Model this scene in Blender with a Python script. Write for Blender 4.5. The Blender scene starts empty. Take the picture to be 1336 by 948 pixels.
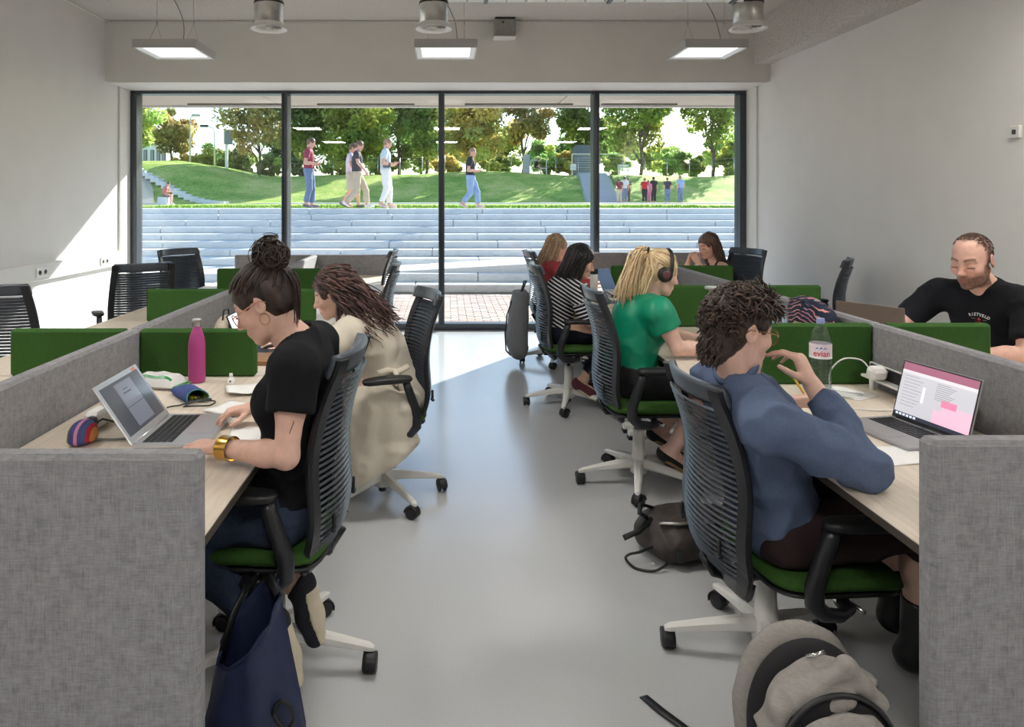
import bpy, bmesh, math, random
import numpy as np
from mathutils import Vector, Matrix, Euler

S = bpy.context.scene
COL = S.collection

# ------------------------------------------------------------------ camera, sky, sun, exposure
FPX, VPX, VPY, CAMZ = 940.0, 583.0, 262.0, 1.56      # focal length and vanishing point in 1336x948 pixels
cam_d = bpy.data.cameras.new('camera')
cam = bpy.data.objects.new('camera', cam_d)
COL.objects.link(cam)
cam.location = (0, 0, CAMZ)
cam.rotation_euler = (math.pi / 2, 0, 0)
cam_d.sensor_fit = 'HORIZONTAL'
cam_d.sensor_width = 36.0
cam_d.lens = FPX / 1336 * 36.0
cam_d.shift_x = (668 - VPX) / 1336
cam_d.shift_y = (VPY - 474) / 1336
cam_d.clip_start = 0.05
cam_d.clip_end = 600
S.camera = cam

SUN_DIR = Vector((0.68, 1.0, 0.60)).normalized()      # towards the sun
world = bpy.data.worlds.new('sky')
S.world = world
world.use_nodes = True
wn = world.node_tree.nodes
wn.clear()
w_out = wn.new('ShaderNodeOutputWorld')
w_bg = wn.new('ShaderNodeBackground')
w_sky = wn.new('ShaderNodeTexSky')
w_sky.sky_type = 'NISHITA'
w_sky.sun_disc = False
w_sky.sun_elevation = math.asin(SUN_DIR.z)
w_sky.sun_rotation = math.atan2(SUN_DIR.x, SUN_DIR.y)
w_sky.altitude = 0
w_sky.air_density = 1.0
w_sky.dust_density = 0.5
w_sky.ozone_density = 2.0
w_bg.inputs['Strength'].default_value = 0.088
world.node_tree.links.new(w_sky.outputs[0], w_bg.inputs['Color'])
world.node_tree.links.new(w_bg.outputs[0], w_out.inputs['Surface'])

sun_d = bpy.data.lights.new('sun', 'SUN')
sun = bpy.data.objects.new('sun', sun_d)
COL.objects.link(sun)
sun.location = (20, 30, 25)
sun.rotation_euler = SUN_DIR.to_track_quat('Z', 'Y').to_euler()
sun_d.energy = 3.2
sun_d.angle = 0.012
sun_d.color = (1.0, 0.965, 0.91)

S.view_settings.view_transform = 'Standard'
S.view_settings.look = 'None'
S.view_settings.gamma = 1.0
S.view_settings.use_curve_mapping = False
S.view_settings.exposure = 2.08
S.cycles.use_denoising = True
S.cycles.max_bounces = 8
S.cycles.diffuse_bounces = 5
S.cycles.glossy_bounces = 4
S.cycles.transparent_max_bounces = 16
S.cycles.transmission_bounces = 6
S.cycles.caustics_reflective = False
S.cycles.caustics_refractive = False
S.cycles.sample_clamp_indirect = 6.0

LAMP_ON = 9.5          # radiance of the lit ceiling lamps
random.seed(4)
RNG = np.random.default_rng(7)

# ------------------------------------------------------------------ tagging
def tag(o, label=None, cat=None, group=None, kind=None):
    if label: o['label'] = label
    if cat: o['category'] = cat
    if group: o['group'] = group
    if kind: o['kind'] = kind
    return o

def empty(name, loc=(0, 0, 0), label=None, cat=None, group=None, kind=None, rz=0.0, parent=None):
    o = bpy.data.objects.new(name, None)
    COL.objects.link(o)
    o.location = loc
    o.rotation_euler = (0, 0, rz)
    o.empty_display_size = 0.1
    if parent: o.parent = parent
    return tag(o, label, cat, group, kind)

def world_of(o):
    v = Vector((0, 0, 0))
    while o is not None:
        v += o.location
        o = o.parent
    return v

def copy_tree(o, parent=None):
    c = o.copy()
    COL.objects.link(c)
    c.parent = parent
    for ch in list(o.children):
        copy_tree(ch, c)
    return c

# ------------------------------------------------------------------ materials
MATS = {}
def lin(c):
    return tuple(((x / 255.0) / 12.92 if x <= 10 else ((x / 255.0 + 0.055) / 1.055) ** 2.4) for x in c)

class NT:
    def __init__(s, name):
        s.m = bpy.data.materials.new(name)
        s.m.use_nodes = True
        s.t = s.m.node_tree
        s.b = s.t.nodes['Principled BSDF']
        s.out = s.t.nodes['Material Output']
    def n(s, kind, **kw):
        x = s.t.nodes.new('ShaderNode' + kind)
        for k, v in kw.items():
            if k in x.inputs: x.inputs[k].default_value = v
            else: setattr(x, k, v)
        return x
    def l(s, a, b): s.t.links.new(a, b)
    def coord(s, which='Object', scale=(1, 1, 1), loc=(0, 0, 0), rot=(0, 0, 0)):
        tc = s.n('TexCoord'); mp = s.n('Mapping')
        mp.inputs['Scale'].default_value = scale
        mp.inputs['Location'].default_value = loc
        mp.inputs['Rotation'].default_value = rot
        s.l(tc.outputs[which], mp.inputs['Vector'])
        return mp.outputs[0]
    def noise(s, vec, scale=5, detail=3, rough=0.5):
        x = s.n('TexNoise'); x.inputs['Scale'].default_value = scale
        x.inputs['Detail'].default_value = detail; x.inputs['Roughness'].default_value = rough
        if vec is not None: s.l(vec, x.inputs['Vector'])
        return x.outputs['Fac']
    def ramp(s, fac, stops):
        r = s.n('ValToRGB'); e = r.color_ramp.elements
        e[0].position, e[0].color = stops[0][0], (*stops[0][1], 1)
        e[1].position, e[1].color = stops[-1][0], (*stops[-1][1], 1)
        for p, c in stops[1:-1]:
            k = e.new(p); k.color = (*c, 1)
        s.l(fac, r.inputs['Fac'])
        return r.outputs['Color']
    def math(s, op, a, b=None):
        x = s.n('Math'); x.operation = op
        for i, v in enumerate((a, b)):
            if v is None: continue
            if isinstance(v, (int, float)): x.inputs[i].default_value = v
            else: s.l(v, x.inputs[i])
        return x.outputs[0]
    def bump(s, h, strength=0.3, dist=0.002):
        b = s.n('Bump'); b.inputs['Strength'].default_value = strength; b.inputs['Distance'].default_value = dist
        s.l(h, b.inputs['Height']); s.l(b.outputs[0], s.b.inputs['Normal'])
    def set(s, color=None, rough=None, metal=None, spec=None, **kw):
        if color is not None: s.b.inputs['Base Color'].default_value = (*color, 1)
        if rough is not None: s.b.inputs['Roughness'].default_value = rough
        if metal is not None: s.b.inputs['Metallic'].default_value = metal
        if spec is not None: s.b.inputs['Specular IOR Level'].default_value = spec
        for k, v in kw.items(): s.b.inputs[k].default_value = v
        return s

def pmat(name, rgb, rough=0.5, metal=0.0, var=0.08, scale=30, bump=0.0, bscale=None, spec=None, **kw):
    """plain material: colour with a little procedural mottling and relief"""
    if name in MATS: return MATS[name]
    c = lin(rgb); t = NT(name).set(c, rough, metal, spec, **kw)
    v = t.coord('Object')
    f = t.noise(v, scale, 3)
    lo = tuple(max(0, x * (1 - var)) for x in c); hi = tuple(min(1, x * (1 + var)) for x in c)
    t.l(t.ramp(f, [(0.3, lo), (0.7, hi)]), t.b.inputs['Base Color'])
    if bump: t.bump(t.noise(v, bscale or scale * 4, 2), bump, 0.002)
    MATS[name] = t.m
    return t.m

def weave_mat(name, rgb, dark=0.72, scale=900, rough=0.9, speck=0.35, fine=True):
    """woven cloth: two crossed thread noises and dark specks"""
    if name in MATS: return MATS[name]
    c = lin(rgb); t = NT(name).set(c, rough, 0, 0.2)
    n1 = t.noise(t.coord('Object', (1, 1, 0.06)), scale, 1)
    n2 = t.noise(t.coord('Object', (0.06, 0.06, 1)), scale, 1)
    n3 = t.noise(t.coord('Object'), scale * 0.12, 4, 0.65)
    m = t.math('ADD', t.math('MULTIPLY', n1, 0.5), t.math('MULTIPLY', n2, 0.5))
    m2 = t.math('ADD', t.math('MULTIPLY', m, 1 - speck), t.math('MULTIPLY', n3, speck))
    lo = tuple(x * dark for x in c); hi = tuple(min(1, x * (2 - dark)) for x in c)
    t.l(t.ramp(m2, [(0.36, lo), (0.5, c), (0.64, hi)]), t.b.inputs['Base Color'])
    t.bump(m, 0.35, 0.001)
    MATS[name] = t.m
    return t.m

def attr_mat(name, attr='col', rough=0.55, bump=0.0, bscale=300, spec=0.4, **kw):
    if name in MATS: return MATS[name]
    t = NT(name).set(None, rough, 0, spec, **kw)
    a = t.n('Attribute'); a.attribute_name = attr
    v = t.coord('Object')
    n = t.noise(v, 45, 3)
    mx = t.n('Mix'); mx.data_type = 'RGBA'; mx.blend_type = 'MULTIPLY'; mx.inputs[0].default_value = 1.0
    t.l(a.outputs['Color'], mx.inputs[6]); t.l(t.ramp(n, [(0.3, (0.9, 0.88, 0.87)), (0.7, (1, 1, 1))]), mx.inputs[7])
    t.l(mx.outputs[2], t.b.inputs['Base Color'])
    if bump: t.bump(t.noise(v, bscale, 2), bump, 0.001)
    MATS[name] = t.m
    return t.m

def hair_mat(name, dark, light, rough=0.42):
    if name in MATS: return MATS[name]
    t = NT(name).set(lin(dark), rough, 0, 0.5)
    v = t.coord('Object')
    a = t.n('Attribute'); a.attribute_name = 'lock'
    n = t.noise(v, 60, 2)
    f = t.math('ADD', t.math('MULTIPLY', n, 0.5), t.math('MULTIPLY', a.outputs['Fac'], 0.5))
    t.l(t.ramp(f, [(0.25, lin(dark)), (0.75, lin(light))]), t.b.inputs['Base Color'])
    t.bump(t.noise(v, 350, 2), 0.4, 0.001)
    MATS[name] = t.m
    return t.m

def glass_mat(name, tint=(0.93, 0.97, 0.95), gain=1.0):
    """flat pane: mostly clear, mirrors by Fresnel"""
    if name in MATS: return MATS[name]
    m = bpy.data.materials.new(name); m.use_nodes = True
    t = m.node_tree; t.nodes.clear()
    out = t.nodes.new('ShaderNodeOutputMaterial'); mix = t.nodes.new('ShaderNodeMixShader')
    tr = t.nodes.new('ShaderNodeBsdfTransparent'); gl = t.nodes.new('ShaderNodeBsdfGlossy')
    ge = t.nodes.new('ShaderNodeNewGeometry'); dt = t.nodes.new('ShaderNodeVectorMath'); dt.operation = 'DOT_PRODUCT'
    t.links.new(ge.outputs['Normal'], dt.inputs[0]); t.links.new(ge.outputs['Incoming'], dt.inputs[1])
    def mth(op, x, y=None):
        q = t.nodes.new('ShaderNodeMath'); q.operation = op
        for i, w in enumerate((x, y)):
            if w is None: continue
            if isinstance(w, (int, float)): q.inputs[i].default_value = w
            else: t.links.new(w, q.inputs[i])
        return q.outputs[0]
    f = mth('POWER', mth('SUBTRACT', 1.0, mth('ABSOLUTE', dt.outputs['Value'])), 5.0)
    f = mth('MULTIPLY', mth('ADD', mth('MULTIPLY', f, 0.96), 0.04), gain)
    tr.inputs['Color'].default_value = (*tint, 1); gl.inputs['Roughness'].default_value = 0.0
    t.links.new(f, mix.inputs[0])
    t.links.new(tr.outputs[0], mix.inputs[1]); t.links.new(gl.outputs[0], mix.inputs[2])
    t.links.new(mix.outputs[0], out.inputs['Surface'])
    MATS[name] = m
    return m

def emit_mat(name, rgb, strength):
    if name in MATS: return MATS[name]
    t = NT(name).set(lin((235, 235, 230)), 0.5)
    t.b.inputs['Emission Color'].default_value = (*lin(rgb), 1)
    t.b.inputs['Emission Strength'].default_value = strength
    MATS[name] = t.m
    return t.m

# ------------------------------------------------------------------ mesh builder
class MB:
    def __init__(s, M=None):
        s.v = []; s.f = []; s.mi = []; s.sm = []
        s.M = M; s.cur = 0
    def add(s, vs, fs, smooth=False):
        o = len(s.v)
        if s.M is not None: vs = [s.M @ Vector(v) for v in vs]
        s.v.extend([tuple(v) for v in vs])
        for f in fs:
            s.f.append(tuple(i + o for i in f)); s.mi.append(s.cur); s.sm.append(smooth)
        return s
    def box(s, c, size, bevel=0.0, R=None):
        hx, hy, hz = size[0] / 2, size[1] / 2, size[2] / 2
        c = Vector(c)
        if bevel <= 0:
            vs = [Vector((x * hx, y * hy, z * hz)) for x in (-1, 1) for y in (-1, 1) for z in (-1, 1)]
            fs = [(0, 1, 3, 2), (4, 6, 7, 5), (0, 4, 5, 1), (2, 3, 7, 6), (0, 2, 6, 4), (1, 5, 7, 3)]
        else:
            b = min(bevel, hx * .99, hy * .99, hz * .99)
            vs = []; idx = {}
            for x in (-1, 1):
                for y in (-1, 1):
                    for z in (-1, 1):
                        for k in range(3):
                            p = [x * hx, y * hy, z * hz]
                            for j in range(3):
                                if j != k: p[j] -= (x, y, z)[j] * b
                            idx[(x, y, z, k)] = len(vs); vs.append(Vector(p))
            fs = []
            def q(a): fs.append(tuple(a))
            for sgn in (-1, 1):
                fx = [idx[(sgn, y, z, 0)] for y, z in ((-1, -1), (1, -1), (1, 1), (-1, 1))]
                q(fx if sgn > 0 else fx[::-1])
                fy = [idx[(x, sgn, z, 1)] for x, z in ((-1, -1), (-1, 1), (1, 1), (1, -1))]
                q(fy if sgn > 0 else fy[::-1])
                fz = [idx[(x, y, sgn, 2)] for x, y in ((-1, -1), (1, -1), (1, 1), (-1, 1))]
                q(fz if sgn > 0 else fz[::-1])
            def edge(A, B, k1, k2):
                f = [idx[(*A, k1)], idx[(*B, k1)], idx[(*B, k2)], idx[(*A, k2)]]
                ctr = sum((vs[i] for i in f), Vector()) / 4
                nrm = (vs[f[1]] - vs[f[0]]).cross(vs[f[2]] - vs[f[0]])
                q(f if nrm.dot(ctr) > 0 else f[::-1])
            for a in (-1, 1):
                for b2 in (-1, 1):
                    edge((-1, a, b2), (1, a, b2), 1, 2)
                    edge((a, -1, b2), (a, 1, b2), 0, 2)
                    edge((a, b2, -1), (a, b2, 1), 0, 1)
            for x in (-1, 1):
                for y in (-1, 1):
                    for z in (-1, 1):
                        f = [idx[(x, y, z, k)] for k in range(3)]
                        if x * y * z < 0: f = f[::-1]
                        q(f)
        if R is not None: vs = [R @ v for v in vs]
        return s.add([v + c for v in vs], fs)
    def bar(s, a, b, w, h, bevel=0.0, up=(0, 0, 1), w2=None, h2=None):
        """rectangular bar from a to b, width w, height h, tapering to w2, h2"""
        a, b = Vector(a), Vector(b); d = (b - a).normalized(); u = Vector(up)
        if abs(d.dot(u)) > .99: u = Vector((1, 0, 0))
        sd = d.cross(u).normalized(); u = sd.cross(d).normalized()
        w2 = w if w2 is None else w2; h2 = h if h2 is None else h2
        vs = []
        for p, ww, hh in ((a, w, h), (b, w2, h2)):
            bb = min(ww, hh) * .25 if bevel else 0
            if bb:
                o = [(-ww/2+bb, -hh/2), (ww/2-bb, -hh/2), (ww/2, -hh/2+bb), (ww/2, hh/2-bb), (ww/2-bb, hh/2), (-ww/2+bb, hh/2), (-ww/2, hh/2-bb), (-ww/2, -hh/2+bb)]
            else:
                o = [(-ww/2, -hh/2), (ww/2, -hh/2), (ww/2, hh/2), (-ww/2, hh/2)]
            vs += [p + sd * x + u * y for x, y in o]
        n = len(vs) // 2
        fs = [(i, (i + 1) % n, n + (i + 1) % n, n + i) for i in range(n)] + [tuple(range(n))[::-1], tuple(range(n, 2 * n))]
        return s.add(vs, fs)
    def tube(s, pts, r, n=8, closed=False, flat=1.0, up=None, smooth=True):
        pts = [Vector(p) for p in pts]; N = len(pts)
        rs = r if isinstance(r, (list, tuple)) else [r] * N
        vs = []; prev = None
        for i, p in enumerate(pts):
            if closed: d = pts[(i + 1) % N] - pts[i - 1]
            else: d = pts[min(i + 1, N - 1)] - pts[max(i - 1, 0)]
            if d.length < 1e-9: d = Vector((0, 0, 1))
            d.normalize()
            if up is not None:
                u = Vector(up); a = d.cross(u)
                if a.length < 1e-4: a = d.orthogonal()
            elif prev is None: a = d.orthogonal()
            else:
                a = prev - d * prev.dot(d)
                if a.length < 1e-6: a = d.orthogonal()
            a.normalize(); prev = a; b = d.cross(a)
            for k in range(n):
                t = 2 * math.pi * k / n
                vs.append(p + (a * math.cos(t) + b * math.sin(t) * flat) * rs[i])
        fs = []
        for i in range(N if closed else N - 1):
            j = (i + 1) % N
            for k in range(n):
                k2 = (k + 1) % n
                fs.append((i * n + k, i * n + k2, j * n + k2, j * n + k))
        if not closed:
            fs.append(tuple(range(n))[::-1]); fs.append(tuple(range((N - 1) * n, N * n)))
        return s.add(vs, fs, smooth)
    def lathe(s, prof, c=(0, 0, 0), n=24, axis=None, smooth=True, caps=True):
        c = Vector(c); vs = []
        R = Vector((0, 0, 1)).rotation_difference(Vector(axis)).to_matrix() if axis is not None else None
        for r, z in prof:
            for k in range(n):
                t = 2 * math.pi * k / n
                v = Vector((r * math.cos(t), r * math.sin(t), z))
                vs.append((R @ v if R else v) + c)
        fs = []
        for i in range(len(prof) - 1):
            for k in range(n):
                k2 = (k + 1) % n
                fs.append((i * n + k, i * n + k2, (i + 1) * n + k2, (i + 1) * n + k))
        s.add(vs, fs, smooth)
        if caps:
            o = len(s.v) - len(vs)
            m = len(prof) - 1
            s.f.append(tuple(o + k for k in range(n))[::-1]); s.mi.append(s.cur); s.sm.append(False)
            s.f.append(tuple(o + m * n + k for k in range(n))); s.mi.append(s.cur); s.sm.append(False)
        return s
    def grid(s, P, smooth=True, thick=0.0):
        """P[i][j] points; thick adds a back side"""
        a, b = len(P), len(P[0]); P = [[Vector(p) for p in row] for row in P]
        vs = [p for row in P for p in row]
        fs = [(i * b + j, (i + 1) * b + j, (i + 1) * b + j + 1, i * b + j + 1) for i in range(a - 1) for j in range(b - 1)]
        if thick:
            N = [[None] * b for _ in range(a)]
            for i in range(a):
                for j in range(b):
                    du = P[min(i + 1, a - 1)][j] - P[max(i - 1, 0)][j]; dv = P[i][min(j + 1, b - 1)] - P[i][max(j - 1, 0)]
                    nn = du.cross(dv)
                    N[i][j] = nn.normalized() if nn.length > 1e-12 else Vector((0, 0, 1))
            o = len(vs)
            vs += [P[i][j] - N[i][j] * thick for i in range(a) for j in range(b)]
            fs += [(o + i * b + j + 1, o + (i + 1) * b + j + 1, o + (i + 1) * b + j, o + i * b + j) for i in range(a - 1) for j in range(b - 1)]
            ring = [i * b for i in range(a)] + [(a - 1) * b + j for j in range(1, b)] + [i * b + b - 1 for i in range(a - 2, -1, -1)] + [j for j in range(b - 2, 0, -1)]
            for q in range(len(ring)):
                x, y = ring[q], ring[(q + 1) % len(ring)]
                fs.append((y, x, o + x, o + y))
        return s.add(vs, fs, smooth)
    def prism(s, poly, axis_vec, smooth=False):
        """poly: list of 3-D points, extruded by axis_vec"""
        a = [Vector(p) for p in poly]; d = Vector(axis_vec); n = len(a)
        vs = a + [p + d for p in a]
        fs = [(i, (i + 1) % n, n + (i + 1) % n, n + i) for i in range(n)] + [tuple(range(n))[::-1], tuple(range(n, 2 * n))]
        return s.add(vs, fs, smooth)
    def mesh(s, name, mats):
        me = bpy.data.meshes.new(name)
        me.from_pydata(s.v, [], s.f)
        for m in (mats if isinstance(mats, (list, tuple)) else [mats]): me.materials.append(m)
        if len(s.f):
            me.polygons.foreach_set('material_index', s.mi)
            me.polygons.foreach_set('use_smooth', s.sm)
        me.update()
        return me
    def build(s, name, mats, parent=None, base=None, fixn=False, **tags):
        """base: world point that becomes the origin. Vertices are in world coordinates unless the parent is local (rotated)"""
        if parent is not None:
            off = world_of(parent) if base is None else Vector(base)
            loc = Vector((0, 0, 0))
        else:
            off = Vector(base) if base is not None else Vector((0, 0, 0)); loc = off
        if off.length > 0: s.v = [(x - off.x, y - off.y, z - off.z) for x, y, z in s.v]
        me = s.mesh(name, mats)
        if fixn:
            bm = bmesh.new(); bm.from_mesh(me); bmesh.ops.recalc_face_normals(bm, faces=bm.faces); bm.to_mesh(me); bm.free()
        o = bpy.data.objects.new(name, me)
        COL.objects.link(o)
        o.location = loc
        if parent is not None: o.parent = parent
        return tag(o, **tags)

def cr(pts, k=6):
    """smooth curve through points"""
    p = [Vector(q) for q in pts]; out = []
    for i in range(len(p) - 1):
        a, b, c, d = p[max(i - 1, 0)], p[i], p[i + 1], p[min(i + 2, len(p) - 1)]
        for j in range(k):
            t = j / k
            out.append(.5 * (2 * b + (c - a) * t + (2 * a - 5 * b + 4 * c - d) * t * t + (3 * b - a - 3 * c + d) * t ** 3))
    return out + [p[-1]]

LOCAL = (0, 0, 0)     # base for parts modelled in their parent's own frame

def P(px, py, Y):
    """point at depth Y seen at a pixel of the photograph"""
    return Vector(((px - VPX) / FPX * Y, Y, CAMZ - (py - VPY) / FPX * Y))

def text_mesh(body, size, font_up=None, extrude=0.0, align='CENTER', bold=0.0, shear=0.0):
    cu = bpy.data.curves.new('lettering', 'FONT')
    cu.body = body; cu.size = size; cu.align_x = align; cu.align_y = 'CENTER'; cu.extrude = extrude; cu.offset = bold; cu.shear = shear
    cu.resolution_u = 3
    ob = bpy.data.objects.new('lettering', cu)
    COL.objects.link(ob)
    dg = bpy.context.evaluated_depsgraph_get()
    me = bpy.data.meshes.new_from_object(ob.evaluated_get(dg))
    V = [tuple(v.co) for v in me.vertices]; F = [tuple(p.vertices) for p in me.polygons]
    bpy.data.objects.remove(ob); bpy.data.curves.remove(cu); bpy.data.meshes.remove(me)
    return V, F
# ------------------------------------------------------------------ implicit surfaces for bodies, clothes and soft things
def vnoise(p, seed=0):
    """smooth value noise in -1..1 for an (N,3) array"""
    p = np.asarray(p, np.float64)
    i = np.floor(p).astype(np.int64); f = p - i; f = f * f * (3 - 2 * f)
    def h(x, y, z):
        n = (x * 374761393 + y * 668265263 + z * 2147483647 + seed * 1274126177) & 0xffffffff
        n = ((n ^ (n >> 13)) * 1274126177) & 0xffffffff
        return ((n ^ (n >> 16)) & 0xffff) / 32767.5 - 1.0
    x, y, z = i[:, 0], i[:, 1], i[:, 2]
    r = 0
    for dx in (0, 1):
        wx = f[:, 0] if dx else 1 - f[:, 0]
        for dy in (0, 1):
            wy = f[:, 1] if dy else 1 - f[:, 1]
            for dz in (0, 1):
                wz = f[:, 2] if dz else 1 - f[:, 2]
                r = r + wx * wy * wz * h(x + dx, y + dy, z + dz)
    return r

A3 = lambda v: np.array(v, np.float64)
def nz(v):
    v = A3(v); return v / max(1e-9, np.linalg.norm(v))
def lerp(a, b, t): return A3(a) * (1 - t) + A3(b) * t

def cap(a, b, ra, rb=None, k=0.02, clip=None, op='u'):
    return dict(t='cap', a=A3(a), b=A3(b), ra=ra, rb=ra if rb is None else rb, k=k, clip=clip or [], op=op)
def ell(c, r, R=None, k=0.02, clip=None, op='u'):
    return dict(t='ell', c=A3(c), r=A3(r), R=np.eye(3) if R is None else R, k=k, clip=clip or [], op=op)
def half(pt, n, k=0.0):
    """cut everything on the side the normal points to"""
    return dict(t='half', p=A3(pt), n=nz(n), k=k, op='cut')
def inflate(pr, t, **kw):
    q = dict(pr)
    if q['t'] == 'cap': q['ra'] = q['ra'] + t; q['rb'] = q['rb'] + t
    elif q['t'] == 'ell': q['r'] = q['r'] + t
    q.update(kw)
    return q

def sdf_mesh(prims, res, smooth=2):
    lo = A3([1e9] * 3); hi = -lo
    def bounds(q):
        if q['t'] == 'cap':
            l = np.minimum(q['a'] - q['ra'], q['b'] - q['rb']); h = np.maximum(q['a'] + q['ra'], q['b'] + q['rb'])
        else:
            e = np.sqrt(((q['R'] * q['r'][None, :]) ** 2).sum(1)); l = q['c'] - e; h = q['c'] + e
        return l, h
    for q in prims:
        if q['op'] == 'u':
            l, h = bounds(q); lo = np.minimum(lo, l); hi = np.maximum(hi, h)
    lo = lo - 4 * res; hi = hi + 4 * res
    n = np.ceil((hi - lo) / res).astype(int) + 1
    G = np.full(tuple(n), 0.12, np.float32)
    ax = [lo[i] + res * np.arange(n[i]) for i in range(3)]
    for q in prims:
        if q['t'] == 'half':
            d = ((ax[0] - q['p'][0]) * q['n'][0])[:, None, None] + ((ax[1] - q['p'][1]) * q['n'][1])[None, :, None] + ((ax[2] - q['p'][2]) * q['n'][2])[None, None, :]
            np.maximum(G, d.astype(np.float32), out=G)
            continue
        l, h = bounds(q); m = q['k'] + 3 * res
        i0 = np.clip(np.floor((l - m - lo) / res).astype(int), 0, n - 1); i1 = np.clip(np.ceil((h + m - lo) / res).astype(int) + 1, 1, n)
        if np.any(i1 <= i0): continue
        X = ax[0][i0[0]:i1[0]][:, None, None]; Y = ax[1][i0[1]:i1[1]][None, :, None]; Z = ax[2][i0[2]:i1[2]][None, None, :]
        if q['t'] == 'cap':
            ba = q['b'] - q['a']; L2 = max(1e-12, float(ba @ ba))
            x, y, z = X - q['a'][0], Y - q['a'][1], Z - q['a'][2]
            t = np.clip((x * ba[0] + y * ba[1] + z * ba[2]) / L2, 0, 1)
            d = np.sqrt((x - t * ba[0]) ** 2 + (y - t * ba[1]) ** 2 + (z - t * ba[2]) ** 2) - (q['ra'] + (q['rb'] - q['ra']) * t)
        else:
            x, y, z = X - q['c'][0], Y - q['c'][1], Z - q['c'][2]
            R = q['R']; k0 = 0; k1 = 0
            for j in range(3):
                u = x * R[0, j] + y * R[1, j] + z * R[2, j]
                k0 = k0 + (u / q['r'][j]) ** 2; k1 = k1 + (u / q['r'][j] ** 2) ** 2
            k0 = np.sqrt(k0); k1 = np.sqrt(k1)
            d = k0 * (k0 - 1) / np.maximum(k1, 1e-6)
            d = np.where(k0 < 1e-3, -min(q['r']), d)
        for (cp, cn) in q['clip']:
            d = np.maximum(d, (X - cp[0]) * cn[0] + (Y - cp[1]) * cn[1] + (Z - cp[2]) * cn[2])
        d = d.astype(np.float32)
        B = G[i0[0]:i1[0], i0[1]:i1[1], i0[2]:i1[2]]
        k = max(q['k'], 1e-5)
        if q['op'] == 'u':
            hh = np.maximum(k - np.abs(B - d), 0) / k
            B[...] = np.minimum(B, d) - hh * hh * k * 0.25
        else:
            hh = np.maximum(k - np.abs(B + d), 0) / k
            B[...] = np.maximum(B, -d) + hh * hh * k * 0.25
    # surface nets
    ins = G < 0
    c8 = [(a, b, c) for a in (0, 1) for b in (0, 1) for c in (0, 1)]
    sl = lambda o: tuple(slice(o[i], n[i] - 1 + o[i]) for i in range(3))
    cnt = np.zeros(tuple(n - 1), np.uint8)
    for o in c8: cnt += ins[sl(o)]
    act = np.argwhere((cnt > 0) & (cnt < 8))
    if len(act) == 0: return np.zeros((0, 3)), np.zeros((0, 4), int)
    vals = np.stack([G[act[:, 0] + o[0], act[:, 1] + o[1], act[:, 2] + o[2]] for o in c8], 1)
    acc = np.zeros((len(act), 3)); num = np.zeros(len(act))
    for a in range(8):
        for b in range(a + 1, 8):
            da = np.abs(A3(c8[a]) - A3(c8[b])).sum()
            if da != 1: continue
            va, vb = vals[:, a], vals[:, b]
            msk = (va < 0) != (vb < 0)
            t = np.where(msk, va / np.where(np.abs(va - vb) < 1e-9, 1, va - vb), 0)
            pt = A3(c8[a])[None] * (1 - t)[:, None] + A3(c8[b])[None] * t[:, None]
            acc += np.where(msk[:, None], pt, 0); num += msk
    V = (act + acc / num[:, None]) * res + lo
    idx = np.full(tuple(n - 1), -1, np.int32)
    idx[act[:, 0], act[:, 1], act[:, 2]] = np.arange(len(act))
    F = []
    for d in range(3):
        u, w = (d + 1) % 3, (d + 2) % 3
        s0 = [slice(None)] * 3; s1 = [slice(None)] * 3
        s0[d] = slice(0, n[d] - 1); s1[d] = slice(1, n[d])
        A = ins[tuple(s0)]; Bq = ins[tuple(s1)]
        e = np.argwhere(A != Bq)
        if len(e) == 0: continue
        ok = (e[:, u] > 0) & (e[:, w] > 0) & (e[:, u] < n[u] - 1) & (e[:, w] < n[w] - 1)
        e = e[ok]
        fl = A[e[:, 0], e[:, 1], e[:, 2]]
        q = []
        for (du, dw) in ((-1, -1), (0, -1), (0, 0), (-1, 0)):
            c = e.copy(); c[:, u] += du; c[:, w] += dw
            q.append(idx[c[:, 0], c[:, 1], c[:, 2]])
        q = np.stack(q, 1)
        F.append(np.where(fl[:, None], q, q[:, ::-1]))
    F = np.concatenate(F)
    F = F[(F >= 0).all(1)]
    E = np.concatenate([F[:, [0, 1]], F[:, [1, 2]], F[:, [2, 3]], F[:, [3, 0]]])
    for it in range(smooth):
        num = np.bincount(E[:, 0], minlength=len(V)) + np.bincount(E[:, 1], minlength=len(V))
        A = np.stack([np.bincount(E[:, 0], V[E[:, 1], j], len(V)) + np.bincount(E[:, 1], V[E[:, 0], j], len(V)) for j in range(3)], 1)
        A = A / np.maximum(num, 1)[:, None]
        V = V + (A - V) * (0.5 if it % 2 == 0 else -0.3 if smooth > 2 else 0.4)
    return V, F

def vnormals(V, F):
    fn = np.cross(V[F[:, 2]] - V[F[:, 0]], V[F[:, 3]] - V[F[:, 1]])
    N = np.stack([sum(np.bincount(F[:, c], fn[:, j], len(V)) for c in range(4)) for j in range(3)], 1)
    return N / np.maximum(np.linalg.norm(N, axis=1), 1e-12)[:, None]

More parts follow.
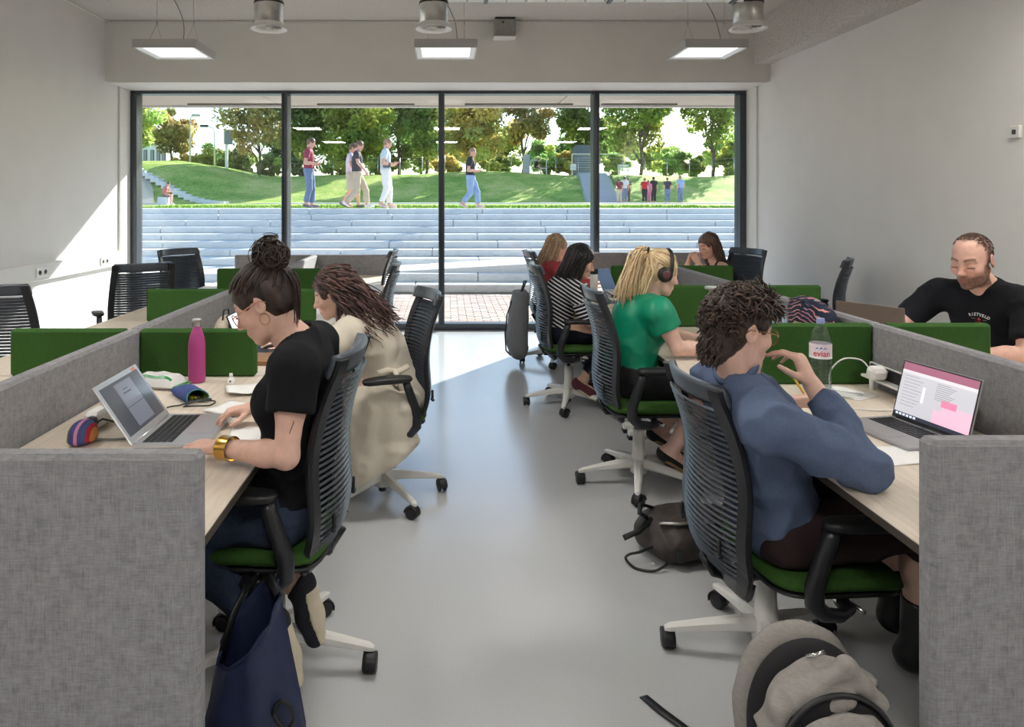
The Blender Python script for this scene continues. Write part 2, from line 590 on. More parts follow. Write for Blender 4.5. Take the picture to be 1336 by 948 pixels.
def np_obj(name, parts, mat, parent=None, base=(0, 0, 0), cols=None, fattr=None, **tags):
    """parts: list of (V, F quads); cols: (N,3) vertex colours; fattr: {name: (N,)}"""
    Vs, Fs, o = [], [], 0
    for V, F in parts:
        Vs.append(V); Fs.append(F + o); o += len(V)
    V = np.concatenate(Vs); F = np.concatenate(Fs)
    me = bpy.data.meshes.new(name)
    b = A3(base)
    me.vertices.add(len(V)); me.vertices.foreach_set('co', (V - b).astype(np.float32).ravel())
    me.loops.add(F.size); me.loops.foreach_set('vertex_index', F.astype(np.int32).ravel())
    me.polygons.add(len(F)); me.polygons.foreach_set('loop_start', np.arange(0, F.size, 4, dtype=np.int32))
    me.polygons.foreach_set('loop_total', np.full(len(F), 4, np.int32))
    me.polygons.foreach_set('use_smooth', np.ones(len(F), bool))
    me.update(calc_edges=True)
    if cols is not None:
        a = me.attributes.new('col', 'FLOAT_COLOR', 'POINT')
        a.data.foreach_set('color', np.concatenate([cols, np.ones((len(cols), 1))], 1).astype(np.float32).ravel())
    for k, w in (fattr or {}).items():
        a = me.attributes.new(k, 'FLOAT', 'POINT'); a.data.foreach_set('value', np.asarray(w, np.float32))
    me.materials.append(mat)
    ob = bpy.data.objects.new(name, me)
    COL.objects.link(ob)
    if parent is not None: ob.parent = parent
    else: ob.location = base
    return tag(ob, **tags)

def np_tube(pts, r, n=5):
    """tapered tube as quads (numpy), ends pinched"""
    pts = np.asarray(pts, float); N = len(pts); rs = np.broadcast_to(np.asarray(r, float), (N,))
    d = np.gradient(pts, axis=0); d /= np.maximum(np.linalg.norm(d, axis=1), 1e-9)[:, None]
    ref = A3((0.31, 0.17, 0.93)) if abs(d[0] @ nz((0.31, 0.17, 0.93))) < .9 else A3((1, 0, 0))
    a = np.zeros_like(pts); prev = ref
    for i in range(N):
        x = prev - d[i] * (prev @ d[i]); prev = x / max(1e-9, np.linalg.norm(x)); a[i] = prev
    b = np.cross(d, a)
    t = 2 * np.pi * np.arange(n) / n
    V = pts[:, None] + rs[:, None, None] * (a[:, None] * np.cos(t)[None, :, None] + b[:, None] * np.sin(t)[None, :, None])
    V = V.reshape(-1, 3)
    i = np.arange(N - 1)[:, None]; k = np.arange(n)[None, :]
    F = np.stack([i * n + k, i * n + (k + 1) % n, (i + 1) * n + (k + 1) % n, (i + 1) * n + k], -1).reshape(-1, 4)
    return V, F
# ------------------------------------------------------------------ materials of the room
XL, XR, YW, YB, ZC = -3.85, 3.645, 8.73, -4.6, 3.59
m_wall = pmat('wall_paint', (229, 227, 224), 0.85, var=0.02, scale=3, bump=0.05, bscale=180)
m_lintel = pmat('lintel_paint', (228, 225, 220), 0.85, var=0.02, scale=3, bump=0.05, bscale=180)
m_white = pmat('white_powder_coat', (232, 231, 228), 0.4, var=0.02)
m_trimw = pmat('white_trim_paint', (226, 224, 219), 0.6, var=0.02)
m_black = pmat('black_plastic', (26, 27, 29), 0.45, var=0.15)
m_dark = pmat('dark_grey_plastic', (52, 55, 60), 0.42, var=0.08)
m_alu = pmat('dark_anodised_frame', (74, 78, 84), 0.3, metal=0.6, var=0.05)
m_galv = pmat('galvanised_duct', (190, 188, 184), 0.3, metal=0.9, var=0.18, scale=14)
m_chrome = pmat('chrome', (215, 215, 216), 0.15, metal=1.0, var=0.03)
m_grey = weave_mat('grey_panel_cloth', (141, 140, 143), dark=0.74, scale=420, speck=0.45)
m_green = weave_mat('green_felt', (56, 92, 42), dark=0.85, scale=700, speck=0.5)
m_seatgreen = weave_mat('green_seat_cloth', (60, 94, 42), dark=0.8, scale=700, speck=0.5)

def mk_ceiling():
    t = NT('wood_wool_ceiling').set(None, 0.95, 0, 0.1)
    v = t.coord('Object')
    n = t.noise(v, 80, 4, 0.7)
    t.l(t.ramp(n, [(0.35, lin((176, 172, 168))), (0.5, lin((208, 204, 200))), (0.65, lin((224, 220, 216)))]), t.b.inputs['Base Color'])
    t.bump(n, 0.5, 0.006)
    return t.m
m_ceil = mk_ceiling()

def mk_floor():
    t = NT('polished_concrete').set(None, 0.3, 0, 0.5)
    v = t.coord('Object')
    n1 = t.noise(v, 0.9, 5, 0.6); n2 = t.noise(v, 14, 4, 0.65)
    f = t.math('ADD', t.math('MULTIPLY', t.noise(v, 0.7, 2, .5), 0.5), t.math('MULTIPLY', t.noise(v, 160, 3, .6), 0.5))
    t.l(t.ramp(f, [(0.36, lin((188, 190, 192))), (0.5, lin((193, 195, 197))), (0.64, lin((198, 200, 202)))]), t.b.inputs['Base Color'])
    r = t.math('ADD', t.math('MULTIPLY', t.noise(v, 1.1, 2), 0.05), 0.23)
    t.l(r, t.b.inputs['Roughness'])
    t.b.inputs['Coat Weight'].default_value = .45; t.b.inputs['Coat Roughness'].default_value = .16
    return t.m
m_floor = mk_floor()

def mk_wood():
    t = NT('pale_oak_laminate').set(None, 0.42, 0, 0.4)
    v = t.coord('Object', (9, 0.9, 9))
    n = t.noise(v, 6, 5, 0.6); n2 = t.noise(t.coord('Object', (60, 1.5, 60)), 5, 2)
    f = t.math('ADD', t.math('MULTIPLY', n, 0.6), t.math('MULTIPLY', n2, 0.4))
    t.l(t.ramp(f, [(0.34, lin((205, 191, 174))), (0.5, lin((218, 206, 190))), (0.66, lin((228, 217, 203)))]), t.b.inputs['Base Color'])
    return t.m
m_wood = mk_wood()

# ------------------------------------------------------------------ room shell
def shell(name, c, size, m, **k):
    return MB().box(c, size, **k).build(name, m, base=c, kind='structure')
D = YW - YB
shell('floor', ((XL + XR) / 2, (YB + YW + .2) / 2, -0.1), (XR - XL + .5, D + .7, 0.2), m_floor)
shell('ceiling', ((XL + XR) / 2, (YB + YW) / 2 + .1, ZC + 0.15), (XR - XL + .6, D + .8, 0.3), m_ceil)
shell('wall_left', (XL - .15, (YB + YW + .15) / 2, ZC / 2), (.3, D + .45, ZC), m_wall)
shell('wall_right', (XR + .15, (YB + YW + .15) / 2, ZC / 2), (.3, D + .45, ZC), m_wall)
shell('wall_rear', ((XL + XR) / 2, YB - .15, ZC / 2), (XR - XL, .3, ZC), m_wall)
shell('lintel', ((XL + XR) / 2, (8.117 + 9.0) / 2, (2.907 + ZC) / 2), (XR - XL, 9.0 - 8.117, ZC - 2.907), m_lintel)
shell('beam', ((3.463 + XR) / 2, (YB + 8.117) / 2, (3.097 + ZC) / 2), (XR - 3.463, 8.117 - YB, ZC - 3.097), m_ceil)
MB().box((XL + .012, 8.585, 1.4535), (.024, .29, 2.907), .004).build('trim_1', m_trimw, base=(XL, 8.585, 0), kind='structure')
MB().box((XR - .012, 8.585, 1.4535), (.024, .29, 2.907), .004).build('trim_2', m_trimw, base=(XR, 8.585, 0), kind='structure')
MB().box(((XL + XR) / 2, 8.42, 2.9), (XR - XL - .05, .60, .014), .004).build('trim_3', m_trimw, base=(0, 8.42, 2.9), kind='structure')
MB().box(((XL + XR) / 2, 8.112, 3.577), (XR - XL, .03, .026), .006).build('trim_4', m_ceil, base=(0, 8.11, 3.57), kind='structure')
MB().box((XL + .012, (YB + 8.1) / 2, 3.583), (.024, 8.1 - YB, .014), .003).build('trim_5', m_trimw, base=(XL, 2, 3.58), kind='structure')

# ------------------------------------------------------------------ window wall: frame, mullions, panes
win = empty('window_1', (0, YW + .06, 0), kind='structure')
FW = dict(parent=win)
def frame_bar(x0, x1, z0, z1, y0=YW - .02, y1=YW + .16, name='window_frame'):
    mb = MB().box(((x0 + x1) / 2, (y0 + y1) / 2, (z0 + z1) / 2), (x1 - x0, y1 - y0, z1 - z0), .006)
    mb.build(name, m_alu, win)
frame_bar(XL, XR, 0.0, .075)
frame_bar(XL, XR, 2.855, 2.90)
frame_bar(XL, XL + .095, .075, 2.855)
frame_bar(XR - .10, XR, .075, 2.855)
mull = [-1.96, -.065, 1.806]
for x in mull:
    o = MB().box((x, YW + .07, 1.465), (.072, .20, 2.78), .006).build('mullion', m_alu, win)
    MB().box((x - .024, YW - .042, 1.465), (.016, .03, 2.78), .003).box((x + .024, YW - .042, 1.465), (.016, .03, 2.78), .003).build('glazing_bead', m_alu, o, base=world_of(o))
m_glass = glass_mat('window_glass', (0.96, 0.98, 0.97), 1.0)
xs = [XL + .095] + mull + [XR - .10]
for i in range(4):
    x0 = xs[i] + (.036 if i else 0); x1 = xs[i + 1] - (.036 if i < 3 else 0)
    MB().box(((x0 + x1) / 2, YW + .055, 1.465), (x1 - x0, .012, 2.78)).build('pane', m_glass, win)

# ------------------------------------------------------------------ things on walls and ceiling
def pendant(x, y, on, label):
    Z = 3.0
    r = empty('pendant_lamp', (x, y, Z), label, 'lamp', 'square pendant lamps')
    L = .29
    mb = MB()
    for sx, sy, w, d in ((0, -1, 2 * L, .012), (0, 1, 2 * L, .012), (-1, 0, .012, 2 * L), (1, 0, .012, 2 * L)):
        mb.box((x + sx * L, y + sy * L, Z + .04), (w + (.012 if sy else 0), d, .08))
    mb.box((x, y, Z + .078), (2 * L, 2 * L, .01))
    mb.build('housing', pmat('lamp_housing_grey', (186, 184, 180), 0.5, var=.02), r)
    a, b = L - .008, L - .055
    mb = MB()
    for k in range(4):
        c, s = math.cos(k * math.pi / 2), math.sin(k * math.pi / 2)
        q = [(-a, -a, 0.004), (a, -a, 0.004), (b, -b, .016), (-b, -b, .016)]
        mb.add([(x + c * u - s * v, y + s * u + c * v, Z + w) for u, v, w in q], [(0, 1, 2, 3)])
    mb.build('reflector', pmat('lamp_reflector', (244, 244, 243), 0.3, var=.01), r)
    em = emit_mat('lamp_diffuser_lit', (251, 247, 241), LAMP_ON) if on else emit_mat('lamp_diffuser_unlit_glow', (250, 250, 248), 0.34)  # front lamps are off: weak glow added in place of light bounced from the floor
    MB().box((x, y, Z + (.004 if on else .018)), (2 * (a - .03 if on else b), 2 * (a - .03 if on else b), .004)).build('diffuser', em, r)
    for s in (-1, 1):
        mb = MB(); px = x + s * .18
        mb.tube([(px, y, ZC), (px, y, Z + .30)], .0022, 5)
        mb.lathe([(.003, 0), (.008, .005), (.008, .035), (.003, .04)], (px, y, Z + .28), 8)
        for t in (-1, 1): mb.tube([(px, y, Z + .29), (px, y + t * .2, Z + .08)], .0018, 4)
        mb.build('suspension_wire', m_galv, r)
    pts = [(x - .05 + .16 * t, y - .1 * t * t, ZC - (ZC - Z - .08) * t + .0 * t) for t in [i / 10 for i in range(11)]]
    pts = [(p[0] + .05 * math.sin(i / 10 * math.pi), p[1], p[2]) for i, p in enumerate(pts)]
    MB().tube(pts, .0045, 6).build('power_cord', pmat('grey_cord', (150, 148, 145), .6), r)
    return r
pendant(-2.66, 7.06, False, 'square white pendant lamp by the left wall above the window')
pendant(-.01, 7.06, False, 'square white pendant lamp hanging in front of middle window mullion')
pendant(2.54, 7.06, False, 'square white pendant lamp hanging near the rough grey beam')
for j, y in enumerate((3.16, -.14)):
    for i, x in enumerate((-2.78, 0.0, 2.9)):
        pendant(x, y, True, '%s lit pendant lamp in the %s row behind the front lamps' % (('left', 'middle', 'right')[i], ('second', 'third', 'rear')[j]))

def air_diffuser(px, label, elbow=False):
    Y = 6.0; c = P(px, 38, Y); x, z = c.x, c.z
    r = empty('air_diffuser', (x, Y, z), label, 'vent', 'round ceiling air diffusers')
    mb = MB()
    if not elbow:
        mb.tube([(x, Y, z + .03), (x, Y, ZC)], .118, 28)
    else:
        pts = [(x, Y, z + .03), (x, Y, z + .20)] + [(x - .12 * (1 - math.cos(a)), Y + .02, z + .20 + .14 * math.sin(a)) for a in (.5, 1.0, 1.5)] + [(x - .22, Y + .02, z + .42), (x - .25, Y + .02, ZC)]
        mb.tube(pts, .118, 24)
    mb.build('duct', m_galv, r)
    MB().lathe([(.119, 0), (.123, 0), (.123, .018), (.119, .018)], (x, Y, z + .205), 28).box((x - .03, Y - .125, z + .214), (.03, .02, .024)).build('clamp_band', m_black, r)
    MB().lathe([(.10, .03), (.112, .012), (.150, -.004), (.152, 0.004), (.122, .03), (.118, .05)], (x, Y, z), 36, caps=False).build('rim', m_white, r)
    mb = MB().lathe([(.002, .012), (.03, .014), (.03, .03), (.002, .034)], (x, Y, z), 16)
    for k in range(12):
        a = k * math.pi / 6
        mb.bar((x + .03 * math.cos(a), Y + .03 * math.sin(a), z + .03), (x + .105 * math.cos(a), Y + .105 * math.sin(a), z + .022), .022, .003, up=(math.sin(a) * .5, -math.cos(a) * .5, .8))
    mb.build('swirl_vanes', pmat('vane_white', (200, 198, 194), .5), r)
    MB().lathe([(.002, 0), (.112, 0), (.112, .004), (.002, .004)], (x, Y, z + .05), 24).build('duct_throat', m_black, r)
air_diffuser(351, 'round air diffuser on duct between first and second pendant lamps')
air_diffuser(566, 'round air diffuser on duct directly above the middle pendant lamp')
air_diffuser(976, 'round air diffuser on bent duct beside the beam', True)

tray = empty('cable_tray', (1.2, 5.42, 3.1), 'white perforated cable tray running under the ceiling', 'cable tray')
for k in range(15):
    x = .01 + k * .152
    MB().box((x + .0685, 5.42, 3.1), (.137, .30, .006)).build('tray_panel', m_white, tray)
for y in (5.572, 5.268): MB().box((1.15, y, 3.132), (2.29, .006, .07)).build('side_rail', m_white, tray)
for x in (.3, 1.25, 2.2):
    MB().tube([(x, 5.28, ZC), (x, 5.28, 3.09)], .005, 6).tube([(x, 5.56, ZC), (x, 5.56, 3.09)], .005, 6).bar((x, 5.26, 3.09), (x, 5.58, 3.09), .03, .012).build('hanger', m_dark, tray)

b0 = empty('sensor_box', (.644, 8.03, 3.37), 'small grey box mounted high on the lintel above window', 'sensor')
MB().box((.644, 8.03, 3.475), (.236, .17, .19), .008).build('housing', pmat('sensor_grey', (150, 148, 144), .5), b0)
MB().box((.644, 8.03, 3.583), (.22, .16, .014)).build('gap', m_black, b0)
MB().box((.644, 8.028, 3.374), (.246, .18, .012), .003).build('lip', m_white, b0)
MB().lathe([(.002, 0), (.012, 0), (.012, .004), (.002, .004)], (.62, 7.945, 3.53), 10, axis=(0, -1, 0)).build('lens', m_black, b0)

tk = empty('cable_trunking', (XL, 3, .89), 'white cable trunking with sockets along the left wall', 'trunking')
MB().box((XL + .035, 2.2, .895), (.07, 12.4, .16), .008).build('trunking_body', m_trimw, tk)
for y in (6.72, 7.95, 4.9):
    s = MB().box((XL + .075, y, .895), (.012, .19, .095), .004).build('socket_plate', m_white, tk)
    mb = MB()
    for k in (-1, 1): mb.lathe([(.022, 0), (.022, .006), (.016, .007), (.016, .001)], (XL + .08, y + k * .045, .895), 14, axis=(1, 0, 0))
    mb.build('socket', pmat('socket_grey', (120, 118, 116), .5), s, base=world_of(s))
th = empty('wall_switch', (XR, 4.6, 2.0), 'small white control unit with dark button on right wall', 'switch')
MB().box((XR - .012, 4.6, 2.0), (.024, .085, .085), .006).build('housing', m_trimw, th)
MB().box((XR - .026, 4.6, 2.0), (.006, .03, .03), .002).build('button', m_dark, th)

# ------------------------------------------------------------------ benches: desks, spine panels, end panels, green dividers
YJ = [1.72, 3.30, 4.79, 6.25, 7.80]
def make_desk(x0, x1, y0, y1, h, edge_dark, label, group):
    cx, cy = (x0 + x1) / 2, (y0 + y1) / 2
    r = empty('desk', (cx, cy, 0), label, 'desk', group)
    w, d = abs(x1 - x0), y1 - y0 - .004
    top = MB().box((cx, cy, h - .0125), (w, d, .025), .002).build('tabletop', m_wood, r)
    ex = x1 if edge_dark > 0 else x0
    MB().box((ex + .0012 * edge_dark, cy, h - .0135), (.0035, d, .022)).build('edge_band', pmat('dark_edge_band', (64, 56, 48), .6), top, base=world_of(r))
    for y in (y0 + .07, y1 - .07):
        lx = cx + .10 * -edge_dark
        lg = MB().box((lx, y, h / 2), (.08, .05, h - .11), .006).build('leg', m_white, r)
        MB().bar((x0 + .04, y, .045), (x1 - .04, y, .045), .06, .04, bevel=1).build('foot', m_white, lg, base=world_of(r))
        MB().box((x0 + .06, y, .0125), (.05, .055, .025), .004).box((x1 - .06, y, .0125), (.05, .055, .025), .004).build('foot_pad', m_black, lg, base=world_of(r))
    MB().bar((cx, y0 + .07, h - .05), (cx, y1 - .07, h - .05), .06, .05).build('crossbar', m_white, r)
    return r
ordn = ['nearest', 'second', 'third', 'farthest']
LH, RH = .76, .725
who_l = ['pale oak desk with the pink bottle and open silver laptop', 'pale oak desk in front of the woman in beige coat',
         'pale oak desk before the empty aisle chair beyond the beige coat', 'pale oak desk of the left bench touching its end panel by window']
who_r = ['pale oak desk carrying the water bottle and pink-screened laptop', 'pale oak desk under the arm of woman in green blouse',
         'pale oak desk beside the woman in striped top', 'pale oak desk in front of the woman in red cardigan']
who_lf = ['pale oak desk behind the left spine, end nearest the camera', 'pale oak desk before the empty chair by trunking',
          'pale oak desk facing the ribbed chair at the left wall', 'pale oak desk on the wall side beside the empty chair at left window']
who_rf = ['pale oak desk on wall side, nearest the right end panel', 'pale oak desk where the man in black shirt works',
          'pale oak desk on wall side facing the empty chair with arms', 'pale oak desk where the woman in black top leans']
for k in range(4):
    make_desk(-1.385, -.58, YJ[k], YJ[k + 1], LH, 1, who_l[k], 'left bench desks')
    make_desk(-2.28, -1.475, YJ[k], YJ[k + 1], LH, -1, who_lf[k], 'left bench desks')
    make_desk(1.15, 1.925, max(1.74, YJ[k]), YJ[k + 1], RH, -1, who_r[k], 'right bench desks')
    make_desk(2.015, 2.87, max(1.74, YJ[k]), YJ[k + 1], RH, 1, who_rf[k], 'right bench desks')

def panel(name, c, size, m, label, cat, group, edge=None, bev=.012, piping=None):
    r = MB().box(c, size, bev).build(name, m, base=(c[0], c[1], c[2] - size[2] / 2))
    return tag(r, label, cat, group)
LT, RT = .975, 1.0
near_l = ['beside the silver laptop', 'beside the woman in beige coat', 'beyond the beige coat woman', 'running up to the window end, left bench']
near_r = ['behind the pink-screened laptop', 'behind the floral pouch', 'behind the book stack', 'running up to the window end, right bench']
for k in range(4):
    y0, y1 = YJ[k] + .001, YJ[k + 1] - .002
    panel('spine_panel', (-1.43, (y0 + y1) / 2, (LT + .40) / 2), (.06, y1 - y0, LT - .40), m_grey, 'low grey cloth spine panel ' + near_l[k], 'partition', 'grey spine panels')
    y0 = max(y0, 1.738)
    panel('spine_panel', (1.97, (y0 + y1) / 2, (RT + .40) / 2), (.06, y1 - y0, RT - .40), m_grey, 'low grey cloth spine panel ' + near_r[k], 'partition', 'grey spine panels')
def end_panel(x0, x1, y0, top, label):
    r = MB().box(((x0 + x1) / 2, y0 + .03, top / 2 + .01), (x1 - x0, .06, top - .02), .012).build('end_panel', m_grey, base=((x0 + x1) / 2, y0 + .03, 0))
    tag(r, label, 'partition', 'grey end panels')
    return r
end_panel(-2.30, -.572, 1.656, LT, 'tall grey cloth end panel in front of woman in black shirt')
end_panel(1.13, 2.88, 1.676, RT, 'tall grey cloth end panel beside grey backpack and laptop')
end_panel(-2.30, -.60, 7.80, LT, 'grey cloth end panel at window end of left bench')
end_panel(1.17, 2.88, 7.80, RT, 'grey cloth end panel at window end of right bench')
gl = ['behind the pink bottle', 'behind the beige coat woman\'s desk', 'last before the window on the left bench aisle side']
gf = ['on wall side across the spine from pink bottle', 'in front of the empty chair at left window', 'farthest on wall side of the left bench']
gr = ['behind the clear water bottle', 'behind the steel flask and green blouse', 'behind the blue folder and book stack']
gq = ['in front of the man in black shirt', 'beside the empty chair at the right wall', 'in front of the woman in black top']
for k in range(3):
    y = YJ[k + 1]
    panel('green_divider', (-1.40 + .265, y, (LH + LT) / 2), (.53, .05, LT - LH), m_green, 'green felt desk divider ' + gl[k], 'divider', 'green felt dividers')
    panel('green_divider', (-1.46 - .265, y, (LH + LT) / 2), (.53, .05, LT - LH), m_green, 'green felt desk divider ' + gf[k], 'divider', 'green felt dividers')
    panel('green_divider', (1.94 - .257, y, (RH + RT) / 2), (.514, .05, RT - RH), m_green, 'green felt desk divider ' + gr[k], 'divider', 'green felt dividers')
    panel('green_divider', (2.0 + .24, y, (RH + RT) / 2), (.48, .05, RT - RH), m_green, 'green felt desk divider ' + gq[k], 'divider', 'green felt dividers')
# ------------------------------------------------------------------ outdoors: canopy, paving, terrace, hill, trees
m_soffit = pmat('soffit_board', (212, 203, 190), .8, var=.03, scale=2)
so = empty('canopy', (0, 9.6, 2.93), kind='structure')
for i, (a, b) in enumerate(((-9.0, -5.4), (-5.4, -2.37), (-2.37, 1.55), (1.55, 4.6), (4.6, 9.0))):
    MB().box(((a + b) / 2, 9.62, 2.935), (b - a - .012, 1.16, .05), .003).build('panel', m_soffit, so)
MB().box((0, 9.65, 3.2), (18, 1.5, .44)).build('slab', m_soffit, so)
MB().box((0, 10.27, 3.02), (18, .10, .26), .01).build('fascia', pmat('fascia', (222, 219, 212), .6), so)
for a, b in ((-3.6, -2.3), (-1.8, -.45), (.25, 1.75), (2.15, 3.2)):
    MB().box(((a + b) / 2, 10.02, 2.905), (b - a, .07, .035), .004).build('light_strip', pmat('strip_grey', (128, 124, 120), .5), so)

def mk_concrete(name, a, b, c):
    t = NT(name).set(None, .85, 0, .3)
    v = t.coord('Object'); n = t.noise(v, 1.2, 6, .7); n2 = t.noise(t.coord('Object', (1, 1, 6)), 9, 4, .6)
    f = t.math('ADD', t.math('MULTIPLY', n, .5), t.math('MULTIPLY', n2, .5))
    t.l(t.ramp(f, [(.36, lin(a)), (.5, lin(b)), (.66, lin(c))]), t.b.inputs['Base Color'])
    t.bump(n2, .3, .004)
    return t.m
m_conc = mk_concrete('terrace_concrete', (206, 207, 208), (222, 222, 221), (234, 233, 231))
m_path = mk_concrete('path_concrete', (180, 178, 172), (200, 198, 192), (214, 212, 207))
m_sand = mk_concrete('sandy_path', (206, 190, 160), (222, 208, 180), (233, 221, 197))

shell('pavement', (0, 10.6, -.13), (30, 3.2, .2), pmat('paving_joint_sand', (118, 110, 102), .9))
# brick paving: herringbone-like courses, real relief, joined
mb = MB(); mbm = []
for row in range(29):
    y = 9.05 + row * .108
    for c in range(42):
        x = -4.4 + c * .212 + (.106 if row % 2 else 0)
        mb.cur = random.choice((0, 0, 1, 2))
        mb.box((x, y, -.028 + random.uniform(-.002, .002)), (.204, .1, .05), .004)
bp = mb.build('brick_paving', [pmat('brick_rose', (176, 156, 147), .85), pmat('brick_grey', (166, 153, 147), .85), pmat('brick_pale', (190, 173, 164), .85)], base=(0, 10.5, 0))
tag(bp, 'pale rose brick paving between window and terrace steps', 'paving', kind='stuff')

terr = empty('terrace_steps', (0, 12, 0), kind='structure')
YS = [12.25, 12.72, 14.35, 14.95, 15.5, 16.0, 16.5, 16.95, 17.4, 17.85]
RISE = 1.37 / 10
for k in range(10):
    z1 = RISE * (k + 1); y0 = YS[k]; y1 = (YS[k + 1] if k < 9 else 18.9) + .08
    st = MB().box((0, (y0 + y1) / 2 + .02, z1 - RISE - .03), (30, y1 - y0 - .06, RISE)).build('step', m_conc, terr)
    x = -12.0 + random.uniform(-1, 0)
    while x < 12:
        L = random.uniform(1.9, 2.5)
        MB().box((x + L / 2, (y0 + y1) / 2, z1 - RISE / 2 + random.uniform(-.002, .002)), (L - .014, y1 - y0, RISE), .012).build('stone_block', m_conc, st, base=world_of(st))
        x += L
rp = MB()
rp.prism([(-1.3, 12.95, RISE * 2), (3.2, 12.95, RISE * 2), (3.2, 12.95, RISE * 3 + .12)], (0, 1.2, 0))
rp.build('ramp', m_conc, base=(0, 13.5, .28), kind='structure')

def ground_z(x, y):
    z = 1.37 + .045 * min(1, max(0, (y - 20) / 25))
    t = min(1, max(0, (y - 47.5) / 13.5)); t = t * t * (3 - 2 * t)
    z += 2.4 * t
    if y > 47: z += .18 * math.sin(x * .21 + 1.0) * t + .1 * math.sin(x * .5) * t
    if x < -14:
        q = min(1, (-14 - x) / 9); z += .95 * q * q * (3 - 2 * q) * min(1, max(0, (y - 47.5) / 9))
    if x < -13: z -= .22 * min(1, (-13 - x) / 5) * (1 - t) * min(1, max(0, (y - 24) / 6))
    return z
def mk_grass():
    t = NT('meadow_grass').set(None, .9, 0, .2)
    v = t.coord('Object')
    n = t.noise(v, .35, 5, .65); n2 = t.noise(v, 6, 4, .7)
    f = t.math('ADD', t.math('MULTIPLY', n, .55), t.math('MULTIPLY', n2, .45))
    t.l(t.ramp(f, [(.36, lin((100, 146, 54))), (.46, lin((144, 176, 76))), (.55, lin((190, 198, 106))), (.66, lin((214, 210, 146)))]), t.b.inputs['Base Color'])
    t.bump(n2, .8, .06)
    return t.m
m_grass = mk_grass()
pts = []
ys = [18.6, 20, 24, 30, 36, 42] + [46 + i * .8 for i in range(22)] + [66, 75, 95, 140]
xs_ = [-95 + i * 2.5 for i in range(77)]
mb = MB(); mb.grid([[(x, y, ground_z(x, y)) for y in ys] for x in xs_])
mb.build('lawn', m_grass, base=(0, 45, 1.4), kind='structure')
# short grass tufts along the terrace lip
V = []; n = 9000
gx = RNG.uniform(-9, 9, n); gy = 18.9 + RNG.uniform(0, 1, n) ** 2 * 7; gh = RNG.uniform(.02, .075, n); ga = RNG.uniform(0, 6.28, n); gw = .012 * (gy / 18.5)
bx, by = np.cos(ga) * gw, np.sin(ga) * gw
lx, ly = RNG.uniform(-.03, .03, n), RNG.uniform(-.03, .03, n)
gz = np.array([ground_z(a, b) for a, b in zip(gx, gy)]) - .004
V = np.stack([np.stack([gx - bx, gy - by, gz], 1), np.stack([gx + bx, gy + by, gz], 1), np.stack([gx + lx + bx * .2, gy + ly + by * .2, gz + gh], 1), np.stack([gx + lx - bx * .2, gy + ly - by * .2, gz + gh], 1)], 1).reshape(-1, 3)
F = np.arange(4 * n).reshape(-1, 4)
gc = np.repeat(A3(lin((120, 160, 56)))[None] * RNG.uniform(.7, 1.5, (n, 1)) * A3([1, 1, .8]), 4, 0)
np_obj('grass', [(V, F)], attr_mat('grass_blade', rough=.8), base=(0, 20, 1.37), cols=gc, label='bright green grass along the top edge of terrace', cat='grass', kind='stuff')

def draped(name, x0, x1, y0, y1, m, lift, nx=24, ny=4):
    mb = MB()
    mb.grid([[(x0 + (x1 - x0) * i / nx, y0 + (y1 - y0) * j / ny, ground_z(x0 + (x1 - x0) * i / nx, y0 + (y1 - y0) * j / ny) + lift) for j in range(ny + 1)] for i in range(nx + 1)], thick=.05)
    return mb.build(name, m, base=((x0 + x1) / 2, (y0 + y1) / 2, 1.4), kind='structure')
draped('path', -60, 60, 37, 47, m_path, .03)
mb = MB()
prm = [(-18.0, 46.8), (-19.6, 49), (-20.9, 52), (-22.6, 55), (-25.9, 57.5)]
mb.grid([[(x - 5 * (1 - j / 4) - .3, y, ground_z(x - 5 * (1 - j / 4), y) + .05) for j in range(5)] for x, y in prm], thick=.05)
mb.build('sand_path', m_sand, base=(-23, 50, 1.6), kind='structure')

# flight of white steps climbing to the left
fl = empty('stairs', (-20, 53, 1.5), kind='structure')
for k in range(22):
    t = k / 21
    x = -15.0 - 12.5 * t; y = 48.2 + 10.5 * t; z = ground_z(x, y)
    MB().box((x, y, z + .05), (.62, 1.3, .28), .02).build('step', m_conc, fl)
# grey flight climbing the hill on the right
fr = empty('stairs', (11, 54, 1.5), kind='structure')
for k in range(18):
    t = k / 17; y = 46.9 + 13.6 * t; x = 10.35 + 1.75 * t
    z = ground_z(x, y) + .12
    MB().box((x, y, z - .15), (2.3, .86, .4), .015).build('step', pmat('stair_stone', (176, 180, 184), .8), fr)
MB().tube([(11.65 + 1.75 * t, 46.9 + 13.6 * t, ground_z(11.65 + 1.75 * t, 46.9 + 13.6 * t) + .35) for t in [i / 12 for i in range(13)]], .045, 6).build('handrail', m_dark, fr)

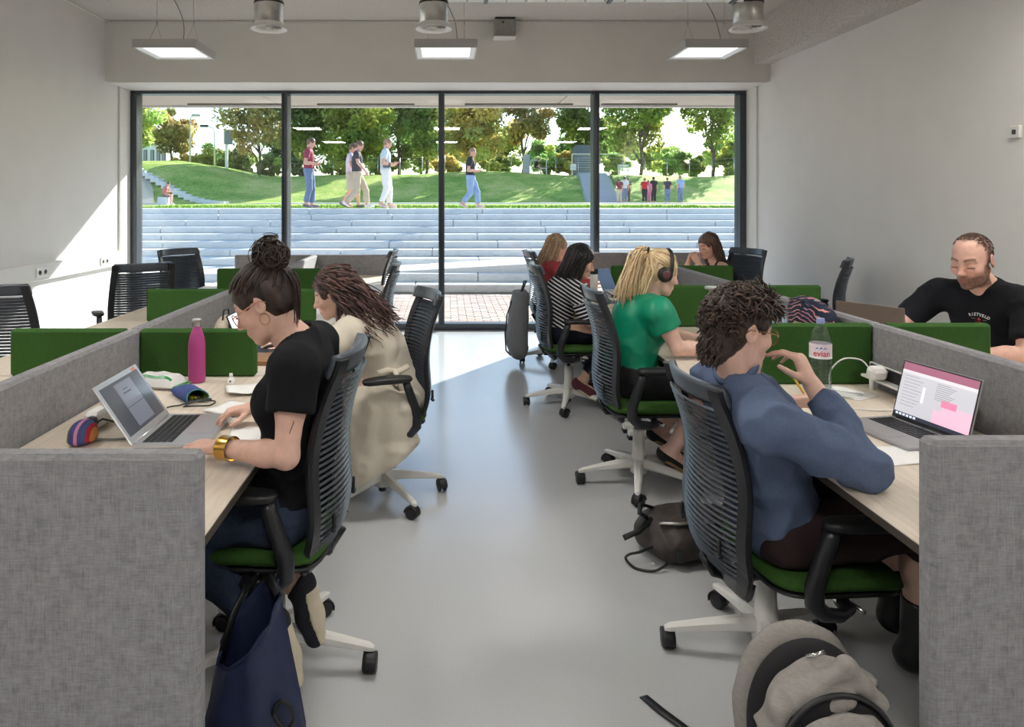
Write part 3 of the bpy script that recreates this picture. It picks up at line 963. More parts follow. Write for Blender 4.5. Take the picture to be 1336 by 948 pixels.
# ---- trees
def mk_leaf():
    m = bpy.data.materials.new('leaf_translucent'); m.use_nodes = True
    t = m.node_tree; b = t.nodes['Principled BSDF']; out = t.nodes['Material Output']
    a = t.nodes.new('ShaderNodeAttribute'); a.attribute_name = 'col'
    tr = t.nodes.new('ShaderNodeBsdfTranslucent'); mx = t.nodes.new('ShaderNodeMixShader'); mx.inputs[0].default_value = .6
    b.inputs['Roughness'].default_value = .6
    t.links.new(a.outputs['Color'], b.inputs['Base Color']); t.links.new(a.outputs['Color'], tr.inputs['Color'])
    t.links.new(b.outputs[0], mx.inputs[1]); t.links.new(tr.outputs[0], mx.inputs[2]); t.links.new(mx.outputs[0], out.inputs['Surface'])
    return m
m_leaf = mk_leaf()
m_bark = pmat('bark', (96, 84, 70), .9, var=.3, scale=12, bump=.6)
def leaves(cs, rs, n, size, tint):
    """n leaf quads scattered in clumps centred at cs with radii rs"""
    k = RNG.integers(0, len(cs), n)
    d = RNG.normal(size=(n, 3)); d /= np.linalg.norm(d, axis=1)[:, None]
    rad = RNG.uniform(.25, 1, n) ** .5
    c = cs[k] + d * (rad * rs[k])[:, None] * A3([1, 1, .8])
    a = RNG.normal(size=(n, 3)); a /= np.linalg.norm(a, axis=1)[:, None]
    b = np.cross(a, RNG.normal(size=(n, 3))); b /= np.linalg.norm(b, axis=1)[:, None]
    s = size * RNG.uniform(.6, 1.3, n)[:, None]
    V = np.stack([c - a * s, c - b * s * .5, c + a * s, c + b * s * .5], 1).reshape(-1, 3)
    F = np.arange(4 * n).reshape(-1, 4)
    v = RNG.uniform(.6, 1.35, (len(cs), 1))[k] * RNG.uniform(.75, 1.25, (n, 1))
    hue = RNG.uniform(-.12, .12, (len(cs), 1))[k]
    col = A3(lin(tint))[None] * v * np.concatenate([1 + hue * 1.6, 1 + 0 * hue, 1 - hue * .8], 1)
    return V, F, np.repeat(np.clip(col, 0, 1), 4, 0)
def tree(px, Y, top, bot, halfw, tint, label, n=3600, dens=26, trunk=True, name='tree', cat='tree', group='trees on the hill', lift=0.0, size=.21):
    x = (px - VPX) / FPX * Y; zg = ground_z(x, Y); zt = CAMZ - (top - VPY) / FPX * Y; zb = CAMZ - (bot - VPY) / FPX * Y
    w = halfw / FPX * Y
    r = empty(name, (x, Y, zg), label, cat, group)
    u = RNG.normal(size=(dens, 3)); u /= np.linalg.norm(u, axis=1)[:, None]; u *= RNG.uniform(.35, .92, (dens, 1))
    cc = A3([x, Y, (zt + zb) / 2]); hr = A3([w, w * .9, (zt - zb) / 2])
    cs = cc + u * hr; rs = RNG.uniform(.16, .34, dens) * (w + (zt - zb) / 2) * .62
    V, F, col = leaves(cs, rs, int(n * 1.35), size, tint)
    if trunk:
        mb = MB(); h = zt - zg
        tr = [(x + .12 * math.sin(i * 1.3), Y, zg - .1 + (h * .86) * i / 8) for i in range(9)]
        r0 = .030 * h * .55
        mb.tube(tr, [r0 * (1 - .1 * i) for i in range(9)], 8)
        for q in cs[:16]:
            j = max(1, min(6, int((q[2] - zg) / (h * .86) * 8) - 2)); a = tr[j]
            m = [(a[0] + (q[0] - a[0]) * t, a[1] + (q[1] - a[1]) * t, a[2] + (q[2] - a[2]) * (t ** .8)) for t in (0, .4, .75, 1)]
            mb.tube(m, [r0 * .34, r0 * .26, r0 * .16, r0 * .06], 5)
        mb.build('trunk', m_bark, r)
    np_obj('foliage', [(V - A3(r.location), F)], m_leaf, parent=r, cols=col)
G1, G2, G3, G4, G5 = (158, 172, 84), (186, 172, 110), (132, 152, 84), (204, 194, 118), (172, 190, 108)
tree(172, 63, 118, 196, 36, G5, 'green tree cut off by the left window frame', 3200)
tree(222, 68, 134, 205, 30, G2, 'brownish green slim tree beside the first lamp post', 3600, 30)
tree(338, 61, 92, 205, 52, G2, 'tall open-crowned tree just left of the second mullion', 3400, 26)
tree(405, 66, 84, 226, 46, G3, 'dense dark tree behind the man in maroon shirt', 6500, 40)
tree(466, 63, 80, 222, 48, G1, 'dense broad tree behind the pair of walkers', 7500, 44)
tree(520, 72, 84, 224, 40, G3, 'thinner dark tree showing sky behind man in white trousers', 3600, 34)
tree(556, 69, 100, 226, 26, G3, 'dark tree right at the middle window mullion', 3600, 30)
tree(614, 61, 96, 226, 44, G4, 'yellowish bushy tree behind the man in black t-shirt', 6000, 40)
tree(682, 63, 100, 196, 38, G2, 'golden green tree with clear stem beside the white kiosk', 3600, 30)
tree(766, 66, 84, 212, 40, G3, 'dark spreading tree standing over the slatted hut', 5200, 34)
tree(836, 62, 78, 206, 48, G1, 'large green tree right of the third mullion', 5600, 36)
tree(930, 62, 92, 200, 38, G1, 'airy tree with thin straight trunk at the right', 2600, 26)
tree(972, 70, 110, 224, 26, G5, 'pale green tree at the right window frame', 2600, 28)
for px, Y, tp, bt, w, tint, lb in ((300, 82, 192, 226, 34, G3, 'left of the maroon shirt man'), (372, 80, 150, 226, 38, G3, 'behind second mullion'), (432, 84, 96, 226, 46, G1, 'behind the dense dark tree'), (492, 82, 104, 226, 44, G3, 'between the two dense trees'),
        (548, 86, 150, 226, 34, G5, 'pale, seen through the gap at mid-window'), (590, 82, 110, 226, 44, G4, 'behind the yellowish tree'), (646, 84, 160, 226, 34, G1, 'left of golden green tree'), (706, 86, 186, 226, 30, G5, 'low, behind the shelter'),
        (752, 84, 165, 226, 30, G3, 'behind the hut'), (802, 84, 150, 226, 34, G1, 'behind third mullion'), (862, 86, 192, 226, 36, G5, 'low, right of the large green tree'), (948, 84, 182, 226, 40, G5, 'behind the airy tree')):
    tree(px, Y, tp, bt, w, tint, 'background tree in the rear row ' + lb, 3000, 30, size=.26, group='rear row of trees')
sh = [(240, 70, 196, 224, 22), (268, 72, 190, 224, 26), (312, 70, 198, 226, 22), (352, 72, 200, 228, 24), (390, 74, 205, 228, 26), (500, 74, 196, 228, 34), (655, 74, 200, 228, 26), (715, 76, 188, 226, 24), (742, 76, 198, 226, 20), (806, 74, 196, 228, 22), (878, 72, 194, 228, 30), (905, 72, 200, 228, 18), (950, 72, 190, 228, 24), (585, 74, 200, 228, 24), (445, 76, 206, 228, 26)]
shl = ['left of first lamp post', 'between the two lamp posts', 'right of the sign board', 'under the open-crowned tree', 'left of the maroon shirt man', 'under the dark trees mid-window',
       'beside the golden green tree', 'behind the white kiosk', 'left of the slatted hut', 'behind the white sign', 'round, right of the large green tree', 'below the sky gap at right', 'under the airy tree', 'behind the black t-shirt walker', 'behind the pair of walkers']
for (px, Y, t, b, w), s in zip(sh, shl):
    tree(px, Y, t, b + 2, w, random.choice((G1, G5, G4, G3)), 'green shrub on the crest ' + s, 1500, 16, trunk=True, name='shrub', cat='shrub', group='shrubs along the crest')

# ---- small things on the crest
def at(px, py, Y): return P(px, py, Y)
def lamp_post(px, top, Y, label, dark):
    x = (px - VPX) / FPX * Y; zg = ground_z(x, Y); zt = at(px, top, Y).z
    r = empty('street_lamp', (x, Y, zg), label, 'street lamp', 'street lamps on the crest')
    arm = [(x, Y, zt - 1.2), (x - .02, Y, zt - .4), (x - .25 if dark else x + .1, Y, zt), (x - .7 if dark else x + .4, Y, zt + .1)]
    MB().tube([(x, Y, zg)] + arm, [.09, .06, .05, .045, .04], 8).build('pole', pmat('lamp_pole_grey', (190, 192, 194), .5), r)
    hx = x - .95 if dark else x + .55
    MB().box((hx, Y, zt + .12), (.8, .3, .22), .08).build('lamp_head', m_dark if dark else pmat('lamp_pole_grey', (190, 192, 194)), r)
lamp_post(248, 152, 66, 'pale street lamp with a short arm beside brownish tree', False)
lamp_post(280, 166, 66, 'street lamp with a dark hooked head left of the sign board', True)
x = (298 - VPX) / FPX * 62; zg = ground_z(x, 62)
r = empty('sign_board', (x, 62, zg), 'grey information board on a white post on the crest', 'sign')
MB().box((x - .15, 62, zg + 1.1), (.22, .22, 2.2), .02).build('post', m_white, r)
MB().box((x + .05, 62, zg + 2.75), (.62, .35, 1.25), .03).build('board', pmat('board_grey', (128, 134, 142), .5), r)
MB().box((x - .32, 61.85, zg + 2.75), (.12, .1, 1.25), .02).build('board_edge', m_white, r)

x0, x1, Y = (160 - VPX) / FPX * 84, (217 - VPX) / FPX * 84, 84.0
zb = ground_z(x0, Y) - .3
r = empty('house', ((x0 + x1) / 2, Y + 2, zb), 'low white building with grey flat roof at far left', 'building')
MB().box(((x0 + x1) / 2, Y + 2, zb + 1.9), (x1 - x0, 4, 3.8)).build('wall', pmat('house_white', (226, 228, 232), .7), r)
MB().box(((x0 + x1) / 2 - .2, Y + 2, zb + 4.05), (x1 - x0 + .4, 4.4, .55), .03).build('roof', pmat('roof_grey', (120, 128, 138), .7), r)
for q in (.52, .68, .82, .94):
    w = MB().box((x0 + (x1 - x0) * q, Y - .03, zb + 2.4), (.42, .1, 1.5), .02).build('window', m_dark, r)
    MB().box((x0 + (x1 - x0) * q, Y - .09, zb + 2.4), (.32, .02, 1.35)).build('pane', pmat('far_glass', (110, 120, 132), .15), w, base=world_of(r))
fx0, fx1 = (160 - VPX) / FPX * 72, (217 - VPX) / FPX * 72
MB().prism([(fx0, 72, 3.3), (fx1, 72, 3.3), (fx1, 72, 4.85), (fx0, 72, 5.5)], (0, .25, 0)).build('garden_wall', m_white, base=((fx0 + fx1) / 2, 72, 3.3), label='sloping white garden wall below the low white building', cat='wall')

# slatted hut
hx, hy = (759 - VPX) / FPX * 64, 64.0; zg = ground_z(hx, hy)
r = empty('hut', (hx, hy, zg), 'dark grey slatted hut with chamfered roof above the right stairs', 'hut')
mh = pmat('hut_slate', (98, 106, 118), .7); mh2 = pmat('hut_slate_light', (132, 140, 150), .7)
MB().box((hx, hy, zg + 1.0), (1.42, 1.3, 2.0)).build('body', mh, r)
for k in range(9):
    MB().box((hx, hy - .66, zg + .15 + k * .21), (1.5, .05, .13), .01).build('slat', mh2, r)
MB().prism([(hx - .8, hy - .75, zg + 2.0), (hx + .8, hy - .75, zg + 2.0), (hx + .8, hy - .75, zg + 2.35), (hx + .6, hy - .75, zg + 2.75), (hx - .6, hy - .75, zg + 2.75), (hx - .8, hy - .75, zg + 2.35)], (0, 1.5, 0)).build('roof', mh, r)
MB().bar((hx - 1.0, hy - .75, zg + 1.95), (hx + 3.3, hy - .75, zg + 1.95), .08, .06).bar((hx - 1.0, hy - .75, zg - .1), (hx - 1.0, hy - .75, zg + 1.95), .06, .06).build('railing', m_galv, r)
MB().box((hx - .9, hy - .8, zg + .8), (.5, .06, .55)).build('notice', m_white, r)

# white kiosk frame with seat
kx, ky = (698 - VPX) / FPX * 62, 62.0; zg = ground_z(kx, ky)
r = empty('shelter', (kx, ky, zg), 'open white shelter frame with grey box on the crest', 'shelter')
MB().box((kx - .75, ky, zg + .85), (.55, .5, 1.7), .03).build('cabinet', pmat('cabinet_grey', (170, 174, 178), .6), r)
for dx in (-.4, .25, .95):
    MB().bar((kx + dx, ky - .3, zg), (kx + dx, ky - .3, zg + 1.25), .06, .06).build('post', m_white, r)
MB().bar((kx - .42, ky - .3, zg + 1.22), (kx + .3, ky - .3, zg + 1.22), .06, .08).bar((kx - .42, ky - .3, zg + .5), (kx + 1.0, ky - .3, zg + .5), .3, .06).build('rail', m_white, r)
sx = (813 - VPX) / FPX * 62; zg = ground_z(sx, 62)
r = empty('bench', (sx, 62, zg), 'white slatted bench seen from behind right of the stairs', 'bench')
for k in range(3): MB().box((sx, 62, zg + .45 + k * .2), (.95, .06, .15), .01).build('slat', m_white, r)
for dx in (-.42, .42): MB().bar((sx + dx, 62, zg), (sx + dx, 62, zg + .95), .06, .06).build('post', m_white, r)

# wire fence on the crest
fn = empty('fence', (14, 61.5, 3.8), 'thin wire fence with slim posts along the crest', 'fence')
fxs = [-13.5 + i * 1.9 for i in range(22)]
for q in fxs:
    zg = ground_z(q, 61.5)
    MB().tube([(q, 61.5, zg - .1), (q, 61.5, zg + 1.5)], .035, 6).build('post', m_galv, fn)
mb = MB()
for hh in (.3, .7, 1.1, 1.45): mb.tube([(q, 61.5, ground_z(q, 61.5) + hh) for q in fxs], .012, 4)
mb.build('wire', m_galv, fn)
# ------------------------------------------------------------------ task chairs
m_slat = pmat('slat_grey', (72, 78, 87), .30, var=.06)
m_frame = pmat('chair_frame_black', (32, 34, 38), .35, var=.1)
m_base = pmat('chair_base_white', (228, 226, 221), .38, var=.02)
PROF = [(.37, -.15), (.46, -.212), (.55, -.240), (.64, -.238), (.74, -.228), (.85, -.240), (.95, -.268), (1.08, -.322)]
def prof(z):
    for (z0, x0), (z1, x1) in zip(PROF, PROF[1:]):
        if z <= z1 or z1 == PROF[-1][0]:
            t = (z - z0) / (z1 - z0)
            return x0 + (x1 - x0) * t
def profs(z):          # smoothed
    return sum(prof(min(1.08, max(.37, z + d))) for d in (-.05, -.025, 0, .025, .05)) / 5
def halfw(z):
    if z < .56: return .135 + (.240 - .135) * math.sin(min(1, max(0, z - .37) / .19) * math.pi / 2)
    return .240 - .022 * max(0, (z - .75) / .33)
def bp_(y, z):
    w = halfw(z); return Vector((profs(z) + .055 * min(1.0, abs(y / .225)) ** 2.2, y, z))

SLAT_MESH = []
Zs = [.457 + i * .0188 for i in range(30)]
for z in Zs:
    w = halfw(z) - .012; n = 10; mb = MB()
    fr, bk = [], []
    R = []
    for i in range(n + 1):
        y = -w + 2 * w * i / n
        p = bp_(y, z)
        # louvred blade: 16 mm deep, 5 mm thick, leaning back
        a = p + Vector((.010, 0, -.0065)); b = p + Vector((-.008, 0, .0065)); t = Vector((.003, 0, .0028))
        R.append([a - t, a + t, b + t, b - t])
    vs = [p for r in R for p in r]; fs = []
    for i in range(n):
        for k in range(4):
            fs.append((i * 4 + k, i * 4 + (k + 1) % 4, (i + 1) * 4 + (k + 1) % 4, (i + 1) * 4 + k))
    fs += [(3, 2, 1, 0), (n * 4, n * 4 + 1, n * 4 + 2, n * 4 + 3)]
    mb.add(vs, fs); SLAT_MESH.append(mb.mesh('slat', m_slat))

def part(mb, name, mat, parent, **k): return mb.build(name, mat, parent, base=LOCAL, **k)

def make_chair(sa=36):
    r = empty('office_chair')
    # five-star base
    hub = MB().lathe([(.030, .060), (.046, .066), (.044, .10), (.034, .20), (.031, .30), (.026, .305)], n=20)
    base = part(hub, 'star_base', m_base, r)
    for k in range(5):
        a = math.radians(sa + 72 * k); c, s = math.cos(a), math.sin(a)
        mb = MB()
        pts = []
        prof5 = [(.030, .118, .028, .052), (.10, .112, .026, .046), (.22, .094, .021, .034), (.318, .078, .017, .024), (.335, .073, .010, .016)]
        vs = []
        for (rr, zc, hw, hh) in prof5:
            for (u, w) in ((-1, -.6), (-.6, -1), (.6, -1), (1, -.6), (1, .5), (.5, 1), (-.5, 1), (-1, .5)):
                q = Vector((rr, u * hw * .9, zc + w * hh * .5))
                vs.append((q.x * c - q.y * s, q.x * s + q.y * c, q.z))
        fs = [(i * 8 + j, i * 8 + (j + 1) % 8, (i + 1) * 8 + (j + 1) % 8, (i + 1) * 8 + j) for i in range(4) for j in range(8)] + [tuple(range(8))[::-1], tuple(range(32, 40))]
        mb.add(vs, fs)
        part(mb, 'base_arm', m_base, base)
        # caster
        x, y = .322 * c, .322 * s
        ax = Vector((-s, c, 0)); ca = a + 1.1 * (k % 3 - 1) + .5
        ax = Vector((-math.sin(ca), math.cos(ca), 0)); tr = Vector((math.cos(ca), math.sin(ca), 0)) * -.012
        mb = MB()
        mb.lathe([(.006, .050), (.006, .085)], (x, y, 0), 8)
        hood = []
        for t in (-1, 1):
            pass
        for i in range(9):
            an = math.radians(-20 + i * 25)
            hood.append(Vector((x, y, .030)) + tr + Vector((math.cos(ca), math.sin(ca), 0)) * (.033 * math.cos(an)) + Vector((0, 0, .033 * math.sin(an))))
        mb.grid([[h - ax * .022, h - ax * .008, h + ax * .008, h + ax * .022] for h in hood], thick=.004)
        cs = part(mb, 'caster', m_black, r)
        for t in (-1, 1):
            part(MB().lathe([(.006, -.008), (.024, -.008), (.0295, -.004), (.0295, .005), (.024, .009), (.006, .009)], Vector((x, y, .0295)) + tr + ax * (.014 * t), 18, axis=ax * t), 'wheel', m_black, cs)
    part(MB().lathe([(.014, .30), (.014, .395), (.024, .395), (.024, .41)], n=14).lathe([(.020, .036), (.020, .075)], n=14), 'gas_lift', m_black, r)
    # mechanism
    mb = MB().box((-.01, 0, .405), (.24, .13, .055), .015).box((-.15, 0, .405), (.10, .08, .03), .01).box((.10, 0, .418), (.12, .34, .012), .004)
    part(mb, 'tilt_mechanism', m_black, r)
    lv = MB().tube([(.03, -.06, .40), (.05, -.20, .398), (.06, -.25, .396)], [.006, .006, .009], 8)
    part(lv, 'lever', m_chrome, r)
    # seat pan and cushion
    def slab(x0, x1, w, z0, z1, rad, nx=10, front=.03):
        mb = MB(); P1 = []
        nt = 16
        ring = []
        for i in range(nt * 4):
            t = 2 * math.pi * i / (nt * 4)
            e = 5.0
            cx, sy = math.cos(t), math.sin(t)
            rr = (abs(cx) ** e + abs(sy) ** e) ** (-1 / e)
            ring.append((cx * rr, sy * rr))
        cxm, hx = (x0 + x1) / 2, (x1 - x0) / 2
        lev = [(z0, .90), (z0 + rad * .4, .97), (z0 + rad, 1.0), (z1 - rad, 1.0), (z1 - rad * .35, .975), (z1, .92), (z1 + .004, .6), (z1 + .003, .0)]
        vs = []
        for z, sc in lev:
            for u, v in ring:
                x = cxm + u * hx * sc; y = v * w * sc
                dz = -front * max(0, (x - (x1 - .14)) / .14) ** 2
                vs.append((x, y, z + dz))
        m = len(ring); fs = [(i * m + j, i * m + (j + 1) % m, (i + 1) * m + (j + 1) % m, (i + 1) * m + j) for i in range(len(lev) - 1) for j in range(m)] + [tuple(range(m))[::-1]]
        return MB().add(vs, fs, True)
    part(slab(-.20, .235, .235, .425, .445, .008, front=.02), 'seat_pan', m_black, r)
    part(slab(-.205, .245, .245, .445, .492, .02, front=.028), 'seat', m_seatgreen, r)
    # back frame: two rails, head band and foot panel, with the slats as its pieces
    mb = MB()
    zz = [.40 + i * .03 for i in range(24)]
    for sg in (-1, 1):
        ring = []
        for z in zz:
            z = min(z, 1.075)
            w = halfw(z); a = bp_(sg * w, z); b = bp_(sg * (w - .040), z)
            o = (a - b).normalized(); nrm = Vector((o.y, -o.x, 0)) * (1 if sg > 0 else -1)
            ring.append([a + nrm * .012, a + nrm * .016 * 0 + o * .004, a - nrm * .012, b - nrm * .010, b + nrm * .010])
        vs = [p for q in ring for p in q]; m = 5
        fs = [(i * m + j, i * m + (j + 1) % m, (i + 1) * m + (j + 1) % m, (i + 1) * m + j) for i in range(len(ring) - 1) for j in range(m)] + [tuple(range(m))[::-1], tuple(range((len(ring) - 1) * m, len(ring) * m))]
        mb.add(vs, fs)
    bf = part(mb, 'back_frame', m_frame, r, fixn=True)
    def band(z0, z1, th, nm, mat):
        rows = []
        for i in range(7):
            z = z0 + (z1 - z0) * i / 6
            sh = 1.0 if z < 1.06 else 1 - .04 * ((z - 1.06) / .02)
            rows.append([bp_(-halfw(z) * sh + 2 * halfw(z) * sh * j / 14, min(z, 1.08)) + Vector((th / 2, 0, 0)) for j in range(15)])
        part(MB().grid(rows, thick=th), nm, mat, bf, fixn=True)
    band(1.018, 1.082, .022, 'head_band', m_slat)
    band(.375, .452, .018, 'foot_panel', m_frame)
    for me in SLAT_MESH:
        o = bpy.data.objects.new('slat', me); COL.objects.link(o); o.parent = bf
    for sg in (-1, 1):
        part(MB().box(bp_(sg * .15, .56) + Vector((-.020, 0, 0)), (.012, .014, .05), .004).box(bp_(sg * .15, .535) + Vector((-.024, 0, 0)), (.016, .03, .014), .004), 'lumbar_slider', m_black, bf)
    # lower yoke that carries the back
    part(MB().tube([(-.02, 0, .405), (-.12, 0, .40), (-.185, 0, .415), (-.225, 0, .47)], [.03, .03, .028, .02], 10, flat=.6), 'back_yoke', m_black, r)
    # arms: bracket under the seat, curved upright, pad
    for sg in (-1, 1):
        y0, y1 = sg * .245, sg * .285
        mb = MB()
        mb.tube([(.02, sg * .10, .408), (.02, sg * .20, .405)], .020, 12)
        part(mb, 'arm_bracket', m_chrome, r)
        pts = [(.02, sg * .19, .405), (.015, sg * .245, .402), (-.03, sg * .272, .402), (-.085, sg * .280, .412), (-.118, sg * .283, .445), (-.120, sg * .285, .50), (-.098, sg * .287, .57), (-.072, sg * .288, .64), (-.062, sg * .288, .675)]
        part(MB().tube(pts, [.022, .024, .026, .028, .029, .028, .026, .024, .022], 12, flat=.72), 'arm_support', m_frame, r)
        mb = MB(); rows = []
        n = 20
        lev = [(.672, .80), (.676, .95), (.688, 1.0), (.698, .95), (.702, .75), (.7025, 0)]
        ring = []
        for i in range(n):
            t = 2 * math.pi * i / n; e = 3.2
            rr = (abs(math.cos(t)) ** e + abs(math.sin(t)) ** e) ** (-1 / e)
            ring.append((math.cos(t) * rr, math.sin(t) * rr))
        vs = [(.03 + u * .125 * s2, sg * .288 + v * .042 * s2, z - .006 * max(0, u) ** 2) for z, s2 in lev for u, v in ring]
        fs = [(i * n + j, i * n + (j + 1) % n, (i + 1) * n + (j + 1) % n, (i + 1) * n + j) for i in range(len(lev) - 1) for j in range(n)] + [tuple(range(n))[::-1]]
        mb.add(vs, fs, True)
        part(mb, 'armrest', m_black, r)
    return r

CH0 = make_chair()
ch_used = []
def chair(x, y, deg, label, dz=0.0, star=0.0):
    c = CH0 if not ch_used else copy_tree(CH0)
    ch_used.append(c)
    c.location = (x, y, 0); c.rotation_euler = (0, 0, math.radians(deg))
    if dz:
        for o in c.children:
            nm = o.name.split('.')[0]
            if nm not in ('star_base', 'caster'): o.location.z = dz
            if nm in ('seat', 'seat_pan', 'armrest', 'arm_support', 'arm_bracket', 'tilt_mechanism', 'lever'): o.location.x = .12
    if star:
        for o in c.children:
            if o.name.split('.')[0] in ('star_base', 'caster'): o.rotation_euler.z = math.radians(star)
    return tag(c, label, 'chair', 'green-seated ribbed office chairs')
chair(-.575, 2.42, 176, 'ribbed office chair under the woman in black t-shirt')
chair(-.34, 3.80, 196, 'ribbed office chair with beige coat hanging over its seat')
chair(-.66, 5.60, 180, 'empty ribbed aisle chair nearest behind the beige coat woman')
chair(-.78, 7.05, 178, 'empty ribbed aisle chair of the left bench closest to window')
chair(1.09, 2.46, 4, 'ribbed office chair under the young man in blue shirt', -.105, star=-13)
chair(1.06, 3.98, 2, 'ribbed office chair under the woman in green blouse')
chair(.93, 5.50, 2, 'ribbed office chair under the woman in striped top')
chair(1.05, 6.98, 4, 'ribbed office chair under the woman in red, backpack hanging behind it')
chair(-2.62, 4.38, 92, 'ribbed chair seen from behind, cut off at left edge')
chair(-2.46, 5.74, 122, 'ribbed chair standing turned near wall sockets')
chair(-2.48, 7.05, -38, 'empty chair with its front turned to the room at left window')
chair(3.10, 6.10, 147, 'empty ribbed chair with arms by the right wall')
chair(2.80, 7.15, 205, 'ribbed chair under the woman in black sleeveless top')
chair(3.10, 3.85, 188, 'ribbed chair behind the bearded man in black t-shirt')
# ------------------------------------------------------------------ people
SKIN = lambda: attr_mat('skin', 'col', rough=.5, bump=.12, bscale=500, spec=.35)

def frame_from(fwd, up_hint=(0, 0, 1)):
    f = nz(fwd); u = A3(up_hint); l = nz(np.cross(u, f)); u = np.cross(f, l)
    return np.stack([f, l, u], 1)          # columns: forward, left, up

def rot_about(v, ax, deg):
    a = math.radians(deg); ax = nz(ax); v = A3(v)
    return v * math.cos(a) + np.cross(ax, v) * math.sin(a) + ax * (ax @ v) * (1 - math.cos(a))

def head_prims(o, H, s=1.0, fem=False, beard=False):
    W = lambda x, y, z: A3(o) + H @ (A3([x, y, z]) * s)
    pr = [ell(W(-.014, 0, .036), A3([.094, .074, .084]) * s, H, .02),
          ell(W(.030, 0, -.02), A3([.064, .062, .085]) * s, H, .03)]
    j = .040 if fem else .046
    for g in (-1, 1):
        pr.append(cap(W(-.006, g * .052, -.045), W(.030, g * j * .85, -.085), .018 * s, .017 * s, .02))
        pr.append(cap(W(.030, g * j * .85, -.085), W(.070, g * .012, -.104), .017 * s, .016 * s, .02))
        pr.append(cap(W(.078, g * .012, .026), W(.068, g * .046, .022), .011 * s, .009 * s, .014))
        pr.append(ell(W(.060, g * .042, -.025), A3([.026, .022, .022]) * s, H, .022))
    pr.append(ell(W(.074, 0, -.100), A3([.018, .021, .015]) * s, H, .014))
    pr.append(ell(W(.058, 0, -.070), A3([.036, .034, .034]) * s, H, .02))
    for g in (-1, 1):
        pr.append(ell(W(.098, g * .033, -.002), A3([.020, .018, .0125]) * s, H, .010, op='s'))
        pr.append(ell(W(.0745, g * .033, -.003), A3([.0145, .0150, .0125]) * s, H, .003))
        pr.append(cap(W(.087, g * .022, -.0065), W(.084, g * .045, -.006), .0032 * s, .0026 * s, .003))
    pr += [cap(W(.086, 0, .012), W(.110, 0, -.026), .0080 * s, .0100 * s, .012),
           ell(W(.113, 0, -.031), A3([.011, .0115, .010]) * s, H, .006),
           cap(W(.101, -.012, -.035), W(.101, .012, -.035), .0078 * s, .0078 * s, .006)]
    for g in (-1, 1): pr.append(ell(W(.111, g * .0065, -.042), A3([.006, .0035, .004]) * s, H, .003, op='s'))
    pr += [cap(W(.0935, -.014, -.0625), W(.0935, .014, -.0625), .0068 * s, .0068 * s, .006),
           cap(W(.0885, -.024, -.066), W(.0935, .0, -.063), .004 * s, .006 * s, .005), cap(W(.0885, .024, -.066), W(.0935, .0, -.063), .004 * s, .006 * s, .005),
           cap(W(.0905, -.013, -.0735), W(.0905, .013, -.0735), .0075 * s, .0075 * s, .006),
           cap(W(.103, -.018, -.068), W(.103, .018, -.068), .0028 * s, .0028 * s, .003, op='s')]
    for g in (-1, 1):     # ears
        R = H @ np.array(Euler((0, math.radians(-12), math.radians(g * 18))).to_matrix())
        pr.append(ell(W(-.012, g * .079, -.004), A3([.0205, .0085, .034]) * s, R, .006))
        pr.append(ell(W(-.007, g * .089, .000), A3([.011, .0075, .020]) * s, R, .003, op='s'))
        pr.append(ell(W(.004, g * .078, -.008), A3([.005, .005, .007]) * s, R, .004))
    return pr

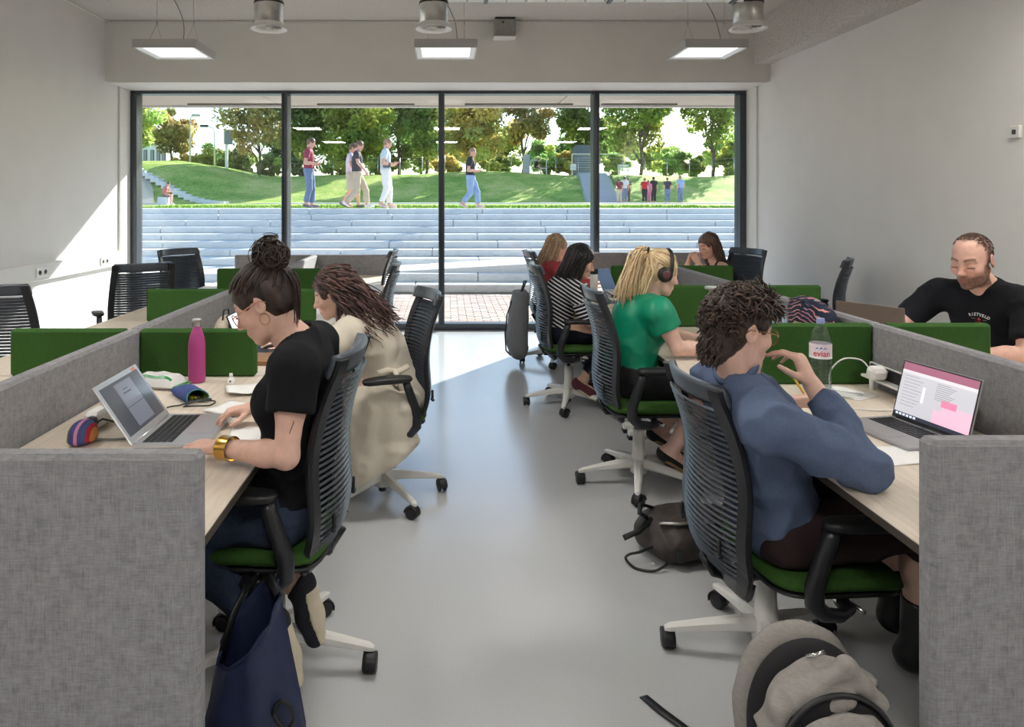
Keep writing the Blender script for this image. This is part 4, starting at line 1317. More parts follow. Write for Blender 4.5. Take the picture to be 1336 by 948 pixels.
def face_colors(V, o, H, s, skin, lips, brow, beard=None, stub=0.0, hairc=None, hairline=None):
    C = np.tile(A3(lin(skin))[None], (len(V), 1))
    q = ((V - A3(o)) @ H) / s
    n = vnoise(V * 40)[:, None]
    C *= 1 + .05 * n
    d = np.linalg.norm(q, axis=1)
    red = np.exp(-(((q - A3([.075, 0, -.02])) / A3([.05, .055, .03])) ** 2).sum(1)) * .22
    C *= np.stack([1 + 0 * red, 1 - red * .55, 1 - red * .6], 1)
    def blend(m, rgb):
        nonlocal C
        C = C * (1 - m[:, None]) + A3(lin(rgb))[None] * m[:, None]
    if beard is not None:
        m = np.clip((-.020 - q[:, 2] - .055 * np.clip((.075 - np.abs(q[:, 1])) / .05, -1, 1) * (q[:, 0] > .03)) * 60, 0, 1)
        low = np.clip((-.048 - q[:, 2]) * 90, 0, 1) * (q[:, 0] > -.02)
        side = np.clip((q[:, 0] + .012) * 80, 0, 1) * np.clip((.045 - q[:, 0]) * 60, 0, 1) * np.clip((-.005 - q[:, 2]) * 60, 0, 1) * (np.abs(q[:, 1]) > .05)
        mst = np.exp(-(((q - A3([.10, 0, -.052])) / A3([.02, .030, .008])) ** 2).sum(1)) * 1.2
        m = np.clip(np.maximum(np.maximum(low, side), mst), 0, 1) * np.clip((q[:, 2] + .135) * 60, 0, 1)
        m *= .80 + .2 * vnoise(V * 300)
        blend(np.clip(m, 0, 1) * (d < .2), beard)
    lp = np.clip(1.5 - 1.5 * (((q - A3([.094, 0, -.068])) / A3([.020, .026, .0125])) ** 2).sum(1), 0, 1)
    blend(lp * (.8 if beard is None else .4), lips)
    cm = np.exp(-(((np.abs(q) * A3([0, 1, 0]) + q * A3([1, 0, 1]) - A3([-.008, .083, -.002])) / A3([.010, .012, .017])) ** 2).sum(1))
    blend(cm * .55, (172, 112, 98))  # shade of the ear hollow put into the skin colour
    a = np.abs(q[:, 1])
    bz = .0255 + .006 * np.sin(np.clip((a - .012) / .04, 0, 1) * 2.6)
    bm = np.clip(1.6 - np.abs(q[:, 2] - bz) / .0042, 0, 1) * ((a > .011) & (a < .053) & (q[:, 0] > .05))
    blend(bm * .8, brow)
    lm = np.clip(1.5 - np.abs(q[:, 2] + .0075 + .10 * np.maximum(0, a - .034) ** 1.0 * .3) / .0028, 0, 1) * ((a > .018) & (a < .050) & (q[:, 0] > .066))
    blend(lm * .85, (40, 28, 24))
    if hairc is not None and hairline is not None:
        m = np.clip(hairline(q) * 40, 0, 1) * (d < .2)
        m *= .82 + .18 * vnoise(V * 220)
        blend(np.clip(m, 0, 1), hairc)
    return C

def hand_prims(w, d, n, left, s=1.0, curl=(15, 25, 15), spread=6, thumb=25, hold=None, per=None):
    """w wrist, d towards the fingers, n out of the palm"""
    w = A3(w); d = nz(d); n = A3(n); n = nz(n - d * (n @ d))
    th = np.cross(n, d) if left else np.cross(d, n)
    pr = []
    kn = []
    for i, (a, t, b) in enumerate(((.088, .029, 0), (.091, .0095, -.002), (.086, -.0105, -.0015), (.078, -.029, .002))):
        k = w + d * a * s + th * t * s + n * b * s; kn.append(k)
        pr.append(cap(w + d * .012 * s + th * t * .55 * s, k, .0135 * s, .0105 * s, .012))
    pr.append(ell(w + d * .048 * s + n * .004 * s, A3([.046, .036, .014]) * s, np.stack([d, th, n], 1), .012))
    L = ((.043, .026, .021), (.047, .030, .022), (.043, .027, .022), (.034, .021, .019))
    for i in range(4):
        c = per[i] if per else curl
        sp = (1.5 - i) * spread
        dd = rot_about(d, n, sp if left else -sp)
        if (np.cross(n, d) @ th) > 0:
            dd = rot_about(d, n, sp)
        else:
            dd = rot_about(d, n, -sp)
        ax = np.cross(dd, n); p = kn[i]; r = .0088 - .0006 * abs(i - 1)
        for j in range(3):
            dd = rot_about(dd, ax, c[j])
            p2 = p + dd * L[i][j] * s
            pr.append(cap(p, p2, (r - .0007 * j) * s, (r - .0007 * (j + 1)) * s, .0025 if j else .006))
            p = p2
    p = w + d * .022 * s + th * .022 * s + n * .006 * s
    dd = nz(d * .62 + th * .72 + n * .30)
    pr.append(cap(w + d * .012 * s + th * .008 * s, p, .014 * s, .0145 * s, .012))
    ax = np.cross(dd, d)
    for j, l in enumerate((.042, .033, .026)):
        if j: dd = rot_about(dd, ax, thumb)
        p2 = p + dd * l * s
        pr.append(cap(p, p2, (.0128 - .0016 * j) * s, (.0112 - .0016 * j) * s, .006 if j < 1 else .003))
        p = p2
    return pr

class Body:
    """joints in world metres -> named lists of shapes"""
    def __init__(b, J, s=1.0, fem=False, girth=1.0, hs=None, fingers=True):
        b.J = {k: A3(v) for k, v in J.items() if not isinstance(v, (dict,))}
        J = b.J; b.s = s; b.fem = fem; g = girth * s; hs = hs or s * (.94 if fem else 1.0)
        up = nz(J['neck'] - J['pel']); l = nz(J['shL'] - J['shR']); f = nz(np.cross(l, up)); l = np.cross(up, f)
        b.up, b.left, b.fwd = up, l, f
        R = np.stack([f, l, up], 1)
        hl = nz(J.get('hipaxis', l)) ; fp = nz(np.cross(hl, up)); Rp = np.stack([fp, np.cross(up, fp), up], 1)
        bend = J.get('bend', A3([0, 0, 0]))
        T = lambda t: lerp(J['pel'], J['neck'], t) + bend * 4 * t * (1 - t)
        pr = []
        hw = .172 if fem else .162
        pr.append(ell(J['pel'] + up * .015, A3([.118, hw, .118]) * g, Rp, .05))
        pr.append(ell(T(.32), A3([.100 if fem else .108, .132 if fem else .146, .15]) * g, R, .06))
        pr.append(ell(T(.62) + f * .005, A3([.108 if fem else .118, .142 if fem else .160, .165]) * g, R, .06))
        pr.append(ell(T(.84) - up * .01, A3([.085, .145 if fem else .165, .085]) * g, R, .05))
        if fem:
            for q in (-1, 1): pr.append(ell(T(.66) + f * .085 * g + l * q * .065 * g, A3([.052, .058, .058]) * g, R, .04))
        for sd in ('L', 'R'):
            sh = J['sh' + sd]; q = lerp(J['neck'], sh, .45) - up * .05
            pr.append(cap(q, sh, .062 * g, .054 * g, .04))
            pr.append(cap(J['neck'] + up * .01, lerp(J['neck'], sh, .85) + up * .012, .040 * g, .034 * g, .04))
        b.torso = pr
        H = frame_from(J['hf'], J.get('hu', (0, 0, 1))); b.H = H; b.o = J['head']
        base = J['head'] + H @ A3([-.025, 0, -.075]) * s
        nr = .047 if fem else .051
        b.neck = [cap(J['neck'] - up * .04, base, nr * 1.12 * s, nr * s, .03), cap(J['neck'] - up * .02 + f * .015, J['head'] + H @ A3([.01, 0, -.085]) * s, nr * .85 * s, nr * .7 * s, .03)]
        b.head = head_prims(J['head'], H, s * (.96 if fem else 1.0), fem)
        b.hs_ = s * (.96 if fem else 1.0)
        b.arm = {}; b.hand = {}; b.leg = {}; b.foot = {}
        ag = g * (.88 if fem else 1.0)
        for sd in ('L', 'R'):
            sh, el, wr = J['sh' + sd], J['el' + sd], J['wr' + sd]
            mid = lerp(sh, el, .45)
            b.arm[sd] = [cap(sh, mid, .053 * ag, .049 * ag, .03), cap(mid, el, .049 * ag, .039 * ag, .02),
                         cap(el, lerp(el, wr, .3), .040 * ag, .042 * ag, .02), cap(lerp(el, wr, .3), wr, .042 * ag, .027 * ag, .02)]
            hd = J.get('hd' + sd, nz(wr - el)); hn = J.get('hn' + sd, A3([0, 0, -1]))
            o = J_opts.get('hand' + sd, {})
            if fingers: b.hand[sd] = hand_prims(wr, hd, hn, sd == 'L', hs, **o)
            else: b.hand[sd] = hand_prims(wr, hd, hn, sd == 'L', hs * 1.05, curl=(30, 40, 30))
        for sd, q in (('L', 1), ('R', -1)):
            hip = J.get('hip' + sd, J['pel'] + l * q * .088 * g)
            kn, an, toe = J['kn' + sd], J['an' + sd], J['toe' + sd]
            lg = g * (.96 if fem else 1.0)
            back = nz((an - kn)); fdir = nz(toe - an - back * ((toe - an) @ back) + 1e-6)
            b.leg[sd] = [cap(hip, lerp(hip, kn, .5), .088 * lg, .076 * lg, .04), cap(lerp(hip, kn, .5), kn, .076 * lg, .056 * lg, .03),
                         cap(kn, lerp(kn, an, .35) - fdir * .012, .054 * lg, .056 * lg, .03), cap(lerp(kn, an, .35) - fdir * .012, an, .054 * lg, .036 * lg, .03)]
            td = nz(toe - an); ftd = nz(toe - an)
            heel = an + (nz(back) * .035 if True else 0) - ftd * .02
            b.foot[sd] = [cap(heel, lerp(heel, toe, .6), .036 * s, .036 * s, .02), cap(lerp(heel, toe, .6), toe, .036 * s, .026 * s, .02), cap(an, heel, .036 * s, .036 * s, .02)]
        b.T = T
    def all(b):
        r = list(b.torso)
        r += b.neck + b.head
        for sd in ('L', 'R'): r += b.arm[sd] + b.leg[sd] + b.foot[sd]
        for sd in ('L', 'R'): r += b.hand[sd]
        # cuts of the face come right after the head shapes and would be lost under later unions only near the neck
        return r

J_opts = {}
def sleeve(b, sd, t, infl, end_infl=None, whole=True):
    """shapes of a sleeve reaching fraction t (0..1 upper arm, 1..2 forearm)"""
    J = b.J; sh, el, wr = J['sh' + sd], J['el' + sd], J['wr' + sd]; e = infl if end_infl is None else end_infl
    out = []
    if t <= 1:
        p = lerp(sh, el, t); d = nz(el - sh)
        far = p + d * .06
        r0, r1 = .054 * b.s + infl, .047 * b.s + e
        out.append(cap(sh, far, r0, r1 + (r1 - r0) * .1, .03, clip=[(p, d)]))
    else:
        p = lerp(el, wr, t - 1); d = nz(wr - el)
        out.append(cap(sh, lerp(sh, el, .5), .054 * b.s + infl, .050 * b.s + infl, .03))
        out.append(cap(lerp(sh, el, .5), el, .050 * b.s + infl, .043 * b.s + infl, .02))
        out.append(cap(el, p + d * .05, .044 * b.s + infl, .034 * b.s + e, .02, clip=[(p, d)]))
    return out

def wrinkle(V, F, amp, sc=14, seed=3, stretch=None, ridge=True):
    q = V * sc if stretch is None else (V @ stretch) * sc
    n = vnoise(q, seed) + .5 * vnoise(q * 2.1, seed + 1)
    if ridge: n = .6 - np.abs(n) * 1.4
    n = np.maximum(n, -.35)
    return V + vnormals(V, F) * (n * amp)[:, None]

def hair_cap(b, thick=.012, cuts=None, extra=None, res=.006, face=True, nape=-.07, s=None, front=.062):
    o, H, s = b.o, b.H, b.hs_
    W = lambda x, y, z: A3(o) + H @ (A3([x, y, z]) * s)
    pr = [ell(W(-.016, 0, .036), A3([.094 + thick, .074 + thick, .084 + thick]) * s, H, .02), ell(W(-.04, 0, -.01), A3([.060 + thick, .064 + thick * .6, .075]) * s, H, .03)]
    if extra: pr += extra(W)
    if face:
        pr.append(ell(W(.125, 0, -.035), A3([.085, .10, .105]) * s, H, .012, op='s'))
        for g in (-1, 1): pr.append(ell(W(.004, g * .096, -.024), A3([.034, .037, .047]) * s, H, .012, op='s'))
    pr.append(half(W(0, 0, nape), H @ A3([.35, 0, -.94])))
    if cuts: pr += cuts(W)
    return pr

def scalp(b, az, elv, off=0.0):
    """point on the scalp: az degrees from forward to the left, elevation degrees"""
    a, e = math.radians(az), math.radians(elv)
    d = A3([math.cos(e) * math.cos(a), math.cos(e) * math.sin(a), math.sin(e)])
    return A3(b.o) + b.H @ ((A3([-.016, 0, .036]) + d * (A3([.094, .074, .084]) + off)) * b.hs_)

def lock(path, r, n=4, seg=14, wave=0, freq=0, ph=0, taper=.25):
    """smooth lock of hair through path points"""
    path = np.asarray(path, float); m = len(path)
    t = np.linspace(0, m - 1, seg); i = np.minimum(t.astype(int), m - 2); f = (t - i)[:, None]
    p0 = path[np.maximum(i - 1, 0)]; p1 = path[i]; p2 = path[i + 1]; p3 = path[np.minimum(i + 2, m - 1)]
    pts = .5 * (2 * p1 + (p2 - p0) * f + (2 * p0 - 5 * p1 + 4 * p2 - p3) * f ** 2 + (3 * p1 - p0 - 3 * p2 + p3) * f ** 3)
    if wave:
        d = nz(pts[-1] - pts[0]); a = nz(np.cross(d, [.3, .5, .8])); b2 = np.cross(d, a)
        u = np.linspace(0, 1, seg)[:, None]
        pts = pts + wave * np.minimum(1, u * 3) * (a * np.sin(u * freq + ph) + b2 * np.cos(u * freq * .9 + ph))
    rr = r * (1 - (1 - taper) * np.linspace(0, 1, seg) ** 2.2); rr[0] *= .6
    return np_tube(pts, rr, n)

def shoe_parts(b, sd, infl=.008, cutz=None, sole=True):
    pr = [inflate(q, infl) for q in b.foot[sd][:2]]
    J = b.J; an, toe = J['an' + sd], J['toe' + sd]; d = nz(toe - an); dn = nz(an - J['kn' + sd])
    heel = b.foot[sd][0]['a']
    pr.append(cap(an, heel, .044 * b.s, .044 * b.s, .02, clip=[(an + dn * .0, -dn)]))
    return pr

def make_person(label, J, garments, base, s=1.0, fem=False, girth=1.0, res=.0055, skin=(224, 184, 166), lips=(190, 120, 108), brow=(70, 50, 40),
                beard=None, opts=None, fingers=True, hairc=None, hairline=None, group=None, extra_body=None, drop=None, hs=None):
    """garments: list of functions (b, root) -> child objects"""
    global J_opts
    J_opts = opts or {}
    b = Body(J, s, fem, girth, fingers=fingers, hs=hs)
    prims = b.torso + b.neck + b.head
    for sd in ('L', 'R'): prims = prims + b.arm[sd] + b.leg[sd] + b.foot[sd]
    for sd in ('L', 'R'): prims = prims + b.hand[sd]
    # reorder: keep subtractions of the head directly after its unions, other limbs do not overlap the face
    prims = b.torso + [q for sd in ('L', 'R') for q in b.leg[sd] + b.foot[sd] + b.arm[sd]] + b.neck + b.head + [q for sd in ('L', 'R') for q in b.hand[sd]]
    if extra_body: prims += extra_body(b)
    V, F = sdf_mesh(prims, res, 2)
    C = face_colors(V, b.o, b.H, b.hs_, skin, lips, brow, beard, hairc=hairc, hairline=hairline)
    root = np_obj('person', [(V, F)], SKIN(), base=base, cols=C, label=label, cat='person', group=group)
    b.base = A3(base)
    for g in garments: g(b, root)
    return b, root

def child(root, name, V, F, mat, b, fattr=None, cols=None, **k):
    return np_obj(name, [(V, F)] if not isinstance(V, list) else V, mat, parent=root, base=b.base, fattr=fattr, cols=cols, **k)

def G_top(name, mat, sl=.55, infl=.010, neck_r=.018, neck_drop=.0, hem=None, res=.007, amp=.004, wr=14, end=None, extra=None, cut=None, fattr=None, seed=3, sleeves=True, deep=None, smooth=2, lift=0.0):
    def f(b, root):
        pr = [inflate(q, infl) for q in b.torso]
        if sleeves:
            for sd in ('L', 'R'): pr += sleeve(b, sd, sl if not isinstance(sl, dict) else sl[sd], infl + .004, (infl + .010) if end is None else end)
        if extra: pr += extra(b)
        if hem is not None: pr.append(half(b.T(hem), -b.up))
        J = b.J; base = b.neck[0]['b']; a = J['neck'] + b.up * (.012 + lift) + b.fwd * (.012)
        d = nz(base - J['neck'])
        pr.append(cap(a - d * neck_drop + b.fwd * neck_drop * .7, base + d * .12, .050 * b.s + neck_r, .056 * b.s + neck_r, .006, op='s'))
        if deep: pr += deep(b)
        if cut: pr += cut(b)
        V, F = sdf_mesh(pr, res, smooth)
        V = wrinkle(V, F, amp, wr, seed)
        fa = fattr(b, V) if fattr else None
        child(root, name, V, F, mat, b, fattr=fa)
    return f

def G_legs(name, mat, infl=.012, to=1.9, res=.008, amp=.004, waist=.22, wr=13, seed=5, flare=0.0, skirt=None):
    """to: 0..1 along the thigh, 1..2 along the shin"""
    def f(b, root):
        J = b.J
        pr = [inflate(b.torso[0], infl), inflate(b.torso[1], infl - .004)]
        for sd in ('L', 'R'):
            hip, kn, an = b.leg[sd][0]['a'], J['kn' + sd], J['an' + sd]
            if to <= 1:
                p = lerp(hip, kn, to); d = nz(kn - hip)
                pr.append(cap(hip, p + d * .05, .090 * b.s + infl, .070 * b.s + infl + flare, .04, clip=[(p, d)]))
            else:
                p = lerp(kn, an, to - 1); d = nz(an - kn)
                pr += [inflate(b.leg[sd][0], infl), inflate(b.leg[sd][1], infl)]
                pr.append(cap(kn, p + d * .05, .056 * b.s + infl, .044 * b.s + infl + flare, .03, clip=[(p, d)]))
        pr.append(half(b.T(waist), b.up))
        if skirt: pr += skirt(b)
        V, F = sdf_mesh(pr, res, 2)
        V = wrinkle(V, F, amp, wr, seed)
        child(root, name, V, F, mat, b)
    return f

def G_shoes(mat, sole=None, infl=.008, low=0.0, name='shoe', res=.006):
    def f(b, root):
        for sd in ('L', 'R'):
            J = b.J; an, toe = J['an' + sd], J['toe' + sd]; dn = nz(an - J['kn' + sd])
            heel = b.foot[sd][0]['a']; d = nz(toe - heel)
            n = nz(np.cross(d, np.cross(dn, d)))          # towards the sole
            top = an - dn * low
            pr = [inflate(q, infl) for q in b.foot[sd]]
            if low > .02: pr.append(cap(an, top - dn * .03, .040 * b.s + infl, .050 * b.s + infl, .02))
            pr.append(half(top, -dn))
            V, F = sdf_mesh(pr, res, 2)
            sh = child(root, name, V, F, mat, b)
            if sole is not None:
                lo = (heel + toe) / 2 + n * .022
                pr2 = [inflate(q, infl + .004) for q in b.foot[sd][:2]] + [half(lo, -n)]
                V2, F2 = sdf_mesh(pr2, res, 1)
                child(sh, 'sole', V2, F2, sole, b)
    return f

def G_hair(mat, prims_f=None, locks_f=None, res=.005, amp=.003, sc=(60, 60, 12), cap_on=True, name='hair'):
    def f(b, root):
        parts = []; lk = []
        if cap_on:
            V, F = sdf_mesh(prims_f(b), res, 2)
            q = (V - b.o) @ b.H
            V = V + vnormals(V, F) * (amp * (vnoise(q * A3(sc), 9) + .5 * vnoise(q * A3(sc) * 2.3, 4)))[:, None]
            parts.append((V, F)); lk.append(.5 + .5 * vnoise(q * A3(sc), 21))
        if locks_f:
            for V, F in locks_f(b):
                parts.append((V, F)); lk.append(np.full(len(V), random.random()))
        child(root, name, parts, None, mat, b, fattr={'lock': np.concatenate(lk)})
    return f

def G_glasses(mat, lens_r=.024, tilt=0, rimw=.0021, half_rim=False):
    def f(b, root):
        W = lambda x, y, z: A3(b.o) + b.H @ (A3([x, y, z]) * b.hs_)
        ps = []
        for g in (-1, 1):
            ring = [W(.104 - .004 * abs(math.cos(t)) - .004 * (math.cos(t) * 1 > 0), g * (.034 + lens_r * 1.05 * math.cos(t)), -.006 + lens_r * .92 * math.sin(t)) for t in np.linspace(0, 2 * math.pi, 25)]
            ps.append(np_tube(ring, rimw, 6))
            ps.append(np_tube([W(.098, g * .059, .004), W(.075, g * .072, .006), W(.02, g * .083, .008), (W(-.02, g * .083, .006)), W(-.035, g * .081, -.008)], rimw * .9, 6))
        ps.append(np_tube([W(.104, -.011, .0), W(.108, 0, .004), W(.104, .011, .0)], rimw, 6))
        fr = child(root, 'glasses', ps, None, mat, b)
        mb = MB()
        for g in (-1, 1):
            c = W(.101, g * .034, -.006)
            ring = [W(.1025, g * (.034 + lens_r * 1.02 * math.cos(t)), -.006 + lens_r * .9 * math.sin(t)) for t in np.linspace(0, 2 * math.pi, 21)[:-1]]
            mb.add([c] + ring, [(0, i + 1, (i + 1) % 20 + 1) for i in range(20)])
        mb.build('lens', glass_mat('spectacle_lens', (.97, .98, .98), 1.0), fr, base=b.base)
    return f
# ------------------------------------------------------------------ the people in the room
c_black = weave_mat('black_jersey', (24, 25, 29), dark=.8, scale=1200, speck=.3)
c_jean = weave_mat('blue_denim', (52, 62, 82), dark=.72, scale=1000, speck=.4)
c_dkjean = weave_mat('dark_denim', (30, 33, 44), dark=.75, scale=1000, speck=.4)
c_beige = weave_mat('beige_cotton', (206, 198, 182), dark=.9, scale=1200, speck=.3)
c_blue = weave_mat('blue_oxford_cloth', (92, 106, 134), dark=.86, scale=1200, speck=.35)
c_green = pmat('emerald_satin', (6, 138, 104), .42, var=.06, scale=20)
c_red = weave_mat('red_knit', (158, 66, 70), dark=.8, scale=500, speck=.3)
c_blk2 = pmat('black_cloth', (22, 21, 24), .8, var=.1)
c_boot = pmat('black_leather', (20, 19, 20), .35, var=.15)
c_canvas = weave_mat('charcoal_canvas', (44, 46, 52), dark=.8, scale=900)
c_cream = pmat('cream_rubber', (206, 196, 172), .6, var=.05)
c_rope = pmat('rope_sole', (158, 122, 84), .85, var=.2, scale=90, bump=.4)
c_gold = pmat('gold_metal', (214, 170, 84), .22, metal=1.0, var=.05)
h_brown = hair_mat('hair_dark_brown', (22, 15, 13), (70, 50, 42))
h_wavy = hair_mat('hair_auburn_brown', (34, 21, 21), (104, 73, 66))
h_short = hair_mat('hair_short_brown', (28, 20, 18), (84, 65, 56), .5)
h_blond = hair_mat('hair_blond', (186, 154, 112), (242, 222, 182))
h_black = hair_mat('hair_black', (12, 11, 13), (48, 42, 44), .3)
h_dblond = hair_mat('hair_dark_blond', (122, 96, 74), (208, 178, 144))
h_dbrown = hair_mat('hair_long_brown', (46, 32, 28), (120, 90, 76))
m_metal_rim = pmat('spectacle_rim', (150, 120, 80), .25, metal=.9, var=.05)
m_steel_rim = pmat('steel_rim', (150, 152, 150), .25, metal=.9, var=.05)

def in_hairline(a, e):
    a = abs((a + 180) % 360 - 180)
    if a < 50: return e > 26
    if a < 75: return e > 14
    if a < 118: return e > 2
    return e > -38
def swept(b, n, target, az=(-150, 150), el=(-25, 75), r=.006, off=.012, jitter=.004):
    """locks combed over the scalp to a gathering point (head-local)"""
    out = []
    tg = A3(target)
    for _ in range(n):
        for _k in range(40):
            a = random.uniform(*az); e = random.uniform(*el)
            if in_hairline(a, e): break
        d0 = A3([math.cos(math.radians(e)) * math.cos(math.radians(a)), math.cos(math.radians(e)) * math.sin(math.radians(a)), math.sin(math.radians(e))])
        d1 = nz(tg - A3([-.016, 0, .036]))
        path = []
        for t in (0, .25, .5, .75, 1):
            d = nz(d0 * (1 - t) + d1 * t)
            q = A3([-.016, 0, .036]) + d * (A3([.094, .074, .084]) + off + random.uniform(-.002, jitter))
            path.append(b.o + b.H @ (q * b.hs_))
        out.append(lock(path, r * random.uniform(.7, 1.2), 4, 10, taper=.6))
    return out

def hanging(b, n, az, el0, length, r=.006, off=.014, wave=.008, freq=10, spread=.02, drop=(0, 0, -1), rise=.35, back=0.0, seg=16):
    """locks that leave the parting, run down the head and hang freely"""
    out = []
    dn = nz(drop)
    for _ in range(n):
        a = random.uniform(*az); e0 = random.uniform(*el0)
        o2 = off + random.uniform(-.003, .006)
        path = [scalp(b, a * .35, min(85, e0 + 35), o2), scalp(b, a * .75, e0 + 8, o2), scalp(b, a, e0 - 22, o2 + .004), scalp(b, a, e0 - 52, o2 + .004)]
        L = length * random.uniform(.75, 1.1)
        p = path[-1]; side = nz(b.H @ A3([math.cos(math.radians(a)), math.sin(math.radians(a)), 0]))
        for t in (.33, .66, 1.0):
            path.append(p + dn * L * t + side * random.uniform(-.3, 1) * spread * t + b.H @ A3([-back * t, 0, 0]))
        out.append(lock(path, r * random.uniform(.7, 1.25), 4, seg, wave=wave * random.uniform(.5, 1.3), freq=freq * random.uniform(.8, 1.2), ph=random.uniform(0, 6)))
    return out

def curls(c, R, n, r=.005, turns=1.3, rad=.02):
    out = []
    for _ in range(n):
        u = nz(RNG.normal(size=3)); v = nz(np.cross(u, RNG.normal(size=3))); w = np.cross(u, v)
        p0 = A3(c) + u * R * random.uniform(.55, .95)
        t = np.linspace(0, turns * 2 * math.pi * random.uniform(.6, 1.1), 14)
        rr = rad * random.uniform(.6, 1.3)
        pts = p0 + (v * np.cos(t)[:, None] + w * np.sin(t)[:, None]) * rr + u * (t[:, None] / 8 * random.uniform(-.02, .02))
        out.append(np_tube(pts, np.linspace(r, r * .35, 14) * random.uniform(.7, 1.2), 4))
    return out

# ---- woman in black t-shirt, hair in a bun, typing on the silver laptop
J = dict(pel=(-.53, 2.36, .575), neck=(-.475, 2.33, 1.10), head=(-.588, 2.31, 1.235), hf=(-.84, .05, -.54), bend=(.035, 0, 0),
         shL=(-.455, 2.145, 1.055), shR=(-.455, 2.505, 1.06), elL=(-.462, 2.075, .825), elR=(-.48, 2.63, .825), wrL=(-.695, 2.19, .812), wrR=(-.70, 2.60, .815),
         hdL=(-.92, .36, -.06), hnL=(.0, .12, -1), hdR=(-.92, -.42, -.05), hnR=(0, -.05, -1),
         knL=(-.92, 2.25, .565), knR=(-.92, 2.46, .565), anL=(-.545, 2.20, .275), anR=(-.505, 2.40, .285), toeL=(-.475, 2.20, .10), toeR=(-.44, 2.40, .11))
def p1_cap(b):
    return hair_cap(b, .010, nape=-.055)
def p1_locks(b):
    bun = b.o + b.H @ (A3([-.105, 0, .118]) * b.hs_)
    L = swept(b, 420, (-.105, 0, .112), az=(-178, 178), el=(-37, 80), r=.0038, off=.011)
    L += curls(bun, .058, 330, r=.0040, rad=.022)
    for k in range(14):
        p = b.o + b.H @ (A3([-.12, random.uniform(-.03, .03), .07]) * b.hs_)
        path = [p, p + A3([.035, -.005, -.03]), p + A3([.05, -.01, -.10]), p + A3([.052, -.012, -.17 - random.uniform(0, .05)])]
        L.append(lock(path, .0032, 4, 14, wave=.006, freq=9, ph=random.uniform(0, 6)))
    for k in range(16):
        p = scalp(b, random.uniform(120, 240), random.uniform(-50, -20), .004)
        L.append(lock([p, p + A3([.01, 0, -.03]), p + A3([.012, random.uniform(-.02, .02), -.06])], .0016, 3, 8))
    V, F = sdf_mesh([ell(bun, A3([.046, .05, .044]))], .006, 2)
    V = V + vnormals(V, F) * (.006 * vnoise(V * 70))[:, None]
    L.append((V, F))
    return L
def p1_extras(b, root):
    w = lerp(b.J['wrL'], b.J['elL'], .14); d = nz(b.J['wrL'] - b.J['elL'])
    u = nz(np.cross(d, [0, 0, 1])); v = np.cross(d, u)
    mb = MB(); n = 28; rows = []
    for k in range(n + 1):
        t = 2 * math.pi * k / n
        rows.append([Vector(w + d * h + (u * math.cos(t) + v * math.sin(t)) * (.0335 + .002 * abs(h) / .02)) for h in (-.021, -.020, -.006, .006, .020, .021)])
    mb.grid(rows, thick=-.0018)
    mb.build('bracelet', c_gold, root, base=b.base)
    # thin line tattoo lying on the forearm skin
    el, sh = b.J['elL'], b.J['shL']
    q = lerp(el, sh, .30); ax = nz(sh - el)
    out = nz(np.cross(ax, [1, 0, 0])); out = out if out[1] < 0 else -out
    sd = nz(np.cross(ax, out))
    pts = []
    for t in np.linspace(0, 1, 24):
        a = (.010 - .022 * t) + .008 * math.sin(t * 12) * (t < .55)
        z = .060 - .070 * t
        r = .0415 + .004 * max(0, .3 - t)
        ang = a / r + .55
        pts.append(q + ax * z + (out * math.cos(ang) + sd * math.sin(ang)) * r)
    child(root, 'tattoo', [np_tube(pts, .0011, 4)], None, pmat('ink', (70, 56, 56), .6), b)
    W = lambda x, y, z: A3(b.o) + b.H @ (A3([x, y, z]) * b.hs_)
    ring = [W(-.004 + .016 * math.cos(t), .086, -.052 + .018 * math.sin(t)) for t in np.linspace(0, 6.283, 20)]
    child(root, 'earring', [np_tube(ring, .0011, 5)], None, c_gold, b)
make_person('woman with dark hair in a bun and glasses, black t-shirt, typing on silver laptop', J,
    [G_top('t_shirt', c_black, sl=.50, infl=.016, neck_r=.014, hem=-.12, res=.007, amp=.008, wr=9, end=.020),
     G_legs('jeans', c_jean, to=1.86, waist=.18, amp=.005),
     G_shoes(c_canvas, c_cream, name='sneaker'),
     G_hair(h_brown, p1_cap, p1_locks, res=.005, amp=.002),
     G_glasses(pmat('clear_pink_rim', (196, 140, 112), .3, metal=.3, var=.05), lens_r=.025),
     p1_extras],
    (-.55, 2.36, 0), s=1.0, fem=True, res=.0052, skin=(226, 184, 166), lips=(196, 124, 116), brow=(62, 44, 38),
    opts=dict(handL=dict(curl=(14, 22, 14), spread=7, thumb=12), handR=dict(curl=(34, 34, 20), spread=5, thumb=10)))

